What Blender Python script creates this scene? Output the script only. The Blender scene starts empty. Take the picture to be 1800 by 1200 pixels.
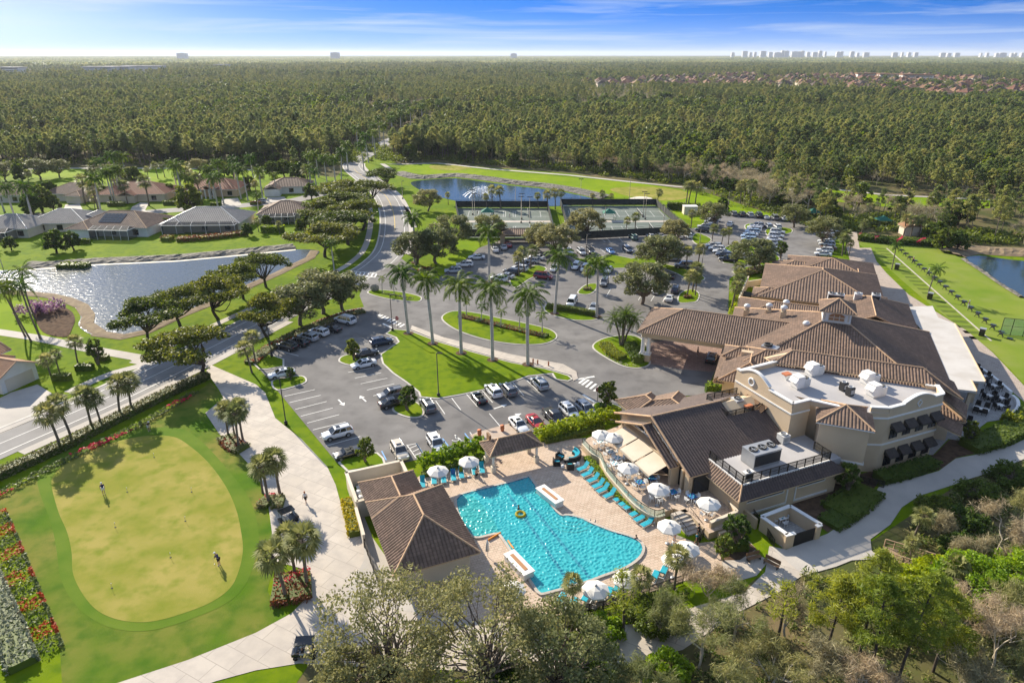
import bpy,bmesh,math,random
import numpy as np
from mathutils import Vector,Matrix
from mathutils.geometry import tessellate_polygon
random.seed(7);RNG=np.random.default_rng(11)
S=bpy.context.scene
COL=S.collection
R=math.radians
H=53.0;FPX=1200.0;TH=math.atan(505/1200.0)
CT,ST=math.cos(TH),math.sin(TH)
def P(x,y,z=0.0):
 """ground (height z) point seen at pixel x,y of the 1800x1200 photograph"""
 u=x-900.0;v=y-600.0
 t=(z-H)/(-FPX*ST-v*CT)
 return Vector((u*t,(FPX*CT-v*ST)*t,z))
MATS={}
def _new(name):
 m=bpy.data.materials.new(name);m.use_nodes=True
 nt=m.node_tree;b=nt.nodes['Principled BSDF']
 return m,nt,b
def N(nt,t,**kw):
 n=nt.nodes.new(t)
 for k,v in kw.items():
  if k in n.inputs:n.inputs[k].default_value=v
  else:setattr(n,k,v)
 return n
def rgba(c):return(c[0],c[1],c[2],1.0)
def mat(name,col,rough=0.7,col2=None,scale=1.0,bump=0.0,bscale=None,metal=0.0,spec=0.4,coords='pos',detail=4,contrast=(0.35,0.65),coat=0.0,col3=None,scale3=8.0,stretch=None,amt3=0.5):
 m,nt,b=_new(name)
 b.inputs['Roughness'].default_value=rough
 b.inputs['Metallic'].default_value=metal
 b.inputs['Specular IOR Level'].default_value=spec
 b.inputs['Coat Weight'].default_value=coat
 b.inputs['Base Color'].default_value=rgba(col)
 L=nt.links.new
 if col2 is not None or bump:
  if coords=='pos':g=N(nt,'ShaderNodeNewGeometry').outputs['Position']
  else:g=N(nt,'ShaderNodeTexCoord').outputs['Object']
  if stretch:
   mp=N(nt,'ShaderNodeMapping');mp.inputs['Scale'].default_value=stretch[:3]
   if len(stretch)>3:mp.inputs['Rotation'].default_value=(0,0,R(stretch[3]))
   L(g,mp.inputs['Vector']);g=mp.outputs['Vector']
 if col2 is not None:
  n=N(nt,'ShaderNodeTexNoise',Scale=scale,Detail=detail);L(g,n.inputs['Vector'])
  r=N(nt,'ShaderNodeValToRGB');r.color_ramp.elements[0].position=contrast[0];r.color_ramp.elements[1].position=contrast[1]
  r.color_ramp.elements[0].color=rgba(col);r.color_ramp.elements[1].color=rgba(col2)
  L(n.outputs['Fac'],r.inputs['Fac']);out=r.outputs['Color']
  if col3 is not None:
   n3=N(nt,'ShaderNodeTexNoise',Scale=scale3,Detail=3.0);L(g,n3.inputs['Vector'])
   r3=N(nt,'ShaderNodeValToRGB');r3.color_ramp.elements[0].position=.45;r3.color_ramp.elements[1].position=.7
   r3.color_ramp.elements[0].color=(0,0,0,1);r3.color_ramp.elements[1].color=(amt3,amt3,amt3,1)
   L(n3.outputs['Fac'],r3.inputs['Fac'])
   mx=N(nt,'ShaderNodeMix',data_type='RGBA');L(r3.outputs['Color'],mx.inputs['Factor']);L(out,mx.inputs['A']);mx.inputs['B'].default_value=rgba(col3)
   out=mx.outputs['Result']
  L(out,b.inputs['Base Color'])
 if bump:
  n2=N(nt,'ShaderNodeTexNoise',Scale=bscale or scale*4,Detail=5.0);L(g,n2.inputs['Vector'])
  bp=N(nt,'ShaderNodeBump',Strength=min(1.0,bump),Distance=0.05 if bump<=1 else 0.05*bump);L(n2.outputs['Fac'],bp.inputs['Height']);L(bp.outputs['Normal'],b.inputs['Normal'])
 MATS[name]=m
 return m
def leafmat(name,c1,c2,transl=0.35,rough=0.55,objvar=0.25,spec=0.25):
 m,nt,b=_new(name);L=nt.links.new
 g=N(nt,'ShaderNodeNewGeometry')
 r=N(nt,'ShaderNodeValToRGB');r.color_ramp.elements[0].color=rgba(c1);r.color_ramp.elements[1].color=rgba(c2)
 L(g.outputs['Random Per Island'],r.inputs['Fac'])
 oi=N(nt,'ShaderNodeObjectInfo')
 hs=N(nt,'ShaderNodeHueSaturation')
 ma=N(nt,'ShaderNodeMath',operation='MULTIPLY_ADD');L(oi.outputs['Random'],ma.inputs[0]);ma.inputs[1].default_value=objvar*2;ma.inputs[2].default_value=1-objvar
 mh=N(nt,'ShaderNodeMath',operation='MULTIPLY_ADD');L(oi.outputs['Random'],mh.inputs[0]);mh.inputs[1].default_value=-0.05*objvar/.25;mh.inputs[2].default_value=.5+.025*objvar/.25
 L(ma.outputs[0],hs.inputs['Value']);L(mh.outputs[0],hs.inputs['Hue']);L(r.outputs['Color'],hs.inputs['Color'])
 b.inputs['Roughness'].default_value=rough;b.inputs['Specular IOR Level'].default_value=spec
 L(hs.outputs['Color'],b.inputs['Base Color'])
 t=N(nt,'ShaderNodeBsdfTranslucent')
 hs2=N(nt,'ShaderNodeHueSaturation',Hue=0.485,Saturation=1.1,Value=1.5);L(hs.outputs['Color'],hs2.inputs['Color']);L(hs2.outputs['Color'],t.inputs['Color'])
 mx=N(nt,'ShaderNodeMixShader');mx.inputs[0].default_value=transl
 L(b.outputs[0],mx.inputs[1]);L(t.outputs[0],mx.inputs[2]);L(mx.outputs[0],nt.nodes['Material Output'].inputs[0])
 MATS[name]=m
 return m
def M_(n):return MATS[n]
class MB:
 def __init__(s,frame=None):
  s.v=[];s.f=[];s.m=[];s.uv={};s.fr=frame;s.mi=0;s.sm=set()
 def tr(s,p):
  if s.fr is None:return(p[0],p[1],p[2])
  ox,oy,a=s.fr;c,d=math.cos(R(a)),math.sin(R(a))
  return(ox+p[0]*c-p[1]*d,oy+p[0]*d+p[1]*c,p[2])
 def add(s,vs,fs,mi=None,smooth=False):
  b=len(s.v);s.v+=[s.tr(p)for p in vs]
  for f in fs:
   if smooth:s.sm.add(len(s.f))
   s.f.append([b+i for i in f]);s.m.append(s.mi if mi is None else mi)
 def box(s,x0,x1,y0,y1,z0,z1,mi=None):
  v=[(x0,y0,z0),(x1,y0,z0),(x1,y1,z0),(x0,y1,z0),(x0,y0,z1),(x1,y0,z1),(x1,y1,z1),(x0,y1,z1)]
  s.add(v,[(3,2,1,0),(4,5,6,7),(0,1,5,4),(1,2,6,5),(2,3,7,6),(3,0,4,7)],mi)
 def obox(s,c,sx,sy,z0,z1,a,mi=None,top=1.0):
  ca,sa=math.cos(R(a)),math.sin(R(a));v=[]
  for z,k in((z0,1.0),(z1,top)):
   for dx,dy in((-1,-1),(1,-1),(1,1),(-1,1)):
    X,Y=dx*sx/2*k,dy*sy/2*k
    v.append((c[0]+X*ca-Y*sa,c[1]+X*sa+Y*ca,z))
  s.add(v,[(3,2,1,0),(4,5,6,7),(0,1,5,4),(1,2,6,5),(2,3,7,6),(3,0,4,7)],mi)
 def wall(s,p,q,z0,z1,t,mi=None,z0b=None,z1b=None):
  dx,dy=q[0]-p[0],q[1]-p[1];l=math.hypot(dx,dy)or 1e-6;nx,ny=-dy/l*t/2,dx/l*t/2
  za=z0 if z0b is None else z0b;zb=z1 if z1b is None else z1b
  v=[(p[0]-nx,p[1]-ny,z0),(q[0]-nx,q[1]-ny,za),(q[0]+nx,q[1]+ny,za),(p[0]+nx,p[1]+ny,z0),(p[0]-nx,p[1]-ny,z1),(q[0]-nx,q[1]-ny,zb),(q[0]+nx,q[1]+ny,zb),(p[0]+nx,p[1]+ny,z1)]
  s.add(v,[(3,2,1,0),(4,5,6,7),(0,1,5,4),(1,2,6,5),(2,3,7,6),(3,0,4,7)],mi)
 def tube(s,pts,rad,n=8,mi=None,cap=True,smooth=True):
  pts=[Vector(p)for p in pts]
  if not hasattr(rad,'__len__'):rad=[rad]*len(pts)
  vs=[];fs=[]
  for i,p in enumerate(pts):
   d=(pts[min(i+1,len(pts)-1)]-pts[max(i-1,0)])
   if d.length<1e-9:d=Vector((0,0,1))
   d.normalize();a=d.orthogonal()if i==0 else(pa-d*pa.dot(d))
   if a.length<1e-6:a=d.orthogonal()
   a.normalize();pa=a;b=d.cross(a)
   for k in range(n):
    t=2*math.pi*k/n;vs.append(tuple(p+(a*math.cos(t)+b*math.sin(t))*rad[i]))
  for i in range(len(pts)-1):
   for k in range(n):fs.append((i*n+k,i*n+(k+1)%n,(i+1)*n+(k+1)%n,(i+1)*n+k))
  s.add(vs,fs,mi,smooth)
  if cap:
   s.add(vs[:n],[tuple(range(n))[::-1]],mi);s.add(vs[-n:],[tuple(range(n))],mi)
 def lathe(s,prof,c=(0,0,0),n=12,mi=None,smooth=True):
  vs=[];fs=[]
  for r,z in prof:
   for k in range(n):
    t=2*math.pi*k/n;vs.append((c[0]+r*math.cos(t),c[1]+r*math.sin(t),c[2]+z))
  for i in range(len(prof)-1):
   for k in range(n):fs.append((i*n+k,i*n+(k+1)%n,(i+1)*n+(k+1)%n,(i+1)*n+k))
  fs.append(tuple(range(n))[::-1]);fs.append(tuple((len(prof)-1)*n+k for k in range(n)))
  s.add(vs,fs,mi,smooth)
 def prism(s,pts,z0,z1,mi=None,top_mi=None,side_mi=None):
  n=len(pts);area=sum(pts[i][0]*pts[(i+1)%n][1]-pts[(i+1)%n][0]*pts[i][1]for i in range(n))
  if area<0:pts=pts[::-1]
  v=[(p[0],p[1],z0)for p in pts]+[(p[0],p[1],z1)for p in pts]
  tri=tessellate_polygon([[Vector((p[0],p[1],0))for p in pts]])
  top=[]
  for t in tri:
   a,b,c=(pts[i]for i in t);cr=(b[0]-a[0])*(c[1]-a[1])-(b[1]-a[1])*(c[0]-a[0])
   top.append(tuple(n+i for i in(t if cr>0 else t[::-1])))
  s.add(v,top,top_mi if top_mi is not None else mi)
  s.add(v,[(i,(i+1)%n,n+(i+1)%n,n+i)for i in range(n)],side_mi if side_mi is not None else mi)
 def build(s,name,mats,parent=None,kind=None,local=False):
  me=bpy.data.meshes.new(name)
  off=Vector((0,0,0))
  if parent is not None and not local:
   q=parent
   while q is not None:off+=q.location;q=q.parent
  vs=s.v if off.length==0 else[(p[0]-off.x,p[1]-off.y,p[2]-off.z)for p in s.v]
  me.from_pydata(vs,[],s.f)
  if not isinstance(mats,(list,tuple)):mats=[mats]
  for m in mats:me.materials.append(M_(m)if isinstance(m,str)else m)
  if len(mats)>1:me.polygons.foreach_set('material_index',s.m)
  if s.sm:
   fl=np.zeros(len(s.f),bool);fl[list(s.sm)]=True;me.polygons.foreach_set('use_smooth',fl)
  if s.uv:
   ul=me.uv_layers.new(name='UVMap')
   for i,uvs in s.uv.items():
    st=me.polygons[i].loop_start
    for k,w in enumerate(uvs):ul.data[st+k].uv=w
  me.update()
  o=bpy.data.objects.new(name,me);COL.objects.link(o)
  if parent is not None:o.parent=parent
  if kind:o['kind']=kind
  return o
def tag(o,label,cat,group=None,kind=None):
 o['label']=label;o['category']=cat
 if group:o['group']=group
 if kind:o['kind']=kind
 return o
def thing(name,label,cat,loc=(0,0,0),rz=0.0,group=None):
 o=bpy.data.objects.new(name,None);COL.objects.link(o);o.empty_display_size=.2
 o.location=loc;o.rotation_euler=(0,0,rz)
 return tag(o,label,cat,group)
def clone(root,loc,rz=0.0,sc=1.0,label=None,group=None,tilt=None):
 r=root.copy();COL.objects.link(r);r.location=loc
 r.rotation_euler=(tilt[0],tilt[1],rz)if tilt else(0,0,rz)
 r.scale=sc if hasattr(sc,'__len__')else(sc,sc,sc)
 if label:r['label']=label
 if group:r['group']=group
 for ch in root.children:
  c=ch.copy();COL.objects.link(c);c.parent=r
  for g in ch.children:
   d=g.copy();COL.objects.link(d);d.parent=c
 return r
class Proto:
 """first use moves the thing itself, later uses copy it with its parts"""
 def __init__(s,root):s.root=root;s.used=False
 def place(s,loc,rz=0.0,sc=1.0,label=None,group=None,tilt=None):
  if s.used:return clone(s.root,loc,rz,sc,label,group,tilt)
  s.used=True;r=s.root;r.location=loc;r.rotation_euler=(tilt[0],tilt[1],rz)if tilt else(0,0,rz)
  r.scale=sc if hasattr(sc,'__len__')else(sc,sc,sc)
  if label:r['label']=label
  if group:r['group']=group
  return r
def smooth_poly(pts,k=4,closed=True):
 out=[];n=len(pts)
 rng=range(n if closed else n-1)
 for i in rng:
  if closed:p0,p1,p2,p3=pts[i-1],pts[i],pts[(i+1)%n],pts[(i+2)%n]
  else:p0,p1,p2,p3=pts[max(i-1,0)],pts[i],pts[i+1],pts[min(i+2,n-1)]
  for j in range(k):
   t=j/k
   out.append(tuple(.5*(2*b+(c-a)*t+(2*a-5*b+4*c-d)*t*t+(3*b-a-3*c+d)*t**3)for a,b,c,d in zip(p0[:2],p1[:2],p2[:2],p3[:2])))
 if not closed:out.append(tuple(pts[-1][:2]))
 return out
def W(px,z=0.0):return[tuple(P(x,y,z)[:2])for x,y in px]
def sheet(name,pts,z,m,kind='structure',smooth=0,parent=None):
 """flat sheet; pts in world xy"""
 if smooth:pts=smooth_poly(pts,smooth)
 b=MB();n=len(pts)
 tri=tessellate_polygon([[Vector((p[0],p[1],0))for p in pts]]);fs=[]
 for t in tri:
  a,q,c=(pts[i]for i in t);cr=(q[0]-a[0])*(c[1]-a[1])-(q[1]-a[1])*(c[0]-a[0])
  fs.append(tuple(t)if cr>0 else tuple(t[::-1]))
 b.add([(p[0],p[1],z)for p in pts],fs)
 return b.build(name,m,parent,kind)
def ribbon_pts(line,w0,w1=None):
 """offset polyline both sides; returns polygon"""
 w1=w0 if w1 is None else w1;L=[];Rr=[]
 for i,p in enumerate(line):
  a=line[max(i-1,0)];b=line[min(i+1,len(line)-1)]
  dx,dy=b[0]-a[0],b[1]-a[1];l=math.hypot(dx,dy)or 1e-6
  nx,ny=-dy/l,dx/l
  L.append((p[0]+nx*w0,p[1]+ny*w0));Rr.append((p[0]-nx*w1,p[1]-ny*w1))
 return L,Rr
def ribbon(name,line,w0,w1,z,m,kind='structure',parent=None):
 L,Rr=ribbon_pts(line,w0,w1);b=MB();n=len(line)
 v=[(p[0],p[1],z)for p in L]+[(p[0],p[1],z)for p in Rr]
 b.add(v,[(i,n+i,n+i+1,i+1)for i in range(n-1)])
 return b.build(name,m,parent,kind)
def inset(pts,d):
 n=len(pts);area=sum(pts[i][0]*pts[(i+1)%n][1]-pts[(i+1)%n][0]*pts[i][1]for i in range(n))
 sg=1 if area>0 else-1;out=[]
 for i in range(n):
  a,p,b=pts[i-1],pts[i],pts[(i+1)%n]
  n1=Vector((-(p[1]-a[1]),p[0]-a[0]));n2=Vector((-(b[1]-p[1]),b[0]-p[0]))
  if n1.length>0:n1.normalize()
  if n2.length>0:n2.normalize()
  m=n1+n2
  if m.length<1e-6:m=n1
  m.normalize();k=d/max(.5,m.dot(n1))
  out.append((p[0]+sg*m.x*k,p[1]+sg*m.y*k))
 return out
def island(px,top='lawn',kerb=True,h=.16,sm=4,world=False):
 pts=px if world else W(px)
 if sm:pts=smooth_poly(pts,sm)
 b=MB();b.prism(pts,0.0,h,0)
 o=b.build('kerb',['kerb'],None,'structure')
 pi=inset(pts,.32)
 b=MB();b.prism(pi,0.0,h+.05,0);b.build('lawn',[top],None,'structure')
 return pi
mat('forest_floor',(.07,.08,.028),.95,(.17,.13,.07),.06,.6,.6,col3=(.07,.10,.02),scale3=.35,detail=8,spec=.05)
mat('lawn',(.105,.175,.003),.9,(.165,.225,.004),.10,.5,6.0,col3=(.05,.115,.004),scale3=.6,amt3=.6,spec=.05,detail=9)
mat('fairway',(.155,.245,.003),.9,(.21,.285,.004),.04,.3,3.0,col3=(.11,.20,.005),scale3=.25,spec=.05,detail=9)
mat('rough_turf',(.075,.15,.008),.92,(.20,.19,.04),.10,.6,5.0,col3=(.05,.12,.008),scale3=.5,amt3=.75,contrast=(.42,.66),spec=.05,detail=9)
mat('putting_turf',(.22,.225,.034),.92,(.33,.28,.075),.16,.35,8.0,col3=(.17,.205,.022),scale3=.5,amt3=.9,spec=.05,detail=9)
mat('collar_turf',(.075,.15,.010),.9,(.125,.185,.02),.2,.35,8.0,spec=.05,detail=9)
mat('range_turf',(.14,.215,.02),.92,(.20,.25,.035),.08,.35,5.0,col3=(.23,.25,.07),scale3=.22,amt3=.5,spec=.05,detail=9)
mat('mat_turf',(.09,.13,.02),.95,(.13,.17,.03),.8,spec=.05)
mat('asphalt',(.15,.143,.138),.9,(.21,.20,.19),.09,.35,14.0,col3=(.095,.09,.088),scale3=.33,amt3=.6,spec=.25)
mat('road_asphalt',(.21,.20,.19),.88,(.27,.26,.25),.06,.3,12.0,col3=(.17,.165,.16),scale3=.35,amt3=.5)
mat('concrete',(.39,.36,.32),.88,(.49,.45,.40),.10,.3,9.0,col3=(.36,.33,.30),scale3=.55,amt3=.5)
mat('kerb',(.46,.43,.38),.85,(.55,.52,.47),.8,.2,8.0)
mat('mulch',(.07,.045,.03),.95,(.13,.085,.055),1.2,.8,8.0,spec=.05)
mat('brown_bank',(.17,.12,.075),.95,(.24,.18,.10),.5,.6,5.0)
mat('rock_bank',(.22,.20,.165),.9,(.07,.065,.05),1.3,1.8,1.6,detail=3)
mat('sand_and_glint',(.75,.68,.55),.9,(.8,.74,.62),.5)
mat('white_line',(.78,.77,.73),.7,(.68,.67,.63),1.5)
mat('yellow_line',(.62,.42,.06),.7)
mat('blue_line',(.16,.36,.66),.7)
mat('stucco',(.55,.42,.275),.9,(.60,.465,.31),.35,.2,18.0)
mat('stucco_warm',(.50,.38,.24),.9,(.55,.43,.28),.35,.2,18.0)
mat('cream_wall',(.62,.54,.42),.9,(.68,.60,.48),.4,.15,14.0)
mat('white_trim',(.72,.70,.66),.6,(.80,.78,.74),.6)
mat('bronze',(.022,.018,.015),.45,metal=.3)
mat('dark_glass',(.012,.015,.02),.06,spec=.8)
mat('window_glass',(.02,.028,.035),.08,spec=.8)
mat('flat_roof',(.37,.355,.35),.8,(.45,.43,.42),.25,.1,6.0,col3=(.42,.40,.39),scale3=.7,amt3=.5)
mat('white_roof',(.50,.47,.43),.85,(.57,.54,.50),.15,.1,6.0,col3=(.41,.37,.32),scale3=.35,amt3=.5)
mat('grey_metal',(.36,.37,.38),.45,(.44,.45,.46),.6,metal=.5)
mat('light_metal',(.62,.62,.60),.5,(.7,.7,.68),.8,metal=.2)
mat('dark_grille',(.03,.03,.03),.6)
mat('terracotta_cap',(.48,.16,.07),.8)
mat('fascia',(.58,.43,.27),.8)
mat('ridge_tile',(.43,.27,.155),.8,(.56,.37,.22),2.5)
mat('orange_tile',(.40,.20,.09),.8)
mat('awning_canvas',(.62,.53,.42),.85,(.56,.47,.36),.6)
mat('brown_canvas',(.05,.04,.035),.85,(.07,.055,.045),2.0)
mat('teal_fabric',(.004,.30,.40),.75,(.01,.37,.46),3.0)
mat('white_plastic',(.78,.78,.76),.5)
mat('white_canvas',(.72,.69,.63),.8,(.66,.63,.58),.9)
mat('black_wicker',(.018,.017,.016),.6)
mat('wood',(.20,.11,.055),.7,(.28,.16,.08),2.0,.3,9.0)
mat('deck_board',(.30,.20,.12),.75,(.38,.27,.17),1.5,.3,7.0)
mat('bark',(.13,.10,.075),.95,(.22,.175,.135),3.0,.8,9.0,coords='obj')
mat('bark_dark',(.055,.042,.032),.95,(.10,.08,.06),3.0,.8,9.0,coords='obj')
mat('royal_trunk',(.40,.37,.33),.8,(.50,.47,.42),1.6,.2,6.0,coords='obj')
mat('palm_trunk',(.12,.095,.07),.95,(.21,.17,.13),3.0,.9,7.0,coords='obj')
mat('crownshaft',(.10,.22,.03),.5,(.14,.27,.04),2.0)
mat('pale_twig',(.36,.31,.23),.9,(.48,.42,.32),2.0,coords='obj')
mat('skin',(.48,.27,.18),.55)
mat('black_paint',(.012,.012,.013),.35,coat=.6)
mat('tyre',(.018,.018,.018),.85)
mat('rim',(.45,.45,.46),.3,metal=.7)
mat('car_glass',(.012,.015,.02),.04,spec=.9)
mat('head_lamp',(.75,.78,.8),.15,spec=.8)
mat('tail_lamp',(.35,.01,.01),.25)
mat('black_mesh',(.03,.035,.032),.9,(.045,.05,.045),1.0)
mat('court_green',(.105,.135,.115),.9,(.14,.165,.14),.2,col3=(.085,.11,.095),scale3=.4)
mat('green_canvas',(.01,.13,.085),.8)
mat('dumpster_green',(.01,.05,.035),.5)
mat('stone',(.40,.36,.31),.9,(.24,.215,.185),2.2,.8,4.0)
mat('pavement_stone',(.40,.31,.24),.85,(.47,.38,.30),.9)
mat('blue_cloth',(.03,.12,.32),.85)
mat('orange_mat',(.75,.28,.04),.6)
leafmat('leaf_umbrella',(.06,.09,.012),(.17,.195,.03),.4)
leafmat('leaf_oak',(.11,.125,.042),(.29,.295,.12),.4)
leafmat('leaf_pine',(.115,.15,.042),(.27,.31,.10),.45,objvar=.42)
leafmat('leaf_pine_bright',(.12,.16,.015),(.33,.37,.055),.45,objvar=.25)
leafmat('leaf_lime',(.16,.26,.01),(.36,.46,.03),.45)
leafmat('leaf_sabal',(.09,.11,.03),(.27,.285,.11),.35,rough=.6,spec=.15)
leafmat('leaf_royal',(.03,.072,.007),(.10,.165,.018),.4,rough=.6,spec=.15)
leafmat('leaf_areca',(.12,.21,.008),(.30,.40,.02),.45)
leafmat('leaf_shrub',(.05,.085,.012),(.15,.21,.03),.4)
leafmat('leaf_hedge',(.13,.13,.04),(.32,.28,.13),.3)
leafmat('leaf_silver',(.17,.19,.11),(.44,.44,.29),.25)
leafmat('leaf_yellow',(.22,.22,.01),(.46,.44,.02),.4)
leafmat('leaf_red',(.40,.012,.008),(.70,.04,.025),.3)
leafmat('leaf_bedmix',(.06,.10,.025),(.20,.23,.08),.3)
leafmat('leaf_purple',(.22,.08,.19),(.52,.30,.46),.3)
leafmat('leaf_cypress',(.20,.17,.09),(.44,.385,.23),.3)
leafmat('leaf_scrub',(.12,.14,.04),(.34,.345,.14),.4)
leafmat('leaf_croton',(.13,.02,.015),(.28,.14,.04),.3)
def tile_mat(name,c1,c2,c3):
 m,nt,b=_new(name);L=nt.links.new
 uv=N(nt,'ShaderNodeUVMap',uv_map='UVMap')
 br=N(nt,'ShaderNodeTexBrick');br.offset=0.0
 for k,v in dict(Scale=1.0).items():br.inputs[k].default_value=v
 br.inputs['Color1'].default_value=rgba(c1);br.inputs['Color2'].default_value=rgba(c2);br.inputs['Mortar'].default_value=rgba(tuple(x*.45 for x in c1))
 br.inputs['Mortar Size'].default_value=.035;br.inputs['Brick Width'].default_value=1.0;br.inputs['Row Height'].default_value=1.0
 L(uv.outputs[0],br.inputs['Vector'])
 g=N(nt,'ShaderNodeNewGeometry');n=N(nt,'ShaderNodeTexNoise',Scale=.28,Detail=5.0);L(g.outputs['Position'],n.inputs['Vector'])
 r=N(nt,'ShaderNodeValToRGB');r.color_ramp.elements[0].position=.42;r.color_ramp.elements[1].position=.68;L(n.outputs['Fac'],r.inputs['Fac'])
 mm=N(nt,'ShaderNodeMath',operation='MULTIPLY');L(r.outputs['Color'],mm.inputs[0]);mm.inputs[1].default_value=.55
 mx=N(nt,'ShaderNodeMix',data_type='RGBA');L(mm.outputs[0],mx.inputs['Factor']);L(br.outputs['Color'],mx.inputs['A']);mx.inputs['B'].default_value=rgba(c3)
 L(mx.outputs['Result'],b.inputs['Base Color']);b.inputs['Roughness'].default_value=.75;b.inputs['Specular IOR Level'].default_value=.3
 MATS[name]=m
tile_mat('roof_tile',(.165,.108,.074),(.26,.17,.12),(.11,.077,.058))
tile_mat('roof_tile_dark',(.085,.062,.055),(.125,.09,.075),(.075,.055,.05))
tile_mat('roof_tile_grey',(.27,.25,.225),(.34,.31,.275),(.22,.20,.185))
tile_mat('roof_tile_red',(.30,.125,.07),(.38,.17,.10),(.24,.11,.07))
tile_mat('roof_tile_orange',(.44,.24,.13),(.52,.30,.17),(.36,.20,.12))
def paver_mat(name,c1,c2,c3,scale,ang=23,mort=.4,ms=.018):
 m,nt,b=_new(name);L=nt.links.new
 g=N(nt,'ShaderNodeNewGeometry');mp=N(nt,'ShaderNodeMapping');mp.inputs['Rotation'].default_value=(0,0,R(-ang));L(g.outputs['Position'],mp.inputs['Vector'])
 br=N(nt,'ShaderNodeTexBrick',Scale=scale);br.inputs['Color1'].default_value=rgba(c1);br.inputs['Color2'].default_value=rgba(c2);br.inputs['Mortar'].default_value=rgba(tuple(x*mort for x in c1))
 br.inputs['Mortar Size'].default_value=ms;br.inputs['Brick Width'].default_value=.5;br.inputs['Row Height'].default_value=.33
 L(mp.outputs[0],br.inputs['Vector'])
 n=N(nt,'ShaderNodeTexNoise',Scale=.6,Detail=6.0);L(g.outputs['Position'],n.inputs['Vector'])
 r=N(nt,'ShaderNodeValToRGB');r.color_ramp.elements[0].position=.4;r.color_ramp.elements[1].position=.65;L(n.outputs['Fac'],r.inputs['Fac'])
 mm=N(nt,'ShaderNodeMath',operation='MULTIPLY');L(r.outputs['Color'],mm.inputs[0]);mm.inputs[1].default_value=.6
 mx=N(nt,'ShaderNodeMix',data_type='RGBA');L(mm.outputs[0],mx.inputs['Factor']);L(br.outputs['Color'],mx.inputs['A']);mx.inputs['B'].default_value=rgba(c3)
 L(mx.outputs['Result'],b.inputs['Base Color']);b.inputs['Roughness'].default_value=.85
 MATS[name]=m
paver_mat('deck_paver',(.46,.34,.245),(.57,.45,.34),(.55,.42,.32),.9)
paver_mat('drive_paver',(.24,.15,.12),(.34,.23,.185),(.27,.18,.145),1.1)
paver_mat('path_paver',(.36,.29,.235),(.46,.38,.31),(.42,.34,.27),.9,-30)
paver_mat('pale_concrete',(.46,.405,.34),(.52,.46,.39),(.355,.315,.275),.16,-28,.72,.006)
paver_mat('grey_paver',(.30,.29,.28),(.40,.39,.37),(.34,.33,.32),1.0)
def water_mat(name,col,scale,strength,rough,spec=.6,mixt=None):
 m,nt,b=_new(name);L=nt.links.new
 b.inputs['Base Color'].default_value=rgba(col);b.inputs['Roughness'].default_value=rough;b.inputs['Specular IOR Level'].default_value=spec;b.inputs['IOR'].default_value=1.33
 g=N(nt,'ShaderNodeNewGeometry')
 n1=N(nt,'ShaderNodeTexNoise',Scale=scale,Detail=4.0,Distortion=.6);L(g.outputs['Position'],n1.inputs['Vector'])
 bp=N(nt,'ShaderNodeBump',Strength=strength,Distance=.25);L(n1.outputs['Fac'],bp.inputs['Height']);L(bp.outputs[0],b.inputs['Normal'])
 MATS[name]=m
water_mat('lake_water',(.08,.09,.085),.9,.31,.125,.8)
water_mat('pond_water',(.02,.045,.06),.8,.12,.06,.8)
def pool_water():
 m,nt,b=_new('pool_water');L=nt.links.new
 b.inputs['Base Color'].default_value=(.10,.58,.61,1);b.inputs['Roughness'].default_value=.2;b.inputs['Specular IOR Level'].default_value=.7
 t=N(nt,'ShaderNodeBsdfTransparent');t.inputs[0].default_value=(.25,.95,.98,1)
 mx=N(nt,'ShaderNodeMixShader');mx.inputs[0].default_value=.48
 L(t.outputs[0],mx.inputs[1]);L(b.outputs[0],mx.inputs[2]);L(mx.outputs[0],nt.nodes['Material Output'].inputs[0])
 MATS['pool_water']=m
pool_water()
mat('pool_floor',(.03,.36,.43),.7,(.08,.47,.52),.25)
mat('pool_line',(.0,.03,.22),.6)
mat('spray',(.85,.88,.9),.6)
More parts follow.
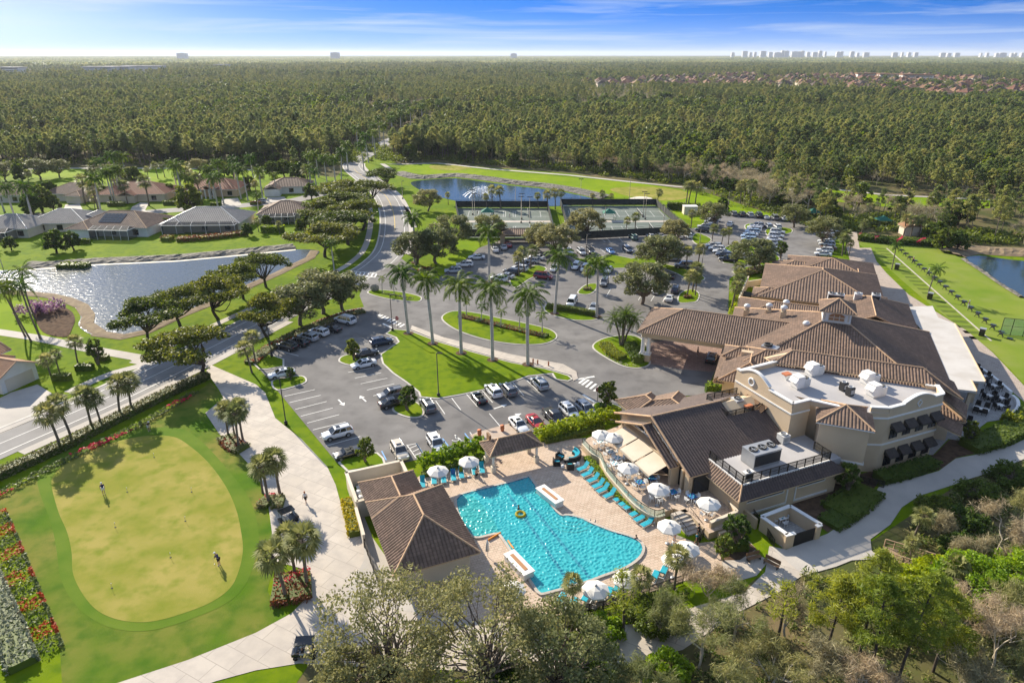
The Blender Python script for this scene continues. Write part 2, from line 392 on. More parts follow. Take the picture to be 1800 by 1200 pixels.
def screen_mat():
 m,nt,b=_new('screen_mesh');b.inputs['Base Color'].default_value=(.05,.055,.06,1);b.inputs['Roughness'].default_value=.8
 t=N(nt,'ShaderNodeBsdfTransparent');mx=N(nt,'ShaderNodeMixShader');mx.inputs[0].default_value=.55
 nt.links.new(t.outputs[0],mx.inputs[1]);nt.links.new(b.outputs[0],mx.inputs[2]);nt.links.new(mx.outputs[0],nt.nodes['Material Output'].inputs[0]);MATS['screen_mesh']=m
 m,nt,b=_new('clear_glass');b.inputs['Base Color'].default_value=(.5,.6,.58,1);b.inputs['Roughness'].default_value=.05
 t=N(nt,'ShaderNodeBsdfTransparent');t.inputs[0].default_value=(.85,.92,.9,1);mx=N(nt,'ShaderNodeMixShader');mx.inputs[0].default_value=.18
 nt.links.new(t.outputs[0],mx.inputs[1]);nt.links.new(b.outputs[0],mx.inputs[2]);nt.links.new(mx.outputs[0],nt.nodes['Material Output'].inputs[0]);MATS['clear_glass']=m
 m,nt,b=_new('fence_mesh');b.inputs['Base Color'].default_value=(.02,.022,.02,1);b.inputs['Roughness'].default_value=.7
 t=N(nt,'ShaderNodeBsdfTransparent');mx=N(nt,'ShaderNodeMixShader');mx.inputs[0].default_value=.38
 nt.links.new(t.outputs[0],mx.inputs[1]);nt.links.new(b.outputs[0],mx.inputs[2]);nt.links.new(mx.outputs[0],nt.nodes['Material Output'].inputs[0]);MATS['fence_mesh']=m
 m,nt,b=_new('spray_mist');b.inputs['Base Color'].default_value=(.9,.92,.94,1);b.inputs['Roughness'].default_value=.9
 t=N(nt,'ShaderNodeBsdfTransparent');mx=N(nt,'ShaderNodeMixShader');mx.inputs[0].default_value=.3
 nt.links.new(t.outputs[0],mx.inputs[1]);nt.links.new(b.outputs[0],mx.inputs[2]);nt.links.new(mx.outputs[0],nt.nodes['Material Output'].inputs[0]);MATS['spray_mist']=m
screen_mat()
cam=bpy.data.cameras.new('camera');co=bpy.data.objects.new('camera',cam);COL.objects.link(co);S.camera=co
cam.sensor_width=36.0;cam.lens=24.0;cam.clip_start=.5;cam.clip_end=80000
co.location=(0,0,H);co.rotation_euler=(R(90)-TH,0,0)
SUN_EL=R(28.0);SUN_AZ=R(-38.0)
sd=Vector((math.sin(SUN_AZ)*math.cos(SUN_EL),math.cos(SUN_AZ)*math.cos(SUN_EL),math.sin(SUN_EL)))
sl=bpy.data.lights.new('sun','SUN');so=bpy.data.objects.new('sun',sl);COL.objects.link(so)
sl.energy=5.0;sl.angle=R(.53);sl.color=(1.0,.90,.74)
so.rotation_euler=sd.to_track_quat('Z','Y').to_euler();so.location=(0,0,300)
wd=bpy.data.worlds.new('World');S.world=wd;wd.use_nodes=True
nt=wd.node_tree;L=nt.links.new;bg=nt.nodes['Background']
tc=N(nt,'ShaderNodeTexCoord')
mp=N(nt,'ShaderNodeMapping');mp.vector_type='POINT';mp.inputs['Scale'].default_value=(1,1,5.0);mp.inputs['Location'].default_value=(0,0,.34)
L(tc.outputs['Generated'],mp.inputs['Vector'])
nm=N(nt,'ShaderNodeVectorMath',operation='NORMALIZE');L(mp.outputs[0],nm.inputs[0])
sky=N(nt,'ShaderNodeTexSky');sky.sky_type='NISHITA';sky.sun_disc=False;sky.sun_elevation=SUN_EL;sky.sun_rotation=SUN_AZ
sky.air_density=1.0;sky.dust_density=.15;sky.ozone_density=2.0;sky.altitude=0
L(nm.outputs[0],sky.inputs['Vector'])
m2=N(nt,'ShaderNodeMapping');m2.inputs['Scale'].default_value=(2.2,2.2,42.0);m2.inputs['Rotation'].default_value=(R(2.0),R(-1.5),0);L(tc.outputs['Generated'],m2.inputs['Vector'])
cn=N(nt,'ShaderNodeTexNoise',Scale=1.6,Detail=7.0,Distortion=.5,Roughness=.55);L(m2.outputs[0],cn.inputs['Vector'])
cr=N(nt,'ShaderNodeValToRGB');cr.color_ramp.elements[0].position=.48;cr.color_ramp.elements[1].position=.78
cr.color_ramp.elements[0].color=(0,0,0,1);cr.color_ramp.elements[1].color=(.7,.7,.7,1);L(cn.outputs['Fac'],cr.inputs['Fac'])
hs=N(nt,'ShaderNodeHueSaturation');L(sky.outputs[0],hs.inputs['Color'])
s0=N(nt,'ShaderNodeSeparateXYZ');L(tc.outputs['Generated'],s0.inputs[0])
for k_,a_,e_ in(('Saturation',1.5,.8),('Value',1.15,1.75),('Hue',.515,.5)):
 r_=N(nt,'ShaderNodeMapRange');L(s0.outputs['Z'],r_.inputs['Value']);r_.inputs['From Min'].default_value=.085;r_.inputs['From Max'].default_value=.32;r_.inputs['To Min'].default_value=a_;r_.inputs['To Max'].default_value=e_;L(r_.outputs[0],hs.inputs[k_])
cm=N(nt,'ShaderNodeMix',data_type='RGBA');L(cr.outputs['Color'],cm.inputs['Factor']);L(hs.outputs[0],cm.inputs['A']);cm.inputs['B'].default_value=(4.2,4.7,5.3,1)
sx=N(nt,'ShaderNodeSeparateXYZ');L(tc.outputs['Generated'],sx.inputs[0])
hz=N(nt,'ShaderNodeMapRange',interpolation_type='SMOOTHSTEP');L(sx.outputs['Z'],hz.inputs['Value']);hz.inputs['From Min'].default_value=-.03;hz.inputs['From Max'].default_value=.06;hz.inputs['To Min'].default_value=.8;hz.inputs['To Max'].default_value=0
hm=N(nt,'ShaderNodeMix',data_type='RGBA');L(hz.outputs[0],hm.inputs['Factor']);L(cm.outputs['Result'],hm.inputs['A']);hm.inputs['B'].default_value=(2.6,3.6,5.2,1)
L(hm.outputs['Result'],bg.inputs['Color']);bg.inputs['Strength'].default_value=.10
S.view_settings.view_transform='Standard';S.view_settings.look='None';S.view_settings.exposure=0.92;S.view_settings.gamma=1.0
S.cycles.max_bounces=5;S.cycles.diffuse_bounces=2;S.cycles.glossy_bounces=2;S.cycles.transmission_bounces=3;S.cycles.transparent_max_bounces=16;S.cycles.volume_bounces=0
S.cycles.use_denoising=True
S.cycles.sample_clamp_indirect=4.0
def big_ground():
 b=MB();b.add([(-16000,-60,0),(16000,-60,0),(24000,24000,0),(-24000,24000,0)],[(0,1,2,3)])
 b.build('ground','forest_floor',None,'structure')
big_ground()
LAWN=W([(-900,1250),(500,1230),(545,1165),(700,1160),(900,1172),(1100,1160),(1200,1130),(1330,1015),(1480,985),(1800,775),(2100,700),(2100,455),(1760,440),(1600,428),(1500,425),(1420,395),(1330,368),(1240,338),(1000,305),(770,288),(700,290),(672,262),(650,258),(615,285),(590,312),(500,302),(120,296),(0,299),(-300,310),(-900,450)])
sheet('lawn',LAWN,.02,'lawn')
sheet('lawn',W([(110,296),(300,296),(480,300),(500,312),(430,322),(300,326),(150,322),(60,312),(0,305),(0,299)]),.04,'fairway')
sheet('lawn',smooth_poly(W([(716,291),(770,290),(860,300),(1000,312),(1140,325),(1240,345),(1300,365),(1400,383),(1300,379),(1255,391),(1190,382),(1150,368),(1060,352),(1000,336),(900,322),(800,312),(745,306),(700,303)]),3),.04,'fairway')
sheet('lawn',W([(1395,334),(1450,332),(1560,345),(1740,352),(1740,366),(1560,364),(1400,347)]),.04,'fairway')
sheet('lawn',W([(-60,540),(0,527),(60,530),(90,545),(105,575),(110,597),(60,590),(0,580),(-60,575)]),.05,'fairway')
sheet('putting_green',W([(1072,333),(1100,329),(1150,329),(1200,336),(1212,346),(1190,352),(1150,352),(1100,344)]),.06,'putting_turf',smooth=4)
sheet('putting_green',W([(755,292),(790,290),(830,296),(800,300),(765,298)]),.06,'putting_turf',smooth=4)
sheet('bunker',W([(1104,350),(1120,346),(1140,347),(1147,351),(1130,355),(1110,354)]),.07,'sand_and_glint',smooth=4)
sheet('lawn',W([(-60,1000),(0,872),(110,818),(240,750),(330,700),(370,672),(395,700),(365,728),(425,800),(455,850),(478,930),(482,985),(470,1040),(505,1085),(440,1118),(330,1162),(200,1205),(110,1215),(105,1130),(10,892)]),.03,'rough_turf')
sheet('collar',W([(66,850),(78,820),(110,795),(160,772),(240,755),(310,752),(350,772),(400,825),(440,880),(455,940),(448,985),(430,1030),(395,1062),(330,1090),(270,1107),(220,1108),(175,1095),(135,1065),(108,1020),(100,970),(90,920)]),.045,'collar_turf',smooth=5)
sheet('putting_green',W([(91,855),(95,835),(115,815),(155,794),(210,775),(260,766),(305,768),(335,785),(368,815),(397,855),(415,895),(424,935),(427,968),(420,1003),(405,1033),(372,1058),(325,1077),(275,1091),(232,1093),(192,1084),(163,1066),(140,1035),(128,1005),(126,970),(118,935),(103,900)]),.06,'putting_turf',smooth=5)
ROADPX=[(-420,960),(-160,850),(0,780),(120,729),(200,694),(290,651),(375,609),(450,571),(520,537),(580,510),(637,483),(668,462),(688,438),(694,405),(691,372),(679,346),(660,328),(640,312),(624,299),(621,288),(640,275),(668,257),(705,238),(745,219),(790,200)]
ROAD=smooth_poly(W(ROADPX),6,closed=False)
ribbon('road',ROAD,4.6,4.6,.06,'road_asphalt')
for off in(3.15,-3.15):
 Lp,Rp=ribbon_pts(ROAD,off+.075,-(off-.075));b=MB();n=len(ROAD)
 b.add([(p[0],p[1],.07)for p in Lp]+[(p[0],p[1],.07)for p in Rp],[(i,n+i,n+i+1,i+1)for i in range(n-1)])
 b.build('road_line','white_line',None,'structure')
def dashes(line,m,a,g,w=.12,i0=0,i1=None,z=.07):
 b=MB();acc=0;pts=line[i0:i1]
 for i in range(len(pts)-1):
  p,q=Vector(pts[i]),Vector(pts[i+1]);l=(q-p).length;d=(q-p)/max(l,1e-6);nn=Vector((-d.y,d.x))*w
  s=0
  while s<l:
   ph=(acc+s)%(a+g);e=min(l,s+.5)
   if ph<a:A,B=p+d*s,p+d*e;b.add([(A.x-nn.x,A.y-nn.y,z),(B.x-nn.x,B.y-nn.y,z),(B.x+nn.x,B.y+nn.y,z),(A.x+nn.x,A.y+nn.y,z)],[(0,1,2,3)])
   s=e
  acc+=l
 b.build('road_line',m,None,'structure')
dashes(ROAD,'white_line',400,0,.06,0,60)
dashes(ROAD,'yellow_line',400,0,.09,78,110)
Lp,Rp=ribbon_pts(ROAD,5.0,6.6)
def strip(name,A,B,z,m):
 b=MB();n=len(A);b.add([(p[0],p[1],z)for p in A]+[(p[0],p[1],z)for p in B],[(i,n+i,n+i+1,i+1)for i in range(n-1)]);return b.build(name,m,None,'structure')
A=ribbon_pts(ROAD,0,4.6)[1];B=ribbon_pts(ROAD,0,6.3)[1]
strip('pavement',A[12:45],B[12:45],.055,'concrete')
strip('pavement',A[70:115],B[70:115],.055,'concrete')
A=ribbon_pts(ROAD,7.2,0)[0];B=ribbon_pts(ROAD,9.0,0)[0]
strip('pavement',B[30:92],A[30:92],.05,'concrete')
A=ribbon_pts(ROAD,4.6,0)[0];B=ribbon_pts(ROAD,5.1,0)[0]
strip('kerb',B,A,.10,'kerb')
ribbon('path',W([(-60,576),(0,584),(60,593),(105,602),(160,614),(240,628),(258,640)]),1.3,1.3,.055,'concrete')
ribbon('path',W([(258,640),(200,655),(165,669),(120,690)]),1.0,1.0,.053,'concrete')
ribbon('path',W([(690,300),(672,288),(700,289),(770,287),(860,297),(1000,308),(1100,319),(1190,328),(1240,331),(1345,333)]),1.3,1.3,.05,'concrete')
ribbon('path',W([(1345,333),(1400,333),(1450,331),(1560,343),(1740,351)]),1.3,1.3,.05,'concrete')
ribbon('path',W([(0,299),(120,296),(300,296),(480,300)]),1.5,1.5,.05,'concrete')
ribbon('path',W([(640,312),(665,318),(690,345),(716,372),(728,400)]),1.0,1.0,.055,'concrete')
ribbon('road',W([(-60,385),(60,379),(180,379),(300,370),(420,362),(520,352),(590,335),(625,318)]),4,4,.055,'road_asphalt')
sheet('driveway',W([(225,378),(232,364),(247,356),(262,357),(255,370),(262,376)]),.06,'concrete')
sheet('driveway',W([(385,368),(390,350),(418,348),(425,360)]),.06,'concrete')
sheet('driveway',W([(108,379),(115,360),(140,358),(150,378)]),.06,'concrete')
sheet('driveway',W([(468,356),(470,347),(500,346),(505,354)]),.06,'concrete')
sheet('driveway',W([(-80,800),(0,764),(60,738),(97,718),(92,692),(66,676),(20,690),(0,700),(-80,730)]),.07,'concrete')
ASPH=W([(457,650),(475,670),(487,686),(592,813),(690,818),(760,802),(850,780),(960,754),(1060,730),(1100,702),(1240,694),(1262,640),(1330,600),(1290,560),(1280,540),(1282,490),(1300,478),(1380,480),(1440,472),(1448,412),(1400,386),(1280,374),(1240,380),(1235,400),(1130,408),(1005,412),(880,422),(810,448),(760,486),(735,478),(706,455),(660,482),(640,496),(632,520),(640,540),(610,545),(560,562),(500,598),(465,625)])
sheet('car_park',ASPH,.075,'asphalt')
sheet('drive',W([(1142,640),(1138,604),(1300,580),(1320,610),(1280,652),(1248,654),(1200,650)]),.09,'drive_paver')
PATH=W([(362,652),(372,642),(450,676),(466,690),(484,735),(530,772),(575,820),(590,852),(603,900),(612,925),(640,948),(640,985),(615,1050),(740,1076),(900,1094),(1010,1092),(1050,1102),(1125,1096),(1195,1074),(1310,1040),(1345,1005),(1352,960),(1366,972),(1412,1010),(1370,1040),(1300,1075),(1200,1142),(1100,1168),(900,1182),(640,1172),(525,1166),(450,1178),(380,1197),(360,1204),(195,1204),(330,1160),(450,1112),(512,1078),(545,1045),(540,1002),(480,985),(478,935),(472,890),(452,832),(420,797),(385,762),(361,726),(393,700),(385,685)])
sheet('promenade',PATH,.06,'pale_concrete')
sheet('service_yard',W([(606,880),(625,870),(655,945),(700,1010),(760,1040),(760,1080),(600,1060),(640,985),(640,945)]),.065,'concrete')
DECK=W([(735,838),(800,818),(880,796),(945,778),(1000,772),(1030,770),(1032,800),(1050,838),(1085,872),(1130,905),(1165,930),(1225,955),(1270,950),(1310,945),(1330,965),(1290,1000),(1200,1022),(1110,1052),(1010,1078),(900,1090),(840,1092),(735,1078),(690,980),(690,900)])
sheet('pool_deck',DECK,.07,'deck_paver')
DRIVE=W([(1352,960),(1382,966),(1424,950),(1455,938),(1510,900),(1545,856),(1600,842),(1650,828),(1680,806),(1712,800),(1776,784),(1850,750),(1990,690),(1990,735),(1850,785),(1757,826),(1710,840),(1677,852),(1615,872),(1585,892),(1565,922),(1530,948),(1532,968),(1550,982),(1497,985),(1470,996),(1412,1012)])
sheet('service_drive',DRIVE,.08,'concrete')
sheet('path',W([(1488,436),(1492,408),(1506,408),(1511,436),(1531,436),(1541,460),(1558,480),(1597,518),(1640,545),(1700,582),(1745,620),(1800,678),(1860,740),(1840,740),(1783,692),(1717,642),(1660,600),(1560,540),(1500,480)]),.06,'path_paver')
sheet('terrace',W([(1655,640),(1699,646),(1719,646),(1748,668),(1777,693),(1787,707),(1787,721),(1774,736),(1735,742),(1722,752),(1735,782),(1667,772),(1640,800),(1630,800),(1650,690)]),.09,'grey_paver')
sheet('practice_range',smooth_poly(W([(1506,426),(1560,430),(1640,432),(1690,455),(1740,486),(1802,524),(1900,590),(2050,700),(1960,740),(1860,720),(1800,676),(1745,618),(1640,540),(1560,470),(1535,445)]),2),.05,'range_turf')
HL0,HL1=P(1545,436),P(1722,598)
b=MB();dd=(HL1-HL0);LN=dd.length;dd.normalize();nn=Vector((dd.y,-dd.x,0))
k=0.0
while k<LN:
 a=HL0+dd*k-nn*1.6;c=HL0+dd*(k+1.6)-nn*1.6
 b.add([tuple(a)[:2]+(.06,),tuple(c)[:2]+(.06,),tuple(c+nn*3.0)[:2]+(.06,),tuple(a+nn*3.0)[:2]+(.06,)],[(3,2,1,0)]);k+=3.2
b.build('tee_mats','mat_turf',None,'structure')
a=HL0-nn*2.1;c=HL1-nn*2.1
b=MB();b.wall((a.x,a.y),(c.x,c.y),.05,.09,.35);b.build('path','pale_concrete',None,'structure')
def water_body(name,px,z,m,bank=None,bw=2.0,bh=.4,sm=4):
 pts=smooth_poly(W(px),sm)
 o=sheet(name,pts,z,m)
 return pts
LAKE=water_body('lake',[(-500,500),(-200,485),(0,476),(67,473),(160,466),(250,462),(312,459),(400,451),(450,446),(520,439),(560,441),(552,452),(525,465),(495,480),(450,500),(412,518),(375,534),(325,554),(262,584),(212,595),(160,588),(138,572),(142,558),(132,541),(105,530),(75,523),(0,516),(-200,520),(-500,560)],.09,'lake_water')
POND=water_body('pond',[(722,322),(745,317),(800,314),(850,320),(900,327),(950,332),(1000,340),(1052,352),(1040,358),(960,363),(870,360),(800,353),(745,337)],.09,'pond_water')
RPOND=water_body('pond',[(1695,455),(1722,450),(1760,455),(1810,460),(1930,470),(1960,600),(1880,570),(1800,524),(1760,500),(1725,476)],.09,'pond_water')
def bank_strip(name,px,w0,w1,z0,z1,m,jitter=.35,seg=1.2):
 """sloping strip of stones/earth with a broken surface along a shoreline"""
 line=W(px);out=[]
 for i in range(len(line)-1):
  p,q=Vector(line[i]),Vector(line[i+1]);n=max(1,int((q-p).length/seg))
  out+=[tuple(p.lerp(q,k/n))for k in range(n)]
 out.append(line[-1]);rows=6;b=MB();v=[];f=[]
 for r in range(rows):
  t=r/(rows-1);w=-w0+(w0+w1)*t;L_,_=ribbon_pts(out,w,0)
  for p in L_:
   j=jitter if 0<r<rows-1 else 0
   v.append((p[0]+random.uniform(-1,1)*j,p[1]+random.uniform(-1,1)*j,z0+(z1-z0)*t+(random.random()*jitter if j else-.02)))
 n=len(out)
 for r in range(rows-1):
  for i in range(n-1):f.append((r*n+i,r*n+i+1,(r+1)*n+i+1,(r+1)*n+i))
 b.add(v,f);return b.build(name,m,None,'structure')
bank_strip('rock_bank',[(40,470),(67,471),(160,464),(250,460),(312,457),(400,449),(450,444),(520,437)],.8,4.2,.12,.6,'rock_bank',.45)
ribbon('shore',W([(40,476),(67,474),(160,467),(250,463),(312,460),(400,452),(450,447),(520,440)]),.9,.3,.115,'sand_and_glint')  # white glint along the waterline, put into the colour of a pale strip
bank_strip('lake_bank',[(560,441),(552,454),(525,467),(495,482),(450,502),(412,520),(375,536),(325,556),(262,586),(212,597),(160,590)],-.2,-2.4,.1,.2,'brown_bank',.12)
bank_strip('lake_bank',[(160,590),(136,574),(140,558),(130,542),(105,531),(75,524),(0,517)],.3,-3.0,.1,.22,'brown_bank',.12)
sheet('mulch_bed',W([(60,545),(90,536),(122,545),(132,560),(128,575),(118,592),(90,590),(70,578)]),.12,'mulch',smooth=3)
bank_strip('rock_bank',[(690,306),(722,314),(745,315),(800,311),(850,317),(900,324),(950,329),(1000,337),(1056,350)],.5,6.0,.12,.9,'rock_bank',.5,1.8)
bank_strip('rock_bank',[(1694,453),(1706,449),(1722,447),(1765,450),(1810,452),(1900,458)],.3,7,.12,.9,'brown_bank',.4)
bank_strip('rock_bank',[(1800,524),(1760,499),(1725,475),(1695,456)],.3,1.2,.1,.3,'rock_bank',.3)
ISL={}
ISL['entry']=island([(646,516),(655,510),(682,511),(712,515),(737,521),(742,526),(735,531),(712,530),(675,525)])
ISL['oval']=island([(776,562),(784,551),(805,547),(840,551),(875,559),(930,570),(968,580),(980,592),(968,602),(940,607),(895,605),(845,596),(800,580)])
ISL['porch']=island([(1041,612),(1050,600),(1075,592),(1110,590),(1132,600),(1142,625),(1143,641),(1125,648),(1096,645),(1065,630)])
DL=[(677,587),(690,579),(722,582),(770,601),(830,619),(900,638),(960,649),(1000,661),(1007,667),(999,671),(976,668),(970,658),(930,662),(880,680),(810,695),(770,702),(738,699),(735,690),(712,672),(690,657),(672,640),(668,624),(700,602),(695,594)]
ISL['median']=island(DL,sm=0)
b=MB();b.prism(W([(722,580),(724,573),(780,594),(900,624),(990,641),(1013,654),(1016,667),(1008,670),(1005,661),(960,648),(900,637),(830,618),(770,600)]),0,.175);b.build('pavement','pale_concrete',None,'structure')
ISL['west_tree']=island([(596,637),(598,629),(612,624),(640,622),(650,627),(640,636),(618,643)])
ISL['nose']=island([(487,687),(477,671),(500,665),(530,661),(540,668),(532,676)],sm=3)
ISL['loop_tree']=island([(689,721),(694,714),(712,709),(731,707),(743,716),(746,727),(739,734),(720,735),(700,729)])
ISL['south_tree']=island([(594,814),(605,806),(640,798),(664,796),(675,806),(679,818),(650,824),(610,830)],sm=0)
ISL['stop']=island([(1040,722),(1042,711),(1052,707),(1080,711),(1095,720),(1085,738),(1060,736)],sm=3)
ISL['far_left']=island([(445,640),(470,622),(500,632),(500,645),(470,650),(455,650)],sm=0)
ISL['hedge']=island([(955,543),(965,536),(1000,541),(1045,548),(1050,562),(1010,564),(968,554)],sm=3)
ISL['shrub']=island([(1014,515),(1029,501),(1048,499),(1051,505),(1043,515),(1030,519)],sm=3)
ISL['palm']=island([(1191,532),(1194,517),(1208,510),(1221,510),(1230,518),(1226,530),(1212,533)],sm=3)
ISL['centre']=island([(1000,452),(1030,456),(1075,448),(1110,455),(1150,449),(1166,464),(1200,471),(1235,485),(1238,493),(1215,496),(1190,482),(1150,470),(1075,473),(1030,464)],sm=2)
ISL['east']=island([(1262,450),(1275,435),(1300,430),(1345,440),(1372,455),(1350,466),(1318,466),(1272,463)],sm=3)
ISL['north_tip']=island([(1309,396),(1325,393),(1332,400),(1330,406),(1312,405)],sm=3)
sheet('lawn',W([(740,492),(795,425),(835,424),(848,430),(828,449),(790,477),(768,490)]),.10,'fairway')
sheet('mulch_bed',W([(1385,868),(1470,845),(1540,826),(1545,845),(1512,898),(1455,936),(1440,925),(1392,890)]),.085,'mulch')
sheet('mulch_bed',W([(1536,835),(1640,800),(1672,806),(1650,826),(1600,840),(1546,852)]),.085,'mulch')
sheet('mulch_bed',W([(1642,800),(1668,774),(1722,754),(1740,780),(1712,798),(1680,805),(1655,824)]),.087,'mulch')
sheet('mulch_bed',W([(1255,960),(1300,940),(1330,965),(1300,985),(1270,985)]),.09,'mulch')
sheet('pavement',W([(1268,985),(1330,975),(1352,985),(1330,1012),(1270,1030)]),.088,'pale_concrete')
ISL['west_strip']=island([(895,492),(915,480),(940,467),(962,474),(930,492),(905,507)],sm=3)
ISL['north_strip']=island([(1215,420),(1225,410),(1250,420),(1245,428),(1225,430)],sm=3)
ISL['range_strip']=island([(1345,405),(1365,400),(1391,403),(1391,410),(1372,413),(1350,415)],sm=3)
ISL['clubside']=island([(1286,478),(1310,470),(1345,466),(1345,500),(1320,505),(1300,490)],sm=0)
ISL['dumpster']=island([(1278,562),(1290,520),(1302,500),(1308,502),(1298,540),(1292,566)],sm=0)
def lines(segs,w=.11,m='white_line',z=.085,name='bay_lines'):
 b=MB()
 for(x0,y0,x1,y1)in segs:
  p,q=P(x0,y0),P(x1,y1);d=(q-p);d.normalize();n=Vector((-d.y,d.x,0))*w/2
  b.add([tuple(p-n)[:2]+(z,),tuple(q-n)[:2]+(z,),tuple(q+n)[:2]+(z,),tuple(p+n)[:2]+(z,)],[(0,1,2,3)])
 return b.build(name,m,None,'structure')
lines([(500,697,554,685),(509,708,564,695),(519,720,574.5,706),(529,732,585,717.5),(540,744,596.5,729),(550,756,608,742),(562,769,621,754.5),(574,784,633.5,767.5),(586,801,645,786),(487,616,525,626),(520,606,545,611),(612,655,657,646),(624,665,670,655.5),(634,675,681,665),(645,686,693,675),(656,696,668,694),(668,707,690,703),(766,705,782,728),(794,700,810,721),(819,692,839,715),(847,686,866,708),(875,679,895,702),(901,672,921,696),(926,669,948,690),(672,630,705,622)],.12)
lines([(860,727,905,780),(895,741,918,766),(927,736,953,760),(960,731,985,754),(990,726,1015,745),(1016,718,1042,740)],.11)
lines([(715,782,731,805),(732,780,747,805),(716,783,731,780),(719,789,735,782),(724,795,739,788),(728,801,743,795),(829,765,840,760),(826,760,848,790),(831,768,846,762),(837,776,853,769),(843,785,857,778)],.13)
lines([(671,793,679,809),(732,780,747,804),(778,771,794,792),(817,762,838,789)],.18,'blue_line')
lines([(1010,668,1045,662),(1018,674,1030,665),(1023,677,1035,668),(1030,681,1041,671),(1037,684,1048,675),(1044,688,1055,679)],.45,name='crossing')
lines([(664,555,669,553),(667,557,673,554),(671,560,678,556),(676,562,683,558),(681,565,689,560),(686,567,694,562),(691,570,699,565),(697,573,705,568),(703,575,711,570)],.5,name='crossing')
lines([(624,483,628,477),(631,484,635,478),(638,485,642,479),(645,486,649,480),(652,487,656,481),(659,487,662,482),(622,477,662,481),(621,484,660,488)],.4,name='crossing')
lines([(673,569,689,577)],.5)
lines([(1025,694,1045,707)],.5)
lines([(1068,492,1073,483),(1058,421,1064,426),(1066,419,1073,426),(1088,418,1094,425),(1103,417,1110,424),(1055,438,1064,445),(1092,438,1098,445),(1125,437,1132,444),(1112,445,1122,452),(1066,521,1074,507),(1122,528,1128,518),(1144,530,1150,520),(1165,531,1170,521),(1165,490,1172,483),(1060,491,1070,478),(1100,483,1108,472),(1130,484,1136,474)],.12)
b=MB()
def arrow(px,a):
 c=P(*px);ca,sa=math.cos(R(a)),math.sin(R(a));T=lambda x,y:(c.x+x*ca-y*sa,c.y+x*sa+y*ca,.086)
 b.add([T(-1.3,-.12),T(.3,-.12),T(.3,.12),T(-1.3,.12)],[(0,1,2,3)]);b.add([T(.3,-.5),T(1.3,0),T(.3,.5)],[(0,1,2)])
arrow((600,708),-55);arrow((638,701),125);arrow((880,715),35);arrow((905,731),35)
b.build('road_arrows','white_line',None,'structure')
b=MB();c=P(801,773)
pt=[(c.x+.55*math.cos(R(a)),c.y+.55*math.sin(R(a)),.086)for a in range(-160,61,20)]
b.tube(pt,.09,4);b.tube([(c.x-.1,c.y+.9,.086),(c.x,c.y+.2,.086),(c.x+.6,c.y+.15,.086),(c.x+.9,c.y-.5,.086),(c.x+1.2,c.y-.4,.086)],.09,4)
b.lathe([(.16,0),(.16,.01)],(c.x-.12,c.y+1.2,.08),8);b.build('bay_symbol','white_line',None,'structure')
def corrugate(mb,poly,pitch=.42,amp=.085,mi=0):
 """poly: planar list of Vectors (mb-local). Barrel tiles as real ribs running up the slope."""
 poly=[Vector(p)for p in poly];c=sum(poly,Vector())/len(poly)
 n=Vector((0,0,0))
 for i in range(len(poly)):n+=(poly[i]-c).cross(poly[(i+1)%len(poly)]-c)
 n.normalize()
 if n.z<0:n=-n
 e=Vector((0,0,1)).cross(n)
 if e.length<1e-5:e=Vector((1,0,0))
 e.normalize();u=n.cross(e)
 if u.z<0:u=-u;e=-e
 q=[((p-c).dot(e),(p-c).dot(u))for p in poly]
 s0=min(a for a,_ in q);s1=max(a for a,_ in q);K=5
 ns=max(2,int(round((s1-s0)/pitch)))*K
 def span(s):
  ts=[]
  for i in range(len(q)):
   (a,b),(a2,b2)=q[i],q[(i+1)%len(q)]
   if abs(a2-a)<1e-7:continue
   f=(s-a)/(a2-a)
   if-1e-9<=f<=1+1e-9:ts.append(b+(b2-b)*f)
  return(min(ts),max(ts))if ts else None
 prof=[.0,.62,.98,.98,.62];prev=None
 for i in range(ns+1):
  s=s0+(s1-s0)*min(max(i/ns,1e-4),1-1e-4);sp=span(s)
  if sp is None:prev=None;continue
  h=amp*prof[i%K]+.01;a=c+e*s+u*sp[0]+n*h;b=c+e*s+u*sp[1]+n*h
  cur=(a,b,(s-s0)/pitch,sp)
  if prev is not None:
   k=len(mb.f);mb.add([prev[0],a,b,prev[1]],[(0,1,2,3)],mi)
   mb.uv[k]=[(prev[2],prev[3][0]/.42),(cur[2],sp[0]/.42),(cur[2],sp[1]/.42),(prev[2],prev[3][1]/.42)]
   A=Vector(mb.v[-4]);B=Vector(mb.v[-3]);Cc=Vector(mb.v[-2])
   if(B-A).cross(Cc-A).z<0:mb.f[k]=mb.f[k][::-1];mb.uv[k]=mb.uv[k][::-1]
  prev=cur
def slab(mb,poly,t=.14,mi=1):
 n=len(poly);v=[tuple(p)for p in poly]+[(p[0],p[1],p[2]-t)for p in poly]
 mb.add(v,[tuple(range(n,2*n))[::-1]]+[(i,(i+1)%n,n+(i+1)%n,n+i)for i in range(n)],mi)
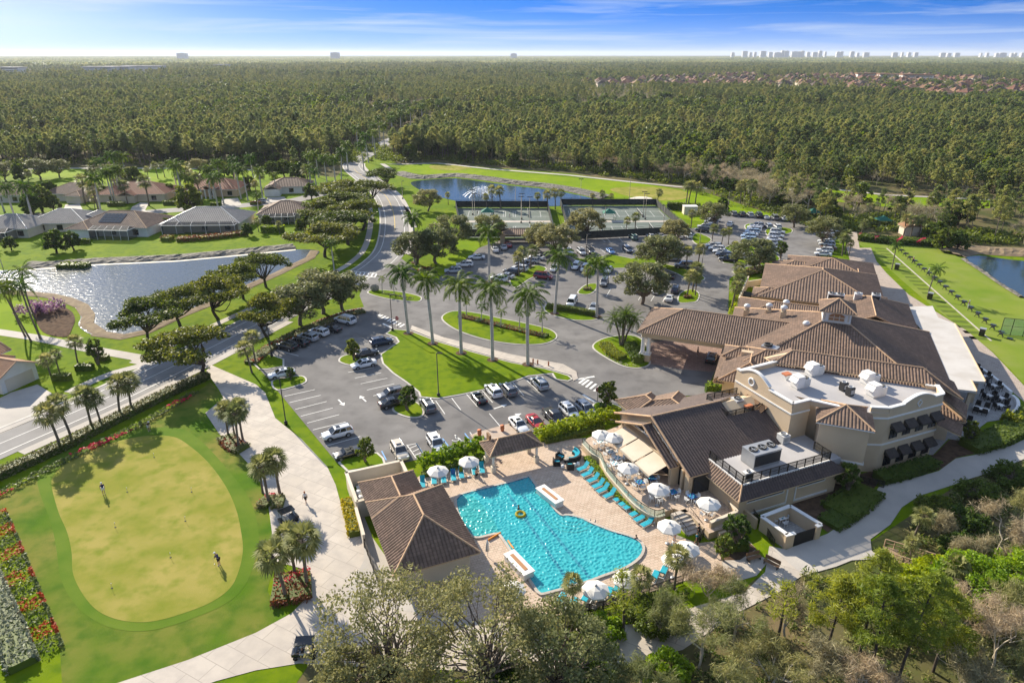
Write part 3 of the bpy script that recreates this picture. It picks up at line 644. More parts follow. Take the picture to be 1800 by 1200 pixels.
class Roof:
 def __init__(s,frame):s.mb=MB(frame);s.cap=MB(frame);s.pitch=.42;s.amp=.085
 def slope(s,poly,t=.16):corrugate(s.mb,poly,s.pitch,s.amp);slab(s.mb,poly,t)
 def ridge(s,p,q,r=.13):s.cap.tube([(p[0],p[1],p[2]+.06),(q[0],q[1],q[2]+.06)],r,6)
 def hip(s,x0,x1,y0,y1,ze,k,axis='x',ends=('h','h'),skip=(),zr=None):
  """hip roof over a rectangle; axis = ridge direction; ends: h hip, g gable; skip: slopes left out"""
  if axis=='x':
   T=lambda a,b,z:(a,b,z);a0,a1,b0,b1=x0,x1,y0,y1
  else:
   T=lambda a,b,z:(b,a,z);a0,a1,b0,b1=y0,y1,x0,x1
  w=(b1-b0)/2;bm=(b0+b1)/2;zt=ze+w*k
  ra=a0+(w if ends[0]=='h' else 0);rb=a1-(w if ends[1]=='h' else 0)
  if ra>rb:m=(ra+rb)/2;d=ra-m;ra=rb=m;zt=ze+(a1-a0)/2*k
  A,B,Cc,D=T(a0,b0,ze),T(a1,b0,ze),T(a1,b1,ze),T(a0,b1,ze);E,F=T(ra,bm,zt),T(rb,bm,zt)
  if 'b0' not in skip:s.slope([A,B,F,E]if rb-ra>.01 else[A,B,E])
  if 'b1' not in skip:s.slope([Cc,D,E,F]if rb-ra>.01 else[Cc,D,E])
  if ends[0]=='h':
   if 'a0' not in skip:s.slope([D,A,E])
   s.ridge(A,E);s.ridge(D,E)
  else:s.ridge(A,E,.1);s.ridge(D,E,.1)
  if ends[1]=='h':
   if 'a1' not in skip:s.slope([B,Cc,F])
   s.ridge(B,F);s.ridge(Cc,F)
  else:s.ridge(B,F,.1);s.ridge(Cc,F,.1)
  if rb-ra>.01:s.ridge(E,F)
  return dict(E=E,F=F,zt=zt)
 def build(s,parent,tile='roof_tile',cap='ridge_tile',fascia='fascia',name='roof'):
  o=s.mb.build(name,[tile,fascia],parent)
  if s.cap.v:s.cap.build('ridge_cap',cap,o)
  return o
F23=(30,85,23);FM=(30,85,-22)
def part_box(name,frame,dims,m,parent):
 b=MB(frame)
 for d in dims:b.box(*d)
 return b.build(name,m,parent)
club=thing('clubhouse','large tan clubhouse with brown barrel tile roofs, a cupola and a flat-roofed two storey wing','clubhouse',(30,85,0))
r=Roof(FM)
r.pitch=.42;r.amp=.09
cx,cy,za=14.5,32.6,12.0;k=.42;xl,xr,yn,yf=-3.0,32.3,14.0,50.4;zl=za-(cx-xl)*k;zr_=za-(xr-cx)*k
zn=za-(cy-yn)*k;zf=za-(yf-cy)*k
Ap=(cx,cy,za)
r.slope([(xl,yn,zn),(xr,yn,zn),Ap]);r.slope([(xr,yn,zr_),(xr,yf,zr_),Ap]);r.slope([(xr,yf,zf),(xl,yf,zf),Ap]);r.slope([(xl,yf,zl),(xl,yn,zl),Ap])
for c_ in((xl,yn,zn),(xr,yn,zn),(xr,yf,zf),(xl,yf,zl)):r.ridge(c_,Ap,.16)
r.hip(-18.2,9.0,26.1,40.1,6.0,.43,'x',('h','g'))
r.hip(14.0,30.2,44.0,64.0,5.2,.42,'y',('g','h'))
r.hip(-2.5,14.5,44,58,4.6,.30,'x',('h','g'))
r.hip(-2.2,6.5,12.0,20.5,5.6,.42,'y',('h','g'))
r.hip(1.0,12.5,17.5,24.0,7.0,.40,'x',('h','g'))
r.hip(-2.5,1.5,20.0,25.0,6.4,.40,'x',('h','g'))
r.build(club)
r=Roof(FM);r.pitch=.42;r.amp=.09
r.slope([(5.5,12.2,9.8),(27.4,12.7,9.8),(25.7,15.6,11.0),(8.0,15.3,11.0)])
r.slope([(27.4,12.7,9.8),(30.8,12.4,8.4),(30.2,17.0,8.9),(25.7,15.6,11.0)])
r.slope([(5.5,12.2,9.8),(8.0,15.3,11.0),(8.0,20.5,9.0),(4.0,17.0,8.6)])
r.slope([(8.0,15.3,11.0),(25.7,15.6,11.0),(27,19,9.6),(8,19,9.6)])
r.ridge((8,15.3,11),(25.7,15.6,11));r.ridge((25.7,15.6,11),(30.8,12.4,8.4));r.ridge((8,15.3,11),(5.5,12.2,9.8))
r.slope([(27.6,8.8,5.6),(30.6,8.0,4.9),(31.4,11.5,5.0),(28.4,12.6,5.8)]);r.slope([(28.0,12.6,8.2),(31.4,11.0,6.4),(32.0,14.5,6.6),(29.5,16.5,8.2)])
r.build(club,name='mansard_roof')
cup=MB(FM);cup.box(12.3,16.7,30.3,34.7,10.4,13.1,0);cup.build('cupola',['white_trim'],club);cup=club.children[-1]
b=MB(FM);b.prism([(13.2+0,0)]and[(13.2,11.55),(15.8,11.55),(15.8,12.4),(15.3,12.72),(14.5,12.85),(13.7,12.72),(13.2,12.4)],0,1)
b.v=[b.tr((p[0],p[1],p[2]))for p in[(0,0,0)]*0];b.f=[];b.m=[]
arc=[(13.25,11.5),(15.75,11.5),(15.75,12.3),(15.35,12.62),(14.5,12.78),(13.65,12.62),(13.25,12.3)]
b.add([(x,30.26,z)for x,z in arc],[tuple(range(len(arc)))]);b.build('window','orange_tile',cup)
b=MB(FM)
for x in(13.25,14.05,14.9,15.7):b.box(x-.05,x+.05,30.18,30.255,11.45,12.5)
for z in(11.45,12.05):b.box(13.2,15.8,30.18,30.255,z-.05,z+.05)
for x in(12.6,16.3):b.box(x-.13,x+.13,30.2,30.27,11.5,12.6)
b.box(12.2,16.8,30.14,30.25,11.1,11.25)
b.build('window_frame','cream_wall',cup)
r=Roof(FM);r.hip(11.6,17.4,29.6,35.4,13.1,.55);r.build(cup)
b=MB(FM)
b.box(-1.6,30.8,15.5,49.0,0,4.9);b.box(15.2,29.0,48,63,0,5.1);b.box(-1.5,15,45,57,0,4.5);b.box(-1.2,5.6,12.9,20,0,5.5);b.box(1.8,12,18.2,24,4,6.9)
b.box(-1.8,1.4,20.6,24.4,4,6.3);b.box(.5,4.6,20.2,21.2,5.4,7.6)
b.build('wall','stucco',club)
b=MB(FM)
for y in(26.9,39.3):b.box(-17.4,0,y-.3,y+.3,5.0,5.98)
b.box(-17.4,-16.8,27.2,39,5.0,5.98)
b.build('beam','stucco_warm',club)
for y in(27.4,39.0):
 for x in(-16.6,-1.6):
  b=MB(FM);b.box(x-1.0,x+1.0,y-.75,y+.75,0,1.5,1);b.box(x-1.08,x+1.08,y-.83,y+.83,1.5,1.62,0)
  for dx in(-.55,.55):b.lathe([(.42,1.62),(.36,1.9),(.33,4.6),(.45,4.8),(.45,5.0)],(x+dx,y,0),14,0)
  b.build('column',['white_trim','stucco'],club)
bx=[(5.2,4.4),(5.2,-6.9),(8.4,-6.9),(8.4,-4.0),(14.0,-11.6),(16.2,-12.7),(26.7,-12.7),(28.4,-10.4),(13.2,5.0)]
BL=bx
b=MB(F23);b.prism(BL,0,9.2,0,1);b.build('wall',['stucco','flat_roof'],club)
pw=MB(F23);pc=MB(F23);tr=MB(F23)
def para(p,q,z1,n=1,arch=0.0,base=9.2):
 for i in range(n):
  t0,t1=i/n,(i+1)/n
  a=(p[0]+(q[0]-p[0])*t0,p[1]+(q[1]-p[1])*t0);c=(p[0]+(q[0]-p[0])*t1,p[1]+(q[1]-p[1])*t1)
  za=z1+arch*math.sin(math.pi*t0);zb=z1+arch*math.sin(math.pi*t1)
  pw.wall(a,c,base,za,.3,z1b=zb);pc.wall(a,c,za,za+.16,.52,z0b=zb,z1b=zb+.16)
def lerp2(p,q,t):return(p[0]+(q[0]-p[0])*t,p[1]+(q[1]-p[1])*t)
w0,w1=(5.36,4.3),(5.36,-6.8)
para(w0,lerp2(w0,w1,.08),10.3);para(lerp2(w0,w1,.08),lerp2(w0,w1,.60),10.35,14,1.05);para(lerp2(w0,w1,.60),w1,9.95)
para((5.36,-6.75),(8.3,-6.75),9.95);para((8.3,-6.75),(10.8,-10.2),9.9)
def put():
 global pw,pc,tr
 for q,nm,m in((pw,'parapet','stucco'),(pc,'parapet_cap','white_trim'),(tr,'trim_band','white_trim')):
  if q.v:q.build(nm,m,club)
 pw,pc,tr=MB(F23),MB(F23),MB(F23)
tr.wall((5.17,4.3),(5.17,-6.92),8.35,8.55,.14);tr.wall((5.2,-6.94),(8.4,-6.94),8.35,8.55,.14)
para((13.1,4.8),(5.4,4.3),9.9);put()
e0,e1=(16.3,-12.54),(26.6,-12.54)
para((14.3,-11.4),e0,9.85);para(e0,lerp2(e0,e1,.26),9.85);para(lerp2(e0,e1,.26),lerp2(e0,e1,.82),10.0,14,.8);para(lerp2(e0,e1,.82),e1,9.9)
para((26.6,-12.5),(28.2,-10.4),9.9);para((28.2,-10.4),(27.2,-9.4),9.7)
for z in(8.3,4.25):
 if z<5:put()
 tr.wall((16.25,-12.74),(26.75,-12.74),z,z+.22,.16);tr.wall((14.1,-11.65),(16.25,-12.74),z,z+.22,.16)
dx=21.9
put()
for a,c in(((dx-.45,9.55),(dx,10.1)),((dx,10.1),(dx+.45,9.55)),((dx+.45,9.55),(dx,9.0)),((dx,9.0),(dx-.45,9.55))):
 tr.tube([(a[0],-12.74,a[1]),(c[0],-12.74,c[1])],.07,4)
put();tr.tube([(5.15,1.0+.55*math.cos(R(t)),9.7+.55*math.sin(R(t)))for t in range(0,361,30)],.14,5)
tr.build('medallion','white_trim',club)
for z0,z1,za in((5.0,7.1,7.45),(.7,3.0,3.35)):
 for i in range(4):
  x=17.35+i*2.5
  b=MB(F23);b.box(x,x+1.45,-12.76,-12.72,z0,z1);w=b.build('window','dark_glass',club)
  b=MB(F23)
  for xx in(x,x+.72,x+1.42):b.box(xx,xx+.05,-12.80,-12.765,z0,z1)
  b.box(x-.04,x+1.5,-12.80,-12.765,z0+1.2,z0+1.26);b.build('frame','bronze',w)
  b=MB(F23);y0,y1=-12.74,-13.75
  v=[(x-.2,y0,za),(x+1.65,y0,za),(x+1.65,y1,za-.75),(x-.2,y1,za-.75)]
  b.add(v+[(p[0],p[1],p[2]-.05)for p in v],[(0,3,2,1),(4,5,6,7),(2,3,7,6)])
  b.add([(x-.2,y0,za-.06),(x-.2,y0,za-.75),(x-.2,y1,za-.76)],[(0,1,2)]);b.add([(x+1.65,y0,za-.06),(x+1.65,y0,za-.75),(x+1.65,y1,za-.76)],[(0,2,1)])
  b.add([(x-.2,y1,za-.76),(x+1.65,y1,za-.76),(x+1.65,y1,za-1.0),(x-.2,y1,za-1.0)],[(3,2,1,0)])
  b.build('awning','brown_canvas',club)
for i in range(3):
 y=1.6-i*1.55
 b=MB(F23);b.box(5.17,5.19,y-.9,y-.1,6.0,7.1);b.build('window','dark_glass',club)
 b=MB(F23);v=[(5.16,y,7.5),(5.16,y-1.2,7.5),(4.0,y-1.2,6.75),(4.0,y,6.75)]
 b.add(v+[(p[0],p[1],p[2]-.06)for p in v],[(0,1,2,3),(7,6,5,4),(3,2,6,7),(0,3,7,4),(1,5,6,2)])
 for j in range(1,5):b.tube([(5.15,y-j*.24,7.53),(4.0,y-j*.24,6.78)],.025,4)
 b.build('awning','wood',club)
b=MB(FM);b.box(12.1,18.0,-2.6,4.0,0,8.8);b.build('tower_wall','stucco',club)
b=MB(FM);b.box(12.0,18.1,-2.72,-2.56,3.6,3.85);b.box(17.96,18.12,-2.7,1.5,3.6,3.85)
b.build('trim_band','white_trim',club)
r=Roof(FM);r.hip(11.6,18.5,-3.0,3.9,8.85,.42);r.build(club,fascia='white_trim',name='tower_roof')
b=MB(FM);b.box(18.02,18.06,.2,1.9,.1,2.6);b.build('door','bronze',club)
b=MB(FM);b.box(18.02,18.06,.3,1.3,6.3,7.4);b.build('window','dark_glass',club)
b=MB(FM);b.prism([(31.9,25.0),(35.6,25.4),(35.6,29.4),(37.6,29.9),(37.6,57.5),(35.2,60.2),(35.2,67.5),(29.4,64.5),(30.4,56),(31.9,48)],4.15,4.5,0);b.build('canopy_roof','white_roof',club)
b=MB(FM);b.wall((37.64,30),(37.64,57.5),4.0,4.62,.14);b.wall((35.64,25.4),(35.64,29.6),4.0,4.62,.14);b.build('canopy_fascia','fascia',club)
for y in(26,31,37,43,49,55):
 b=MB(FM);x=35 if y<30 else 36.8;b.box(x-.25,x+.25,y-.25,y+.25,0,4.15);b.build('column','stucco',club)
b=MB(FM);b.box(30.81,30.84,22,48,.2,3.2);b.build('window_wall','dark_glass',club)
TZ=1.0
hall=thing('restaurant_hall','dark tiled restaurant hall with a glazed gable and three beige awnings above the pool terrace','restaurant',(18,80,0))
r=Roof(F23);r.pitch=.42
zr,zs=8.0,8.0-9.1*.44
r.slope([(-12,-8.6,zs),(5.1,-8.6,zs),(5.1,-2.0,zr-2.5*.44),(-1.4,-2.0,zr-2.5*.44),(-.5,.5,zr),(-12,.5,zr)])
r.slope([(-12,9.6,zs),(-12,.5,zr),(-.5,.5,zr),(5.1,3.0,zr-2.5*.44),(5.1,9.6,zs)])
r.ridge((-12,.5,zr),(-.5,.5,zr));r.ridge((-12,-8.6,zs),(-12,.5,zr),.16);r.ridge((-12,9.6,zs),(-12,.5,zr),.16)
zr2=7.0
r.slope([(-13.3,-6.1,zr2-6.6*.44),(-11.9,-6.1,zr2-6.6*.44),(-11.9,.5,zr2),(-13.3,.5,zr2)]);r.slope([(-13.3,7.1,zr2-6.6*.44),(-13.3,.5,zr2),(-11.9,.5,zr2),(-11.9,7.1,zr2-6.6*.44)])
r.ridge((-13.3,.5,zr2),(-11.9,.5,zr2));r.ridge((-13.3,-6.1,zr2-6.6*.44),(-13.3,.5,zr2),.14);r.ridge((-13.3,7.1,zr2-6.6*.44),(-13.3,.5,zr2),.14)
r.build(hall,tile='roof_tile_dark',cap='ridge_tile')
b=MB(F23)
def gable(x,x2,hw,ze,zt,z0,yc=.5):
 b.add([(x,yc-hw,z0),(x,yc+hw,z0),(x,yc+hw,ze),(x,yc,zt),(x,yc-hw,ze),(x2,yc-hw,z0),(x2,yc+hw,z0),(x2,yc+hw,ze),(x2,yc,zt),(x2,yc-hw,ze)],[(0,4,3,2,1),(5,6,7,8,9),(0,5,9,4),(1,2,7,6),(4,9,8,3),(2,3,8,7)])
gable(-11.3,5.0,8.2,zs+.15,zr-.3,0)
b.box(-12.6,-11.4,-5.7,-5.1,0,3.9);b.box(-12.6,-11.4,6.1,6.6,0,3.9);b.box(-12.5,-11.4,-5.5,6.5,3.75,4.15)
b.box(-11.75,-11.1,-8.2,-7.4,0,3.9);b.box(-11.75,-11.1,-6.9,-6.5,0,3.9)
b.build('wall','stucco',hall)
b=MB(F23);b.add([(-11.34,-4.9,4.2),(-11.34,.5,6.45),(-11.34,5.9,4.2)],[(0,1,2)]);b.add([(-11.33,-7.3,TZ),(-11.33,6.0,TZ),(-11.33,6.0,3.7),(-11.33,-7.3,3.7)],[(3,2,1,0)]);b.add([(-11.0,-8.34,TZ),(-8.3,-8.34,TZ),(-8.3,-8.34,3.6),(-11.0,-8.34,3.6)],[(0,1,2,3)])
w=b.build('window_glass','window_glass',hall)
b=MB(F23)
for y in(-3.6,-1.6,.5,2.6,4.6):
 b.box(-11.42,-11.35,y-.09,y+.09,4.2,6.45-abs(y-.5)*.417)
b.wall((-11.39,-5.2),(-11.39,6.2),4.16,4.36,.1)
for s_ in(-1,1):b.tube([(-11.4,.5+s_*5.6,4.2),(-11.4,.5,6.55)],.12,4)
b.build('frame','white_trim',w)
for i in range(3):
 y=5.6-i*3.65;b=MB(F23);v=[(-12.65,y,4.05),(-12.65,y-3.4,4.05),(-15.6,y-3.4,3.05),(-15.6,y,3.05)]
 b.add(v+[(p[0],p[1],p[2]-.06)for p in v],[(0,1,2,3),(7,6,5,4),(0,3,7,4),(1,5,6,2)])
 b.wall((-15.62,y),(-15.62,y-3.4),2.78,3.08,.05)
 a=b.build('awning','awning_canvas',hall)
 b=MB(F23);b.tube([(-15.55,y,3.0),(-15.55,y-3.4,3.0)],.05,6)
 for yy in(y-.4,y-3.0):b.tube([(-12.66,yy,3.6),(-15.5,yy,2.98)],.035,5)
 b.build('awning_frame','white_trim',a)
b=MB(F23);b.box(-1.2,5.1,-1.9,3.6,6.0,6.45);b.build('roof_deck','flat_roof',hall)
def railing(frame,pts,z0,h,parent,mesh='fence_mesh',name='railing',step=1.4,post=.05,m='bronze'):
 b=MB(frame);g=MB(frame)
 for(p,q)in zip(pts,pts[1:]):
  l=math.hypot(q[0]-p[0],q[1]-p[1]);n=max(1,int(round(l/step)))
  for i in range(n+1):
   c_=lerp2(p,q,i/n);b.box(c_[0]-post,c_[0]+post,c_[1]-post,c_[1]+post,z0,z0+h)
  b.wall(p,q,z0+h,z0+h+.07,.09);b.wall(p,q,z0+.08,z0+.13,.05);b.wall(p,q,z0+h*.55,z0+h*.55+.04,.04)
  g.wall(p,q,z0+.14,z0+h-.01,.012)
 o=b.build(name,m,parent);g.build('infill',mesh,o);return o
railing(F23,[(-.4,3.5),(-1.15,.4),(-1.15,-1.8),(5.0,-1.8)],6.46,1.15,hall)
railing(F23,[(-.4,3.5),(5.0,3.5)],6.46,1.15,hall)
r=Roof(F23);r.pitch=.42
r.slope([(-9.3,-14.7,3.5),(8.2,-14.7,3.5),(6.4,-13.3,4.75),(-7.85,-13.3,4.75)])
r.build(hall,tile='roof_tile_dark',name='mansard_roof')
r=Roof(F23);r.pitch=.42
r.slope([(-9.3,-14.7,3.5),(-7.85,-13.3,4.75),(-7.85,-6.8,4.75),(-9.3,-8.4,3.5)]);r.ridge((-9.3,-14.7,3.5),(-7.85,-13.3,4.75))
r.build(hall,tile='roof_tile',name='mansard_roof')
b=MB(F23);b.box(-8.5,7.4,-13.9,-6.0,0,3.6,0);b.box(-7.8,8.4,-13.2,-2.0,3.6,4.55,1);b.build('wall',['stucco','flat_roof'],hall)
b=MB(F23);b.wall((-7.85,-13.3),(6.2,-13.3),4.4,4.88,.25);b.wall((-7.85,-13.2),(-7.85,-7.0),4.4,4.88,.25);b.build('parapet_cap','white_trim',hall)
railing(F23,[(-7.85,-7.0),(-7.85,-13.3),(6.2,-13.3),(6.2,-10.6)],4.88,1.15,hall)
for x0,x1 in((-7.2,-1.6),(1.0,5.2)):
 b=MB(F23);b.box(x0,x1,-13.96,-13.91,2.5,2.95);w=b.build('window','dark_glass',hall)
 b=MB(F23);b.box(x0-.15,x1+.15,-14.0,-13.91,2.32,2.48);b.box(x1+.02,x1+.16,-14.0,-13.91,2.48,3.1);b.build('sill','white_trim',w)
b=MB(F23);b.box(-8.4,-1.0,-14.02,-13.92,.5,.75);b.box(.6,6.0,-14.02,-13.92,.5,.75);b.box(-1.0,-.8,-14.0,-13.9,.5,3.4);b.box(.4,.6,-14.0,-13.9,.5,3.4);b.build('trim_band','white_trim',hall)
def ac_unit(name,frame,x,y,z,sx,sy,h,label,mats=('light_metal','dark_grille'),fans=1,ang=None,axis='x',group='air conditioning units on the clubhouse roofs'):
 fx,fy,fa=frame;c_,s_=math.cos(R(fa)),math.sin(R(fa))
 t=thing(name,label,'air conditioner',(fx+x*c_-y*s_,fy+x*s_+y*c_,z),R(fa),group)
 b=MB();b.box(-sx/2,sx/2,-sy/2,sy/2,.18,h);b.box(-sx/2-.03,sx/2+.03,-sy/2-.03,sy/2+.03,h-.12,h+.02);b.box(-sx/2+.05,sx/2-.05,-sy/2+.05,sy/2-.05,0,.18)
 b.build('housing',mats[0],t,local=True)
 b=MB();b.box(-sx/2+.1,sx/2-.1,-sy/2-.02,-sy/2-.003,.35,h-.25);b.build('grille',mats[1],t,local=True)
 for i in range(fans):
  d=(i-(fans-1)/2)*(sx if axis=='x' else sy)/max(fans,1);c2=(d,0)if axis=='x' else(0,d);rr=min(sx/(fans if axis=='x' else 1),sy/(1 if axis=='x' else fans))*.4
  b=MB();b.lathe([(rr,h+.02),(rr*1.05,h+.16),(rr*.85,h+.16),(rr*.8,h+.06)],(c2[0],c2[1],0),14);f=b.build('fan',mats[1],t,local=True)
  b=MB();b.box(c2[0]-rr*.75,c2[0]+rr*.75,c2[1]-.05,c2[1]+.05,h+.07,h+.1);b.box(c2[0]-.05,c2[0]+.05,c2[1]-rr*.75,c2[1]+rr*.75,h+.101,h+.13);b.build('blade','grey_metal',f,local=True)
 return t
def rooftop_pack(x,y,z,label):
 """tall packaged unit: cabinet with a slanted hood and a fan deck beside it"""
 t=thing('rooftop_unit',label,'air conditioner',(30+x*math.cos(R(23))-y*math.sin(R(23)),85+x*math.sin(R(23))+y*math.cos(R(23)),z),R(23),'packaged units on the flat roof')
 b=MB();b.box(-.9,.35,-.7,.7,.25,1.95);b.add([(-.9,-.7,1.0),(-.9,.7,1.0),(-1.35,.7,1.15),(-1.35,-.7,1.15),(-.9,-.7,1.75),(-.9,.7,1.75)],[(3,2,5,4),(0,4,3)[::-1],(1,2,5),(0,1,2,3)]);b.build('cabinet','white_trim',t,local=True)
 b=MB();b.box(.36,1.5,-.68,.68,.3,1.4);b.box(-.85,1.45,-.6,.6,0,.3);b.build('condenser','light_metal',t,local=True)
 b=MB();b.lathe([(.5,1.4),(.52,1.5),(.44,1.5),(.42,1.42)],(.93,0,0),14);b.build('fan','dark_grille',t,local=True)
rooftop_pack(10.8,-2.2,9.2,'white packaged roof unit nearest the arched pool-side parapet')
rooftop_pack(15.9,.2,9.2,'white packaged roof unit beside the terracotta vent against the tile slope')
rooftop_pack(20.9,-5.2,9.2,'white packaged roof unit in front of the right end of the tile slope')
rooftop_pack(18.6,-8.3,9.2,'white packaged roof unit just behind the arched terrace-side parapet')
ac_unit('condenser_unit',F23,15.9,-5.4,9.2,.85,.85,1.25,'dark tall condenser on the flat roof, farther of the two side by side',('dark_grille','grey_metal'))
ac_unit('condenser_unit',F23,15.5,-6.9,9.2,.85,.85,1.25,'dark tall condenser on the flat roof, nearer of the two side by side',('dark_grille','grey_metal'))
ac_unit('condenser_unit',F23,2.6,.6,6.46,1.3,1.3,1.3,'single grey condenser standing on the railed roof deck',('light_metal','dark_grille'))
ac_unit('air_handler',F23,-2.0,-9.8,4.56,4.3,2.4,2.1,'big grey box-shaped air handler with three fans on the railed plant roof',('grey_metal','dark_grille'),3,None)
ac_unit('condenser_unit',F23,-6.3,-12.4,4.56,1.3,.6,1.2,'small white condenser behind the railing corner of the plant roof',('white_trim','dark_grille'))
ac_unit('condenser_unit',F23,4.2,-7.2,4.56,1.2,1.2,1.2,'square pale condenser under the tall tan wall on the plant roof',('light_metal','grey_metal'))
ac_unit('condenser_unit',FM,15.8,56.2,6.4,3.0,1.4,1.9,'long double condenser behind the cupola, leftmost of the three',('light_metal','dark_grille'),2)
ac_unit('condenser_unit',FM,19.8,56.4,6.9,1.4,1.4,1.9,'tall grey condenser behind the cupola, middle of the three',('light_metal','grey_metal'))
ac_unit('condenser_unit',FM,23.0,56.6,7.1,1.5,1.6,1.9,'tall dark-fronted condenser behind the cupola, next to the white canopy',('light_metal','dark_grille'))
ac_unit('condenser_unit',FM,6.6,47.6,4.9,1.6,1.4,1.5,'squat condenser on the low roof left of the cupola',('light_metal','dark_grille'))
for(x,y,z,lb)in((11.2,.6,9.2,'terracotta capped roof vent at the middle of the flat roof'),(17.0,1.8,9.2,'terracotta capped roof vent against the tile slope of the flat roof'),(3.2,-1.2,6.46,'terracotta capped roof vent on the railed roof deck')):
 t=thing('roof_vent',lb,'roof vent',(30+x*math.cos(R(23))-y*math.sin(R(23)),85+x*math.sin(R(23))+y*math.cos(R(23)),z),R(23),'terracotta roof vents')
 b=MB();b.box(-.35,.35,-.35,.35,0,.75);b.build('shaft','light_metal',t,local=True);b=MB();b.box(-.6,.6,-.45,.45,.75,.95);b.build('cap','terracotta_cap',t,local=True)
for(x,y,z,lb)in((3.6,42.0,7.4,'large domed exhaust stack on the slope beyond the entrance canopy, farther'),(6.5,42.2,8.4,'domed metal exhaust stack on a box near the cupola'),(6.2,37.0,9.0,'metal exhaust stack standing on the roof valley'),(-.4,43.6,6.2,'round exhaust fan beside the tan parapet box'),(10.0,30.0,9.0,'short white flue on the main slope left of the cupola')):
 t=thing('exhaust_stack',lb,'exhaust vent',(30+x*math.cos(R(-22))-y*math.sin(R(-22)),85+x*math.sin(R(-22))+y*math.cos(R(-22)),z),R(-22),'exhaust vents on the tiled roofs')
 b=MB();b.box(-.5,.5,-.5,.5,-.6,.7);b.build('base','stucco_warm',t,local=True);b=MB();b.lathe([(.42,.7),(.42,1.2),(.62,1.25),(.62,1.6),(.35,1.85),(.1,1.95)],(0,0,0),12);b.build('fan_hood','light_metal',t,local=True)
b=MB(FM);b.box(1.2,3.8,21.6,23.6,6.9,8.1);
t=thing('cooling_unit','dark slanted kitchen exhaust fan beside the entrance canopy roof','exhaust vent',(30+4.8*math.cos(R(-22))-22.2*math.sin(R(-22)),85+4.8*math.sin(R(-22))+22.2*math.cos(R(-22)),8.0),R(-40))
b=MB();b.box(-1.3,1.3,-.8,.8,-.9,.5);b.build('housing','grey_metal',t,local=True);b=MB();b.lathe([(.7,.5),(.75,.8),(.5,.85),(.45,.6)],(-.4,0,0),12);b.build('fan','dark_grille',t,local=True)
pav=thing('entry_pavilion','small tan pavilion with a stepped brown tile roof between the car park and the restaurant','pavilion',(21,92,0))
r=Roof(F23);r.hip(-9.3,-2.7,9.0,13.9,3.5,.5,'y',('g','h'));r.hip(-9.2,1.6,4.5,12.6,3.45,.44,'y',('g','h'));r.build(pav)
b=MB(F23);b.box(-8.6,-3.0,6,13.2,0,3.45);b.box(-5,1.0,4.5,11.8,0,3.4);b.build('wall','cream_wall',pav)
b=MB(F23);b.box(-8.66,-8.61,9.5,10.6,0,2.3);b.build('door','bronze',pav)
FP=(-15,70,23)
ph=thing('pool_house','pool house with long brown barrel tile roof and walled service yard beside the promenade','pool house',(-12,64,0))
r=Roof(FP);r.pitch=.42;r.amp=.11;kk=.62
r.hip(-3.1,4.0,-4.0,3.9,3.2,kk,'y',('g','h'));r.hip(-3.1,6.5,-14.3,-.6,3.2,kk*.99,'y',('h','h'))
r.build(ph,cap='ridge_tile')
b=MB(FP);b.box(-2.2,5.6,-13.4,-1.4,0,3.3);b.box(-2.2,3.1,-1.5,3.0,0,3.3);b.build('wall','cream_wall',ph)
for y in(-12,-9,-6,-3):
 b=MB(FP);b.box(5.61,5.66,y-.5,y+.5,0,2.2);b.build('door','white_trim',ph)
b=MB(FP)
for p,q in(((-3.9,1.2),(-3.9,8.0)),((-3.9,8.0),(3.4,8.0)),((3.4,8.0),(3.4,3.9)),((-3.9,1.2),(-2.2,1.2))):b.wall(p,q,0,2.35,.25,0)
for p,q in(((-3.9,1.1),(-3.9,8.15)),((-4.05,8.0),(3.55,8.0)),((3.4,8.15),(3.4,3.9)),((-3.9,1.2),(-2.2,1.2))):b.wall(p,q,2.35,2.5,.42,1)
b.wall((-4.1,1.0),(-4.3,-4.6),0,1.7,.25,0);b.wall((-4.1,1.0),(-4.3,-4.6),1.7,1.82,.36,1)
b.build('yard_wall',['cream_wall','cream_wall'],ph)
b=MB(FP)
for i in range(3):
 b.lathe([(.45,.3),(.5,.5),(.5,1.3),(.3,1.6)],(-3.1,2.0+i*1.3,0),12)
b.box(-3,2.6,6.3,6.9,.2,.8);b.box(-2.6,-1.8,5.2,6.0,0,1.0);b.box(-1.2,-.5,5.2,5.9,0,.9);b.build('pool_pumps','light_metal',ph)
railing(FP,[(-4.3,-4.6),(-4.2,-12.0)],0.0,1.2,ph,name='yard_gate')
gz=thing('pool_shelter','open hip roofed tile shelter on posts beside the pool','shelter',(1,81,0))
r=Roof(F23);r.hip(-32.8,-24.9,7.0,11.1,3.0,.62,'x',('h','h'));r.build(gz)
for x,y in((-32.1,7.7),(-32.1,10.4),(-25.6,7.7),(-25.6,10.4)):
 b=MB(F23);b.box(x-.3,x+.3,y-.3,y+.3,0,1.0,1);b.lathe([(.2,1.0),(.17,3.0)],(x,y,0),10,0);b.build('post',['white_trim','cream_wall'],gz)
b=MB(F23);b.box(-31.8,-31.5,9.9,11.0,3.4,4.5);b.build('ceiling_fan','wood',gz)
ps=thing('pro_shop','tan pro shop with a big hipped brown tile roof beyond the clubhouse cupola','pro shop',(66,146,0))
r=Roof(FM);r.pitch=.6;r.amp=.12
r.hip(1.0,26.0,59.3,86.0,4.8,.30,'y',('h','h'));r.hip(-.4,8.0,60.0,66.5,4.4,.42,'x',('h','g'));r.hip(14,26.8,60,69,4.6,.30,'x',('g','h'))
r.build(ps)
b=MB(FM);b.box(2.2,25,60.5,85,0,4.8);b.box(.5,8,60.8,65.7,0,4.4);b.build('wall','stucco',ps)
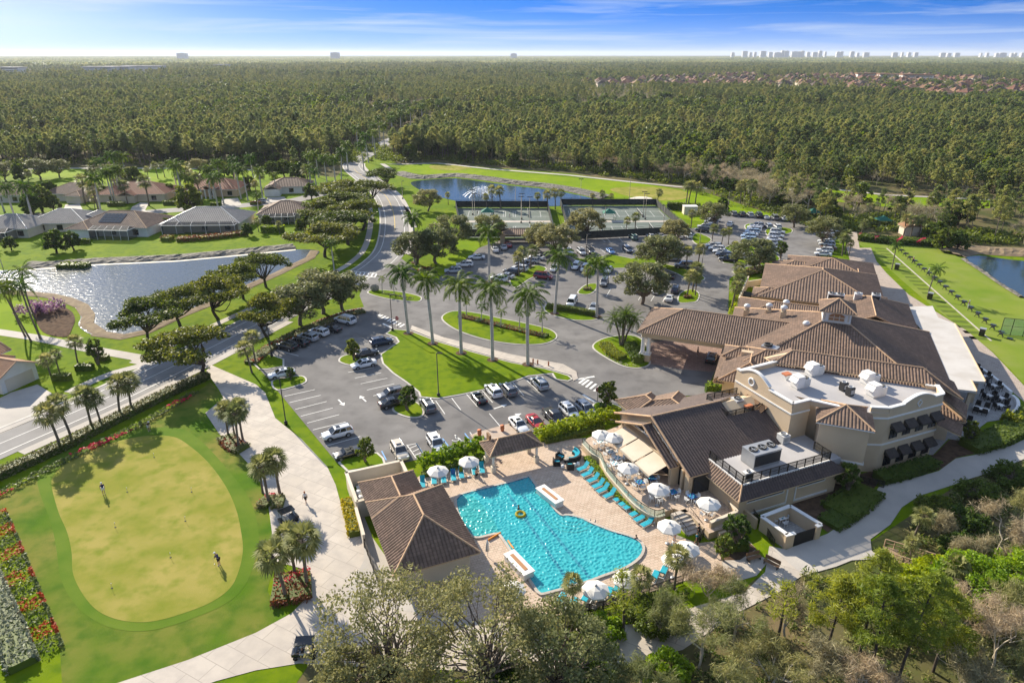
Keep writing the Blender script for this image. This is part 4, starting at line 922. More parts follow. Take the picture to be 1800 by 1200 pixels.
b=MB(FM);b.box(2.14,2.19,70,73,1,2.6);b.build('window','dark_glass',ps)
cb=thing('cart_barn','low tan cart building with several tiled hips at the head of the practice range','cart building',(82,158,0))
r=Roof(FM);r.pitch=.6;r.amp=.12
r.hip(6.0,26.0,79.0,97.0,4.6,.30,'y',('h','h'));r.hip(18.0,25.6,76.5,86.0,4.2,.42,'y',('h','g'));r.hip(2.5,10,82,92,4.2,.35,'x',('h','g'))
r.build(cb)
b=MB(FM);b.box(7.2,24.8,80,95.8,0,4.6);b.box(18.8,24.8,77.4,84,0,4.2);b.box(3.6,9,83,91,0,4.2);b.build('wall','stucco',cb)
b=MB(FM);b.box(20,23.4,77.32,77.37,0,2.8);b.build('door','bronze',cb)
yw=thing('service_yard_wall','tall tan wall screening the dumpsters beside the clubhouse drive','wall',tuple(P(1300,540)))
b=MB();p,q=P(1296,545),P(1313,505);b.wall(p,q,0,2.9,.3);q2=P(1345,500);b.wall(q,q2,0,1.6,.25);b.build('wall_panel','cream_wall',yw)
for x,y,lb in((1311,527,'dark green dumpster nearer the tan yard wall'),(1336,521,'dark green dumpster nearer the pro shop')):
 c_=P(x,y);t=thing('dumpster',lb,'dumpster',tuple(c_),R(-22),'dumpsters in the service yard')
 b=MB();b.add([(-1.5,-.9,.15),(1.5,-.9,.15),(1.5,.9,.15),(-1.5,.9,.15),(-1.6,-1.0,1.3),(1.6,-1.0,1.3),(1.6,1.0,1.7),(-1.6,1.0,1.7)],[(3,2,1,0),(0,1,5,4),(1,2,6,5),(2,3,7,6),(3,0,4,7)])
 for xx in(-1.2,-.4,.4,1.2):b.box(xx-.05,xx+.05,-1.06,-.96,.3,1.25)
 b.build('bin','dumpster_green',t,local=True);b=MB();b.add([(-1.62,-1.02,1.31),(1.62,-1.02,1.31),(1.62,1.02,1.72),(-1.62,1.02,1.72)],[(0,1,2,3)]);b.build('lid','black_mesh',t,local=True)
en=thing('walled_enclosure','tan walled yard with white coping and dark gate on the service drive','walled yard',tuple(P(1390,925)))
FE=F23;b=MB(FE)
pts=[(-6.6,-20.1),(-7.0,-16.3),(-2.3,-16.0),(-1.6,-20.2),(-2.4,-20.25)]
for p,q in zip(pts,pts[1:]):b.wall(p,q,0,1.9,.3,0);b.wall(p,q,1.9,2.02,.5,1)
b.wall((-6.9,-20.1),(-5.7,-20.2),0,1.9,.3,0);b.wall((-6.95,-20.1),(-5.6,-20.2),1.9,2.02,.5,1)
b.build('wall_panel',['stucco','white_trim'],en);b=MB(FE);b.wall((-5.7,-20.2),(-2.5,-20.25),.05,1.8,.08);b.build('gate','bronze',en)
sheet('enclosure_paving',[MB(FE).tr((x,y,0))[:2]for x,y in((-6.9,-20.1),(-7,-16.3),(-2.3,-16),(-1.7,-20.2))],.1,'grey_paver')
def np_mesh(name,V,F4,mats,mi=None,smooth=False):
 me=bpy.data.meshes.new(name);nv=len(V);nf=len(F4)
 me.vertices.add(nv);me.vertices.foreach_set('co',np.asarray(V,np.float32).ravel())
 me.loops.add(nf*4);me.loops.foreach_set('vertex_index',np.asarray(F4,np.int32).ravel())
 me.polygons.add(nf);me.polygons.foreach_set('loop_start',np.arange(0,nf*4,4,dtype=np.int32))
 try:me.polygons.foreach_set('loop_total',np.full(nf,4,np.int32))
 except Exception:pass
 for m in([mats]if isinstance(mats,str)else mats):me.materials.append(MATS[m])
 if mi is not None:me.polygons.foreach_set('material_index',np.asarray(mi,np.int32))
 me.update(calc_edges=True);return me
def obj_of(name,me,parent=None,kind=None):
 o=bpy.data.objects.new(name,me);COL.objects.link(o)
 if parent is not None:o.parent=parent
 if kind:o['kind']=kind
 return o
def rand_dirs(n,rng):
 d=rng.normal(size=(n,3));return d/np.linalg.norm(d,axis=1)[:,None]
def leaf_cards(C,size,rng,aspect=.55,up=.35,var=.4):
 """quads (N*4 verts) centred on C with random orientation"""
 n=len(C);nrm=rand_dirs(n,rng);nrm[:,2]=np.abs(nrm[:,2])+up;nrm/=np.linalg.norm(nrm,axis=1)[:,None]
 a=np.cross(nrm,rand_dirs(n,rng));a/=np.linalg.norm(a,axis=1)[:,None]+1e-9;b=np.cross(nrm,a)
 s=(size*(1-var+2*var*rng.random(n)))[:,None];a=a*s;b=b*s*aspect
 V=np.stack([C-a,C-b*.9,C+a,C+b*.9],1).reshape(-1,3)
 return V,np.arange(n*4).reshape(-1,4)
def blob_points(blobs,n,rng,shell=.5,squash_low=True):
 B=np.asarray(blobs,float);w=B[:,3]*B[:,4]+B[:,4]*B[:,5];idx=rng.choice(len(B),n,p=w/w.sum())
 d=rand_dirs(n,rng);r=shell+(1-shell)*rng.random(n)**.6;r*=1+.12*rng.normal(size=n)
 p=B[idx,:3]+d*r[:,None]*B[idx,3:6]
 return p
def crown_me(name,blobs,n,size,m,seed=1,aspect=.55,up=.35,shell=.5):
 rng=np.random.default_rng(seed);V,F=leaf_cards(blob_points(blobs,n,rng,shell),size,rng,aspect,up)
 return np_mesh(name,V,F,m)
def limb(b,p,q,r0,r1,rng,bend=.12,n=4,sides=6):
 p=Vector(p);q=Vector(q);l=(q-p).length;pts=[];o=Vector(rng.normal(size=3))*l*bend
 for i in range(n+1):
  t=i/n;pts.append(p.lerp(q,t)+o*math.sin(math.pi*t))
 b.tube(pts,[r0+(r1-r0)*i/n for i in range(n+1)],sides,cap=False)
def tree_root(name,label,cat,group):return thing(name,label,cat,(0,0,0),0,group)
def mk_umbrella(seed,h=7.5,rad=6.0,leaf='leaf_umbrella',n=9500):
 rng=np.random.default_rng(seed);b=MB();fork=(rng.normal()*.3,rng.normal()*.3,h*.28)
 limb(b,(0,0,-.2),fork,.34,.26,rng,.05);bl=[]
 for i in range(15):
  a=2*math.pi*(i+rng.random()*.6)/15*(1 if i<10 else 2);rr=rad*(.62+.28*rng.random())if i<10 else rad*.32*rng.random()
  z=h*(.78+.16*rng.random())-(.10*h*(rr/rad)**2)+(.05*h if i>=10 else 0)
  e=(rr*math.cos(a),rr*math.sin(a),z);limb(b,fork,(e[0]*.85,e[1]*.85,z-.25),.16,.05,rng,.10);bl.append((e[0],e[1],z,rad*(.27+.12*rng.random()),rad*(.27+.12*rng.random()),h*(.075+.05*rng.random())))
  for k in range(2):
   a2=rng.random()*6.28;r2=rad*.28;bl.append((e[0]+r2*math.cos(a2),e[1]+r2*math.sin(a2),z-.2+.5*rng.normal()*.7,rad*.17,rad*.17,h*.07))
 return b,crown_me('crown',bl,n,.25,leaf,seed,up=.45,shell=.3)
def mk_oak(seed,h=8.5,rad=4.6,leaf='leaf_oak',n=5600,size=.22,low=.32,bark='bark',gaps=.9,bs=.85,N_=30):
 rng=np.random.default_rng(seed);b=MB();fork=(rng.normal()*.25,rng.normal()*.25,h*.22);limb(b,(0,0,-.2),fork,.30,.24,rng,.05);bl=[]
 pass
 for i in range(N_):
  u=(i+.5)/N_;th=i*2.399963+rng.random();zz=low+(1-low)*(.15+.85*u);prof=math.sqrt(max(.04,1-((zz-low-.25*(1-low))/(.80*(1-low)))**2))*gaps
  rr=rad*prof*(.55+.4*rng.random());e=(rr*math.cos(th),rr*math.sin(th),h*zz*(.92+.1*rng.random()))
  mid=(fork[0]+(e[0]-fork[0])*.5,fork[1]+(e[1]-fork[1])*.5,fork[2]+(e[2]-fork[2])*.6)
  limb(b,fork,mid,.11,.06,rng,.1,3,5);limb(b,mid,e,.06,.02,rng,.12,3,4)
  s=rad*(.18+.15*rng.random())*bs;bl.append((e[0],e[1],e[2],s,s,s*.8))
 return b,crown_me('crown',bl,n,size,leaf,seed,up=.3,shell=.35)
def mk_pine(seed,h=14.0,rad=2.6,leaf='leaf_pine',per=55,tufts=46,size=.34,aspect=.22,start=.45,trunk_r=.17):
 rng=np.random.default_rng(seed);b=MB();top=(rng.normal()*.5,rng.normal()*.5,h);pts=[(top[0]*t*t,top[1]*t*t,h*t-.2*(t==0))for t in(0,.25,.5,.75,.97)]
 b.tube(pts,[trunk_r,trunk_r*.85,trunk_r*.7,trunk_r*.45,.04],6,cap=False);bl=[]
 for i in range(tufts):
  t=start+(1-start)*(i+rng.random())/tufts;a=rng.random()*6.28;env=rad*math.sin(math.pi*min(1,(t-start)/(1-start)*.82+.2))**.8;rr=env*(.35+.65*rng.random())
  c=(top[0]*t*t+rr*math.cos(a),top[1]*t*t+rr*math.sin(a),h*t+rr*.25);
  if i%2==0:limb(b,(top[0]*t*t,top[1]*t*t,h*t-rr*.1),c,.045,.015,rng,.06,2,4)
  s=.42+.38*rng.random();bl.append((c[0],c[1],c[2],s,s,s*.7))
 return b,crown_me('crown',bl,per*tufts,size,leaf,seed,aspect,.2,.2)
def mk_bare(seed,h=10.0,rad=3.5,m='pale_twig',twig='leaf_cypress',depth=4,n=2600,tr=.2):
 rng=np.random.default_rng(seed);b=MB();tips=[]
 def grow(p,d,l,r,k):
  q=p+d*l;limb(b,p,q,r,r*.62,rng,.07,3,5 if k>1 else 3)
  if k==0:tips.append((p,q));return
  for _ in range(3 if k>1 else 4):
   nd=(d*.75+Vector(rng.normal(size=3))*.55);nd.z=abs(nd.z)*.8+.12;nd.normalize();grow(p.lerp(q,.45+.55*rng.random()),nd,l*(.55+.25*rng.random()),r*.55,k-1)
 grow(Vector((0,0,-.2)),Vector((rng.normal()*.08,rng.normal()*.08,1)).normalized(),h*.42,tr,depth)
 P_=np.array([[tuple(a),tuple(c)]for a,c in tips]);idx=rng.integers(0,len(P_),n);t=rng.random(n)[:,None]
 C=P_[idx,0]*(1-t)+P_[idx,1]*t+rng.normal(size=(n,3))*.28
 V,F=leaf_cards(C,.34,rng,.07,.1);return b,np_mesh('twigs',V,F,twig)
def mk_sabal(seed,h=6.0,rad=2.0,fans=25,leaf='leaf_sabal'):
 rng=np.random.default_rng(seed);b=MB();lean=rng.normal(size=2)*.35;pts=[(lean[0]*t*t,lean[1]*t*t,h*t-.1*(t==0))for t in(0,.3,.6,1)];b.tube(pts,[.24,.19,.19,.22],8)
 V=[];F=[];top=Vector(pts[-1])
 for i in range(fans):
  el=math.radians(-55+135*((i+.5)/fans)**.9);az=i*2.399963+rng.random()*.4;d=Vector((math.cos(az)*math.cos(el),math.sin(az)*math.cos(el),math.sin(el)))
  side=d.cross(Vector((0,0,1)));side.normalize();upv=side.cross(d);stem=rad*(.50+.16*rng.random());c=top+d*stem+Vector((0,0,.15));R_=rad*(.52+.16*rng.random())
  b.tube([top,c],[.03,.02],3,cap=False)
  for k in range(11):
   an=math.radians(-105+21*k);dirv=d*math.cos(an)+side*math.sin(an);tip=c+dirv*R_+Vector((0,0,-.32*R_*(1-.3*math.sin(el))))+upv*(.07 if k%2 else-.07);wv=(side*math.cos(an)-d*math.sin(an))*R_*.095
   m_=c+dirv*R_*.55;s0=len(V);V+=[tuple(c),tuple(m_-wv),tuple(tip),tuple(m_+wv)];F.append((s0,s0+1,s0+2,s0+3))
 return b,np_mesh('crown',V,F,leaf)
def frond(V,F,base,az,el0,L,droop,rng,nl=20,wl=.55,lw=.07,hang=.5):
 """one feather palm frond: curved rachis with drooping leaflets"""
 p=Vector(base);el=el0;seg=L/nl;side=Vector((-math.sin(az),math.cos(az),0))
 for k in range(nl):
  d=Vector((math.cos(az)*math.cos(el),math.sin(az)*math.cos(el),math.sin(el)));q=p+d*seg;t=(k+.5)/nl;l=wl*(math.sin(math.pi*min(1,t*.85+.12))**.6);n=side.cross(d)
  s0=len(V);w=side*.022;V+=[tuple(p-w),tuple(q-w),tuple(q+w),tuple(p+w)];F.append((s0,s0+1,s0+2,s0+3))
  if k>1:
   for sg in(-1,1):
    tip=p+side*sg*l*.86+d*l*.55-Vector((0,0,l*hang*(.7+.6*rng.random())));m_=p.lerp(tip,.5)+Vector((0,0,.06*l));ww=d*lw
    s0=len(V);V+=[tuple(p),tuple(m_-ww),tuple(tip),tuple(m_+ww)];F.append((s0,s0+1,s0+2,s0+3))
  p=q;el-=droop/nl*(.5+t)
 return p
def mk_royal(seed,h=12.0,L=3.6,nf=16,leaf='leaf_royal',trunk='royal_trunk',shaft=1.5,r=.30,lean=.25,hang=.6,wl=.75,nl=20,lw=.075,el=(70,-25)):
 rng=np.random.default_rng(seed);b=MB();ln=rng.normal(size=2)*lean;pts=[(ln[0]*t*t,ln[1]*t*t,h*t-.1*(t==0))for t in(0,.06,.3,.55,.8,1)];b.tube(pts,[r*1.35,r*1.1,r*.95,r*1.05,r*.85,r*.68],10)
 top=Vector(pts[-1]);s=None
 if shaft:s=MB();s.tube([top,top+Vector((0,0,shaft*.5)),top+Vector((0,0,shaft))],[r*.72,r*.66,r*.3],8);top=top+Vector((0,0,shaft))
 V=[];F=[]
 for i in range(nf):
  e=math.radians(el[0]+(el[1]-el[0])*(i/max(1,nf-1)));frond(V,F,top,i*2.399963+rng.random()*.3,e,L*(.85+.3*rng.random()),1.5+.5*rng.random(),rng,nl,wl,lw,hang)
 return b,s,np_mesh('crown',V,F,leaf)
def plant(name,label,cat,group,b,me,bark,extra=None,cname='crown',tname='trunk'):
 t=tree_root(name,label,cat,group);b.build(tname,bark,t,local=True);obj_of(cname,me,t)
 if extra:extra[0].build('crownshaft',extra[1],t,local=True)
 return t
def root_copy_protos(maker,seeds,name,cat,group,bark,**kw):
 out=[]
 for s_ in seeds:
  res=maker(s_,**kw)
  if len(res)==3:t=plant(name,'',cat,group,res[0],res[2],bark,(res[1],'crownshaft')if res[1]else None)
  else:t=plant(name,'',cat,group,res[0],res[1],bark)
  out.append(Proto(t))
 return out
PT={}
PT['umb']=root_copy_protos(mk_umbrella,(3,4,5),'umbrella_tree','tree','spreading umbrella trees along the road','bark_dark')
PT['oak']=root_copy_protos(mk_oak,(13,14,15),'oak_tree','tree','grey-green oaks of the car park','bark')
PT['sab']=root_copy_protos(mk_sabal,(21,22,23,24),'sabal_palm','palm','sabal palms','palm_trunk')
PT['roy']=root_copy_protos(mk_royal,(31,32,33),'royal_palm','palm','royal palms','royal_trunk',L=4.3,nf=24,wl=.9,lw=.11)
PT['you']=root_copy_protos(mk_royal,(41,42),'young_palm','palm','young palms on the islands','royal_trunk',h=3.6,L=1.7,nf=11,shaft=.5,r=.11,wl=.4,nl=14,lw=.06)
PT['coc']=root_copy_protos(mk_royal,(43,44),'coconut_palm','palm','coconut palms','palm_trunk',h=9,L=3.2,nf=18,shaft=0,r=.17,lean=1.2,wl=.6)
PT['pine']=root_copy_protos(mk_pine,(51,52,53,54),'pine_tree','pine','pines','bark')
PT['cyp']=root_copy_protos(mk_bare,(61,62),'bare_tree','bare tree','bare cypress trees','pale_twig',n=1300,depth=3)
PT['bushy']=root_copy_protos(mk_oak,(71,72),'bushy_tree','tree','dark bushy trees','bark_dark',leaf='leaf_shrub',h=6,rad=3.2,n=3800,low=.12,size=.28)
PT['small']=root_copy_protos(mk_oak,(73,74),'small_tree','tree','small trees','bark',leaf='leaf_shrub',h=4.6,rad=1.7,n=1600,low=.28,size=.2)
def PX(x,y):return P(x,y)
USED={}
def place(kind,x,y,h,base_h,label,group=None,i=None,sc=None):
 """tree with its foot at photo pixel (x, y); h is its height in metres"""
 pr=PT[kind];k=USED.get(kind,0)if i is None else i;USED[kind]=k+1;p=P(x,y);s=h/base_h*(1.18 if kind=='roy' else 1)
 if kind=='oak' and sc is None:sc=s*1.42
 if kind=='roy' and y>420:sheet('mulch_ring',[(p.x+1.1*math.cos(R(a)),p.y+1.1*math.sin(R(a)))for a in range(0,360,30)],.225,'mulch')
 s3=(s,s,s)if sc is None else(sc,sc,s)
 return pr[k%len(pr)].place(tuple(p),random.random()*6.28,s3,label,group,(random.gauss(0,.035),random.gauss(0,.035))if kind in('sab','roy','coc')else None)
G='umbrella trees along the lake and road'
for x,y,h,sc,lb in[(350,664,9.0,1.15,'wide umbrella tree where the promenade meets the road, beside the hedge'),(262,604,8.6,1.05,'dark umbrella tree on the lake bank closest to the bare shore shrub'),(318,577,8.2,1.0,'second umbrella tree along the lake bank from the peninsula'),(384,560,8.6,1.0,'third umbrella tree along the lake bank from the peninsula'),(428,526,8.2,.95,'fourth umbrella tree along the lake bank from the peninsula'),(468,505,8.0,1.0,'umbrella tree at the lake bank next to the first grey oak'),(470,592,8.2,.9,'umbrella tree between the road and the car park entrance, near the dark parked cars'),(572,452,9.0,1.05,'umbrella tree at the tip of the lake beside the roadside footpath'),(612,430,9.5,1.15,'broad umbrella tree on the bend of the road, nearest the crossing'),(636,405,9.5,1.1,'broad umbrella tree hanging over the inside of the road bend'),(600,392,9.5,1.2,'umbrella tree behind the lanai house on the bend'),(655,362,9.0,1.1,'umbrella tree at the top of the road bend'),(570,402,9.0,1.05,'umbrella tree closest to the grey roofed house by the bend'),(607,362,9.0,1.1,'umbrella tree beside the side street mouth'),(680,330,8.0,.9,'lone umbrella tree on the lawn across the road beside the fountain pond')]:
 place('umb',x,y,h,7.5,lb,G,sc=sc*(1.4 if y<470 and x>560 else 1.05))
G='grey-green oaks'
for x,y,h,lb in[(528,572,9,'grey-green oak between lake and car park, leftmost of the three'),(568,552,9.5,'grey-green oak between lake and car park, middle of the three'),(602,545,8.5,'grey-green oak between lake and car park, nearest the junction'),(730,466,9,'pale grey oak leaning over the road by the mounded lawn'),(768,464,9.5,'dark grey oak behind the royal palm on the mounded lawn'),(795,440,10,'large grey oak against the first tennis court'),(752,372,8,'grey oak on the grass beside the fountain pond'),(862,425,8,'grey-brown oak in front of the tennis pavilion'),(975,455,9.5,'wide grey oak over the parked cars left of the centre lawn'),(948,440,7.5,'smaller grey oak against the tennis pavilion roof'),(1027,419,9,'grey oak at the corner of the right tennis court'),(1128,535,9.5,'grey oak standing amid the bays near the entrance canopy'),(1155,474,9,'tall grey oak on the tip of the centre lawn'),(1166,466,8,'grey oak right behind the tall one on the centre lawn tip'),(1185,428,7,'low grey oak over the cars along the court fence'),(1250,398,8,'grey-brown oak over the white cars beside the generator box'),(1322,480,8.5,'grey oak at the bend by the pro shop planting'),(1447,432,8.5,'grey oak over the row of cars by the range path'),(1395,400,7.5,'grey oak at the far bend of the car park')]:
 place('oak',x,y,h,8.5,lb,G)
G='royal palms around the entrance drive'
for x,y,h,lb in[(718,587,11.5,'royal palm on the median lawn closest to the stop sign'),(761,605,11.5,'royal palm on the median lawn, second from the stop sign'),(811,622,12,'royal palm on the median lawn, third from the stop sign'),(866,634,12.2,'royal palm on the median lawn, fourth from the stop sign'),(928,642,12.0,'royal palm on the median lawn nearest its pointed tip'),(975,552,11.5,'royal palm at the left end of the clipped hedge'),(1049,558,11.0,'royal palm at the right end of the clipped hedge'),(860,497,11.5,'royal palm by the parked silver cars west of the red van'),(729,462,11,'royal palm rising from the flower bed by the road bend'),(588,478,7.5,'short royal palm beside the footpath at the lake tip')]:
 place('roy',x,y,h-1.5,12.0,lb,G)
G='royal palms lining the road through the wood'
k=0
for x,y,h in[(648,286,12),(660,279,12),(640,300,11),(612,300,11),(655,262,12),(676,262,12),(630,268,12),(690,246,12),(668,246,12),(705,232,12),(690,236,12),(722,226,12),(708,220,12),(742,216,12),(770,206,12),(785,202,12),(575,322,10),(590,325,10),(545,318,10),(600,315,11),(560,312,10)]:
 place('roy',x,y,h-1.5,12.0,'royal palm in the line along the road into the wood',G)
G='royal palms in the housing'
for x,y,h,lb in[(180,384,12,'royal palm on the side street in front of the brown roofed house'),(322,352,9,'royal palm left of the portico house'),(338,362,9,'royal palm just before the portico house garage'),(372,350,10,'royal palm right beside the portico columns'),(424,350,11,'royal palm right of the portico house driveway'),(436,352,10.5,'second royal palm right of the portico house driveway'),(462,350,10,'royal palm by the white garage house'),(487,345,8,'royal palm over the white garage house'),(30,395,11,'royal palm over the house at the left edge'),(62,402,12,'pale trunked royal palm over the grey roofed house'),(455,380,7,'royal palm in the lush garden right of the grey lanai house'),(548,335,9,'royal palm beside the gable of the white garage house'),(560,345,9,'royal palm at the mouth of the side street')]:
 place('roy',x,y,h-1.5,12.0,lb,G)
G='young palms on the kerbed islands'
for x,y,h,lb in[(672,514,3.8,'young palm beside the stone on the entry island'),(693,517,3.6,'young palm at the middle of the entry island'),(820,557,4.0,'young palm in the left half of the oval island'),(846,567,4,'young palm in the bed of the oval island'),(880,577,4,'young palm in the flower bed near the oval island centre'),(913,578,4,'young palm towards the right of the oval island'),(953,588,4.6,'young palm near the right tip of the oval island'),(1320,562,3.0,'bushy young palm by the dumpster yard'),(866,445,3.4,'young palm in front of the tennis court seating')]:
 place('you',x,y,h,4.3,lb,G)
G='sabal palms'
i_=0
for x,y,h,lb in[(107,788,6.8,'sabal palm at the low end of the road hedge'),(127,773,6.8,'sabal palm second along the road hedge'),(162,752,6.6,'sabal palm third along the road hedge'),(179,750,6.0,'sabal palm fourth along the road hedge'),(212,733,6.6,'sabal palm fifth along the road hedge'),(232,722,6.4,'sabal palm closest to the umbrella tree on the road hedge'),(402,768,5.6,'sabal palm at the left of the upper promenade clump'),(420,787,6.2,'sabal palm at the front of the upper promenade clump'),(427,773,6.0,'sabal palm at the right of the upper promenade clump'),(412,762,4.6,'short sabal palm at the back of the upper promenade clump'),(473,886,6.4,'sabal palm at the front of the middle promenade clump'),(492,868,6.4,'sabal palm at the right of the middle promenade clump'),(462,866,5.2,'sabal palm at the left of the middle promenade clump'),(503,1052,6.6,'sabal palm at the front of the red-flowered bed'),(540,1030,7.2,'sabal palm at the right of the red-flowered bed'),(519,1012,6.2,'sabal palm at the back of the red-flowered bed'),(443,655,6.0,'sabal palm on the verge by the promenade mouth'),(450,640,6.0,'sabal palm behind the verge near the parked cars'),(1205,475,6.0,'sabal palm by the long dark van, left of the pair'),(1226,474,6.4,'sabal palm by the long dark van, right of the pair'),(1208,520,6.2,'front sabal palm on the small island before the canopy'),(1217,514,6.8,'back sabal palm on the small island before the canopy'),(1222,520,5.2,'short sabal palm on the small island before the canopy'),(1032,508,5.4,'sabal palm on the shrub island by the hedge'),(1214,402,5.8,'sabal palm beside the generator box'),(1251,428,5.4,'sabal palm at the crossing of the north car park'),(1268,432,4.8,'sabal palm left of the pair beside the diagonal cars'),(1280,430,4.8,'sabal palm right of the pair beside the diagonal cars'),(1286,461,5.6,'sabal palm at the head of the dark diagonal cars'),(1300,450,4.8,'sabal palm on the eastern planted island'),(1346,455,5,'sabal palm on the eastern island near the lane'),(1286,545,6.2,'first of the palms in the row along the dumpster yard'),(1289,530,6.0,'second of the palms in the row along the dumpster yard'),(1292,517,6.0,'third of the palms in the row along the dumpster yard'),(1296,506,6.0,'last of the palms in the row along the dumpster yard'),(912,486,6,'left one of the sabal palms on the narrow strip by the red van'),(922,480,6.4,'middle one of the sabal palms on the narrow strip by the red van'),(932,474,6.2,'right one of the sabal palms on the narrow strip by the red van'),(946,366,5.4,'sabal palm at the pond behind the left court'),(963,370,6.8,'tall sabal palm at the pond behind the court gap'),(976,368,7.2,'tallest sabal palm at the pond behind the court gap'),(985,362,5.8,'sabal palm right of the court gap by the pond'),(1042,362,4.4,'sabal palm before the pond end, left'),(1059,360,5,'sabal palm behind the right court, left of two'),(1072,361,4.2,'sabal palm behind the right court, right of two'),(1154,360,5.6,'sabal palm at the far corner of the right court'),(1206,359,8,'left of the tall pair of sabal palms on the fairway'),(1210,358,8,'right of the tall pair of sabal palms on the fairway'),(1222,360,8,'leaning sabal palm on the fairway'),(1301,358,8,'sabal palm in the fairway clump by the rough, left'),(1317,361,9,'sabal palm in the fairway clump by the rough, right'),(1308,356,8,'sabal palm in the fairway clump by the rough, middle'),(856,367,5.2,'sabal palm at the pond edge behind the first court, left'),(865,361,7,'sabal palm at the pond edge behind the first court, middle'),(880,366,7.6,'sabal palm at the pond edge behind the first court, right'),(788,360,4.4,'sabal palm beside the fountain pond lawn'),(1100,412,5,'thin sabal palm before the right court fence, left'),(1116,410,6,'thin sabal palm before the right court fence, right'),(1480,450,6.0,'left sabal palm beside the range path'),(1486,446,6.4,'right sabal palm beside the range path'),(1492,450,4.4,'short sabal palm beside the range path'),(1512,418,5.5,'sabal palm before the green canopied practice bay'),(1600,418,6.5,'sabal palm beside the tan storage hut, right'),(1588,414,6.5,'sabal palm beside the tan storage hut, left'),(1615,416,6.5,'sabal palm behind the dark oak by the right pond'),(1526,385,5,'round headed sabal palm behind the practice bay'),(1570,392,6,'round headed sabal palm in the rough behind the hut'),(1580,388,5.6,'second round headed sabal palm in the rough behind the hut'),(92,668,5,'small sabal palm by the garage of the tan house'),(138,642,5.4,'sabal palm on the lawn corner by the footpath'),(105,655,4.2,'sabal palm against the tan house planting'),(52,330,7,'sabal palm by the far fairway at the left edge'),(215,318,6,'sabal palm on the far fairway, one of the scattered ones, left'),(232,322,6.6,'sabal palm on the far fairway beside the brown roofed house'),(262,318,6,'sabal palm on the far fairway behind the red roofed house'),(290,312,6.5,'sabal palm on the far fairway near the shrub bed'),(278,314,7,'tall sabal palm on the far fairway near the shrub bed'),(1602,955,4.6,'sabal palm on the bank beside the boardwalk'),(1598,990,3.2,'low sabal palm overhanging the boardwalk'),(1665,1055,5,'sabal palm below the boardwalk in the scrub'),(1005,1075,4.2,'sabal palm behind the bottom pool loungers, left'),(1120,1062,4.6,'sabal palm behind the bottom pool loungers, middle'),(1185,1035,5.2,'sabal palm behind the bottom pool umbrellas, right')]:
 place('sab',x,y,h,7.2,lb,G)
G='tall palms of the peninsula'
for x,y,h,lb in[(55,600,14,'tallest leaning palm at the purple shrubs'),(62,560,12,'leaning palm behind the purple shrubs'),(72,597,13,'slim tall palm right of the purple shrubs'),(45,592,12.5,'tall leaning palm left of the purple shrubs')]:
 t=place('coc',x,y,h,10.5,lb,G,sc=1.0);t.rotation_euler=(R(-3),R(-11),random.random())
G='coconut palms of the practice range'
for x,y,h,lb in[(1567,474,8,'coconut palm at the far end of the hitting line'),(1630,523,8,'coconut palm midway along the hitting line')]:
 place('coc',x,y,h,10.5,lb,G)
def phoenix():
 rng=np.random.default_rng(5);t=thing('date_palm','dark date palm clump with three curved stems on the entrance island','palm',tuple(P(1093,608)))
 V=[];F=[];b=MB()
 for(dx,dy,dz)in((-1.7,.3,5.6),(.5,-.2,6.4),(2.2,.9,5.2),(.3,1.8,5.9)):
  b.tube([(dx*.15,dy*.15,0),(dx*.4,dy*.4,dz*.45),(dx,dy,dz)],[.22,.18,.2],8)
  for i in range(36):
   frond(V,F,Vector((dx,dy,dz)),i*2.399963+rng.random(),R(80-120*i/36),2.9*(.85+.3*rng.random()),1.5,rng,16,.42,.06,.4)
 b.build('trunk','palm_trunk',t,local=True);obj_of('crown',np_mesh('crown',V,F,'leaf_royal'),t)
phoenix()
G='small trees'
for x,y,h,lb in[(668,722,4.4,'never')][:0]+[(718,722,4.4,'small round tree on the island before the median'),(622,634,4.2,'small golden-green tree beside the white sedan'),(644,812,3.8,'slim young tree on the island by the convertible'),(1066,718,4.8,'small dark tree beside the stop sign at the crossing'),(1486,868,4.6,'slim tree in the shaded planting by the stair tower'),(1702,780,3.6,'small round tree below the terrace wall'),(512,668,2.4,'thin bare-looking sapling beside the white sedan'),(172,640,4.8,'open-crowned small tree on the lawn by the road'),(1290,965,4.6,'leafy shrub tree with yellow flowers below the terrace'),(1270,985,3.4,'second leafy shrub tree below the terrace'),(1345,488,3.6,'round golden shrub tree by the pro shop'),(1372,455,5,'round dark tree on the eastern island'),(1336,470,4.6,'wide dark tree beside the white cars near the pro shop')]:
 place('small',x,y,h,4.6,lb,G)
G='dark bushy trees'
for x,y,h,lb in[(100,445,6.5,'dark rounded tree over the grey roofed house garden'),(60,380,8,'broad olive tree behind the houses at the left edge'),(75,372,9,'tall olive tree beside the broad one at the left edge'),(130,440,5.5,'second dark rounded tree on the lake lawn'),(1655,440,6,'dark bushy tree by the right pond, left'),(1680,442,6,'dark bushy tree by the right pond, right'),(1640,425,6,'dark bushy tree beside the tan hut'),(520,385,4.5,'dark tree against the lanai house at the bend'),(436,415,4,'lush garden tree beside the grey lanai house'),(292,402,3.6,'garden tree between the solar roof and grey lanai house'),(1378,370,5,'bushy tree at the far edge of the car park, left'),(1405,372,4.6,'bushy tree at the far edge of the car park, right'),(1455,385,5,'bushy tree before the green canopied shelter'),(1470,388,4.4,'second bushy tree before the green canopied shelter'),(1270,372,5,'bushy shrub tree on the rough beside the fairway')]:
 place('bushy',x,y,h,6.0,lb,G)
G='garden trees among the lakeside houses'
rr_=random.Random(4)
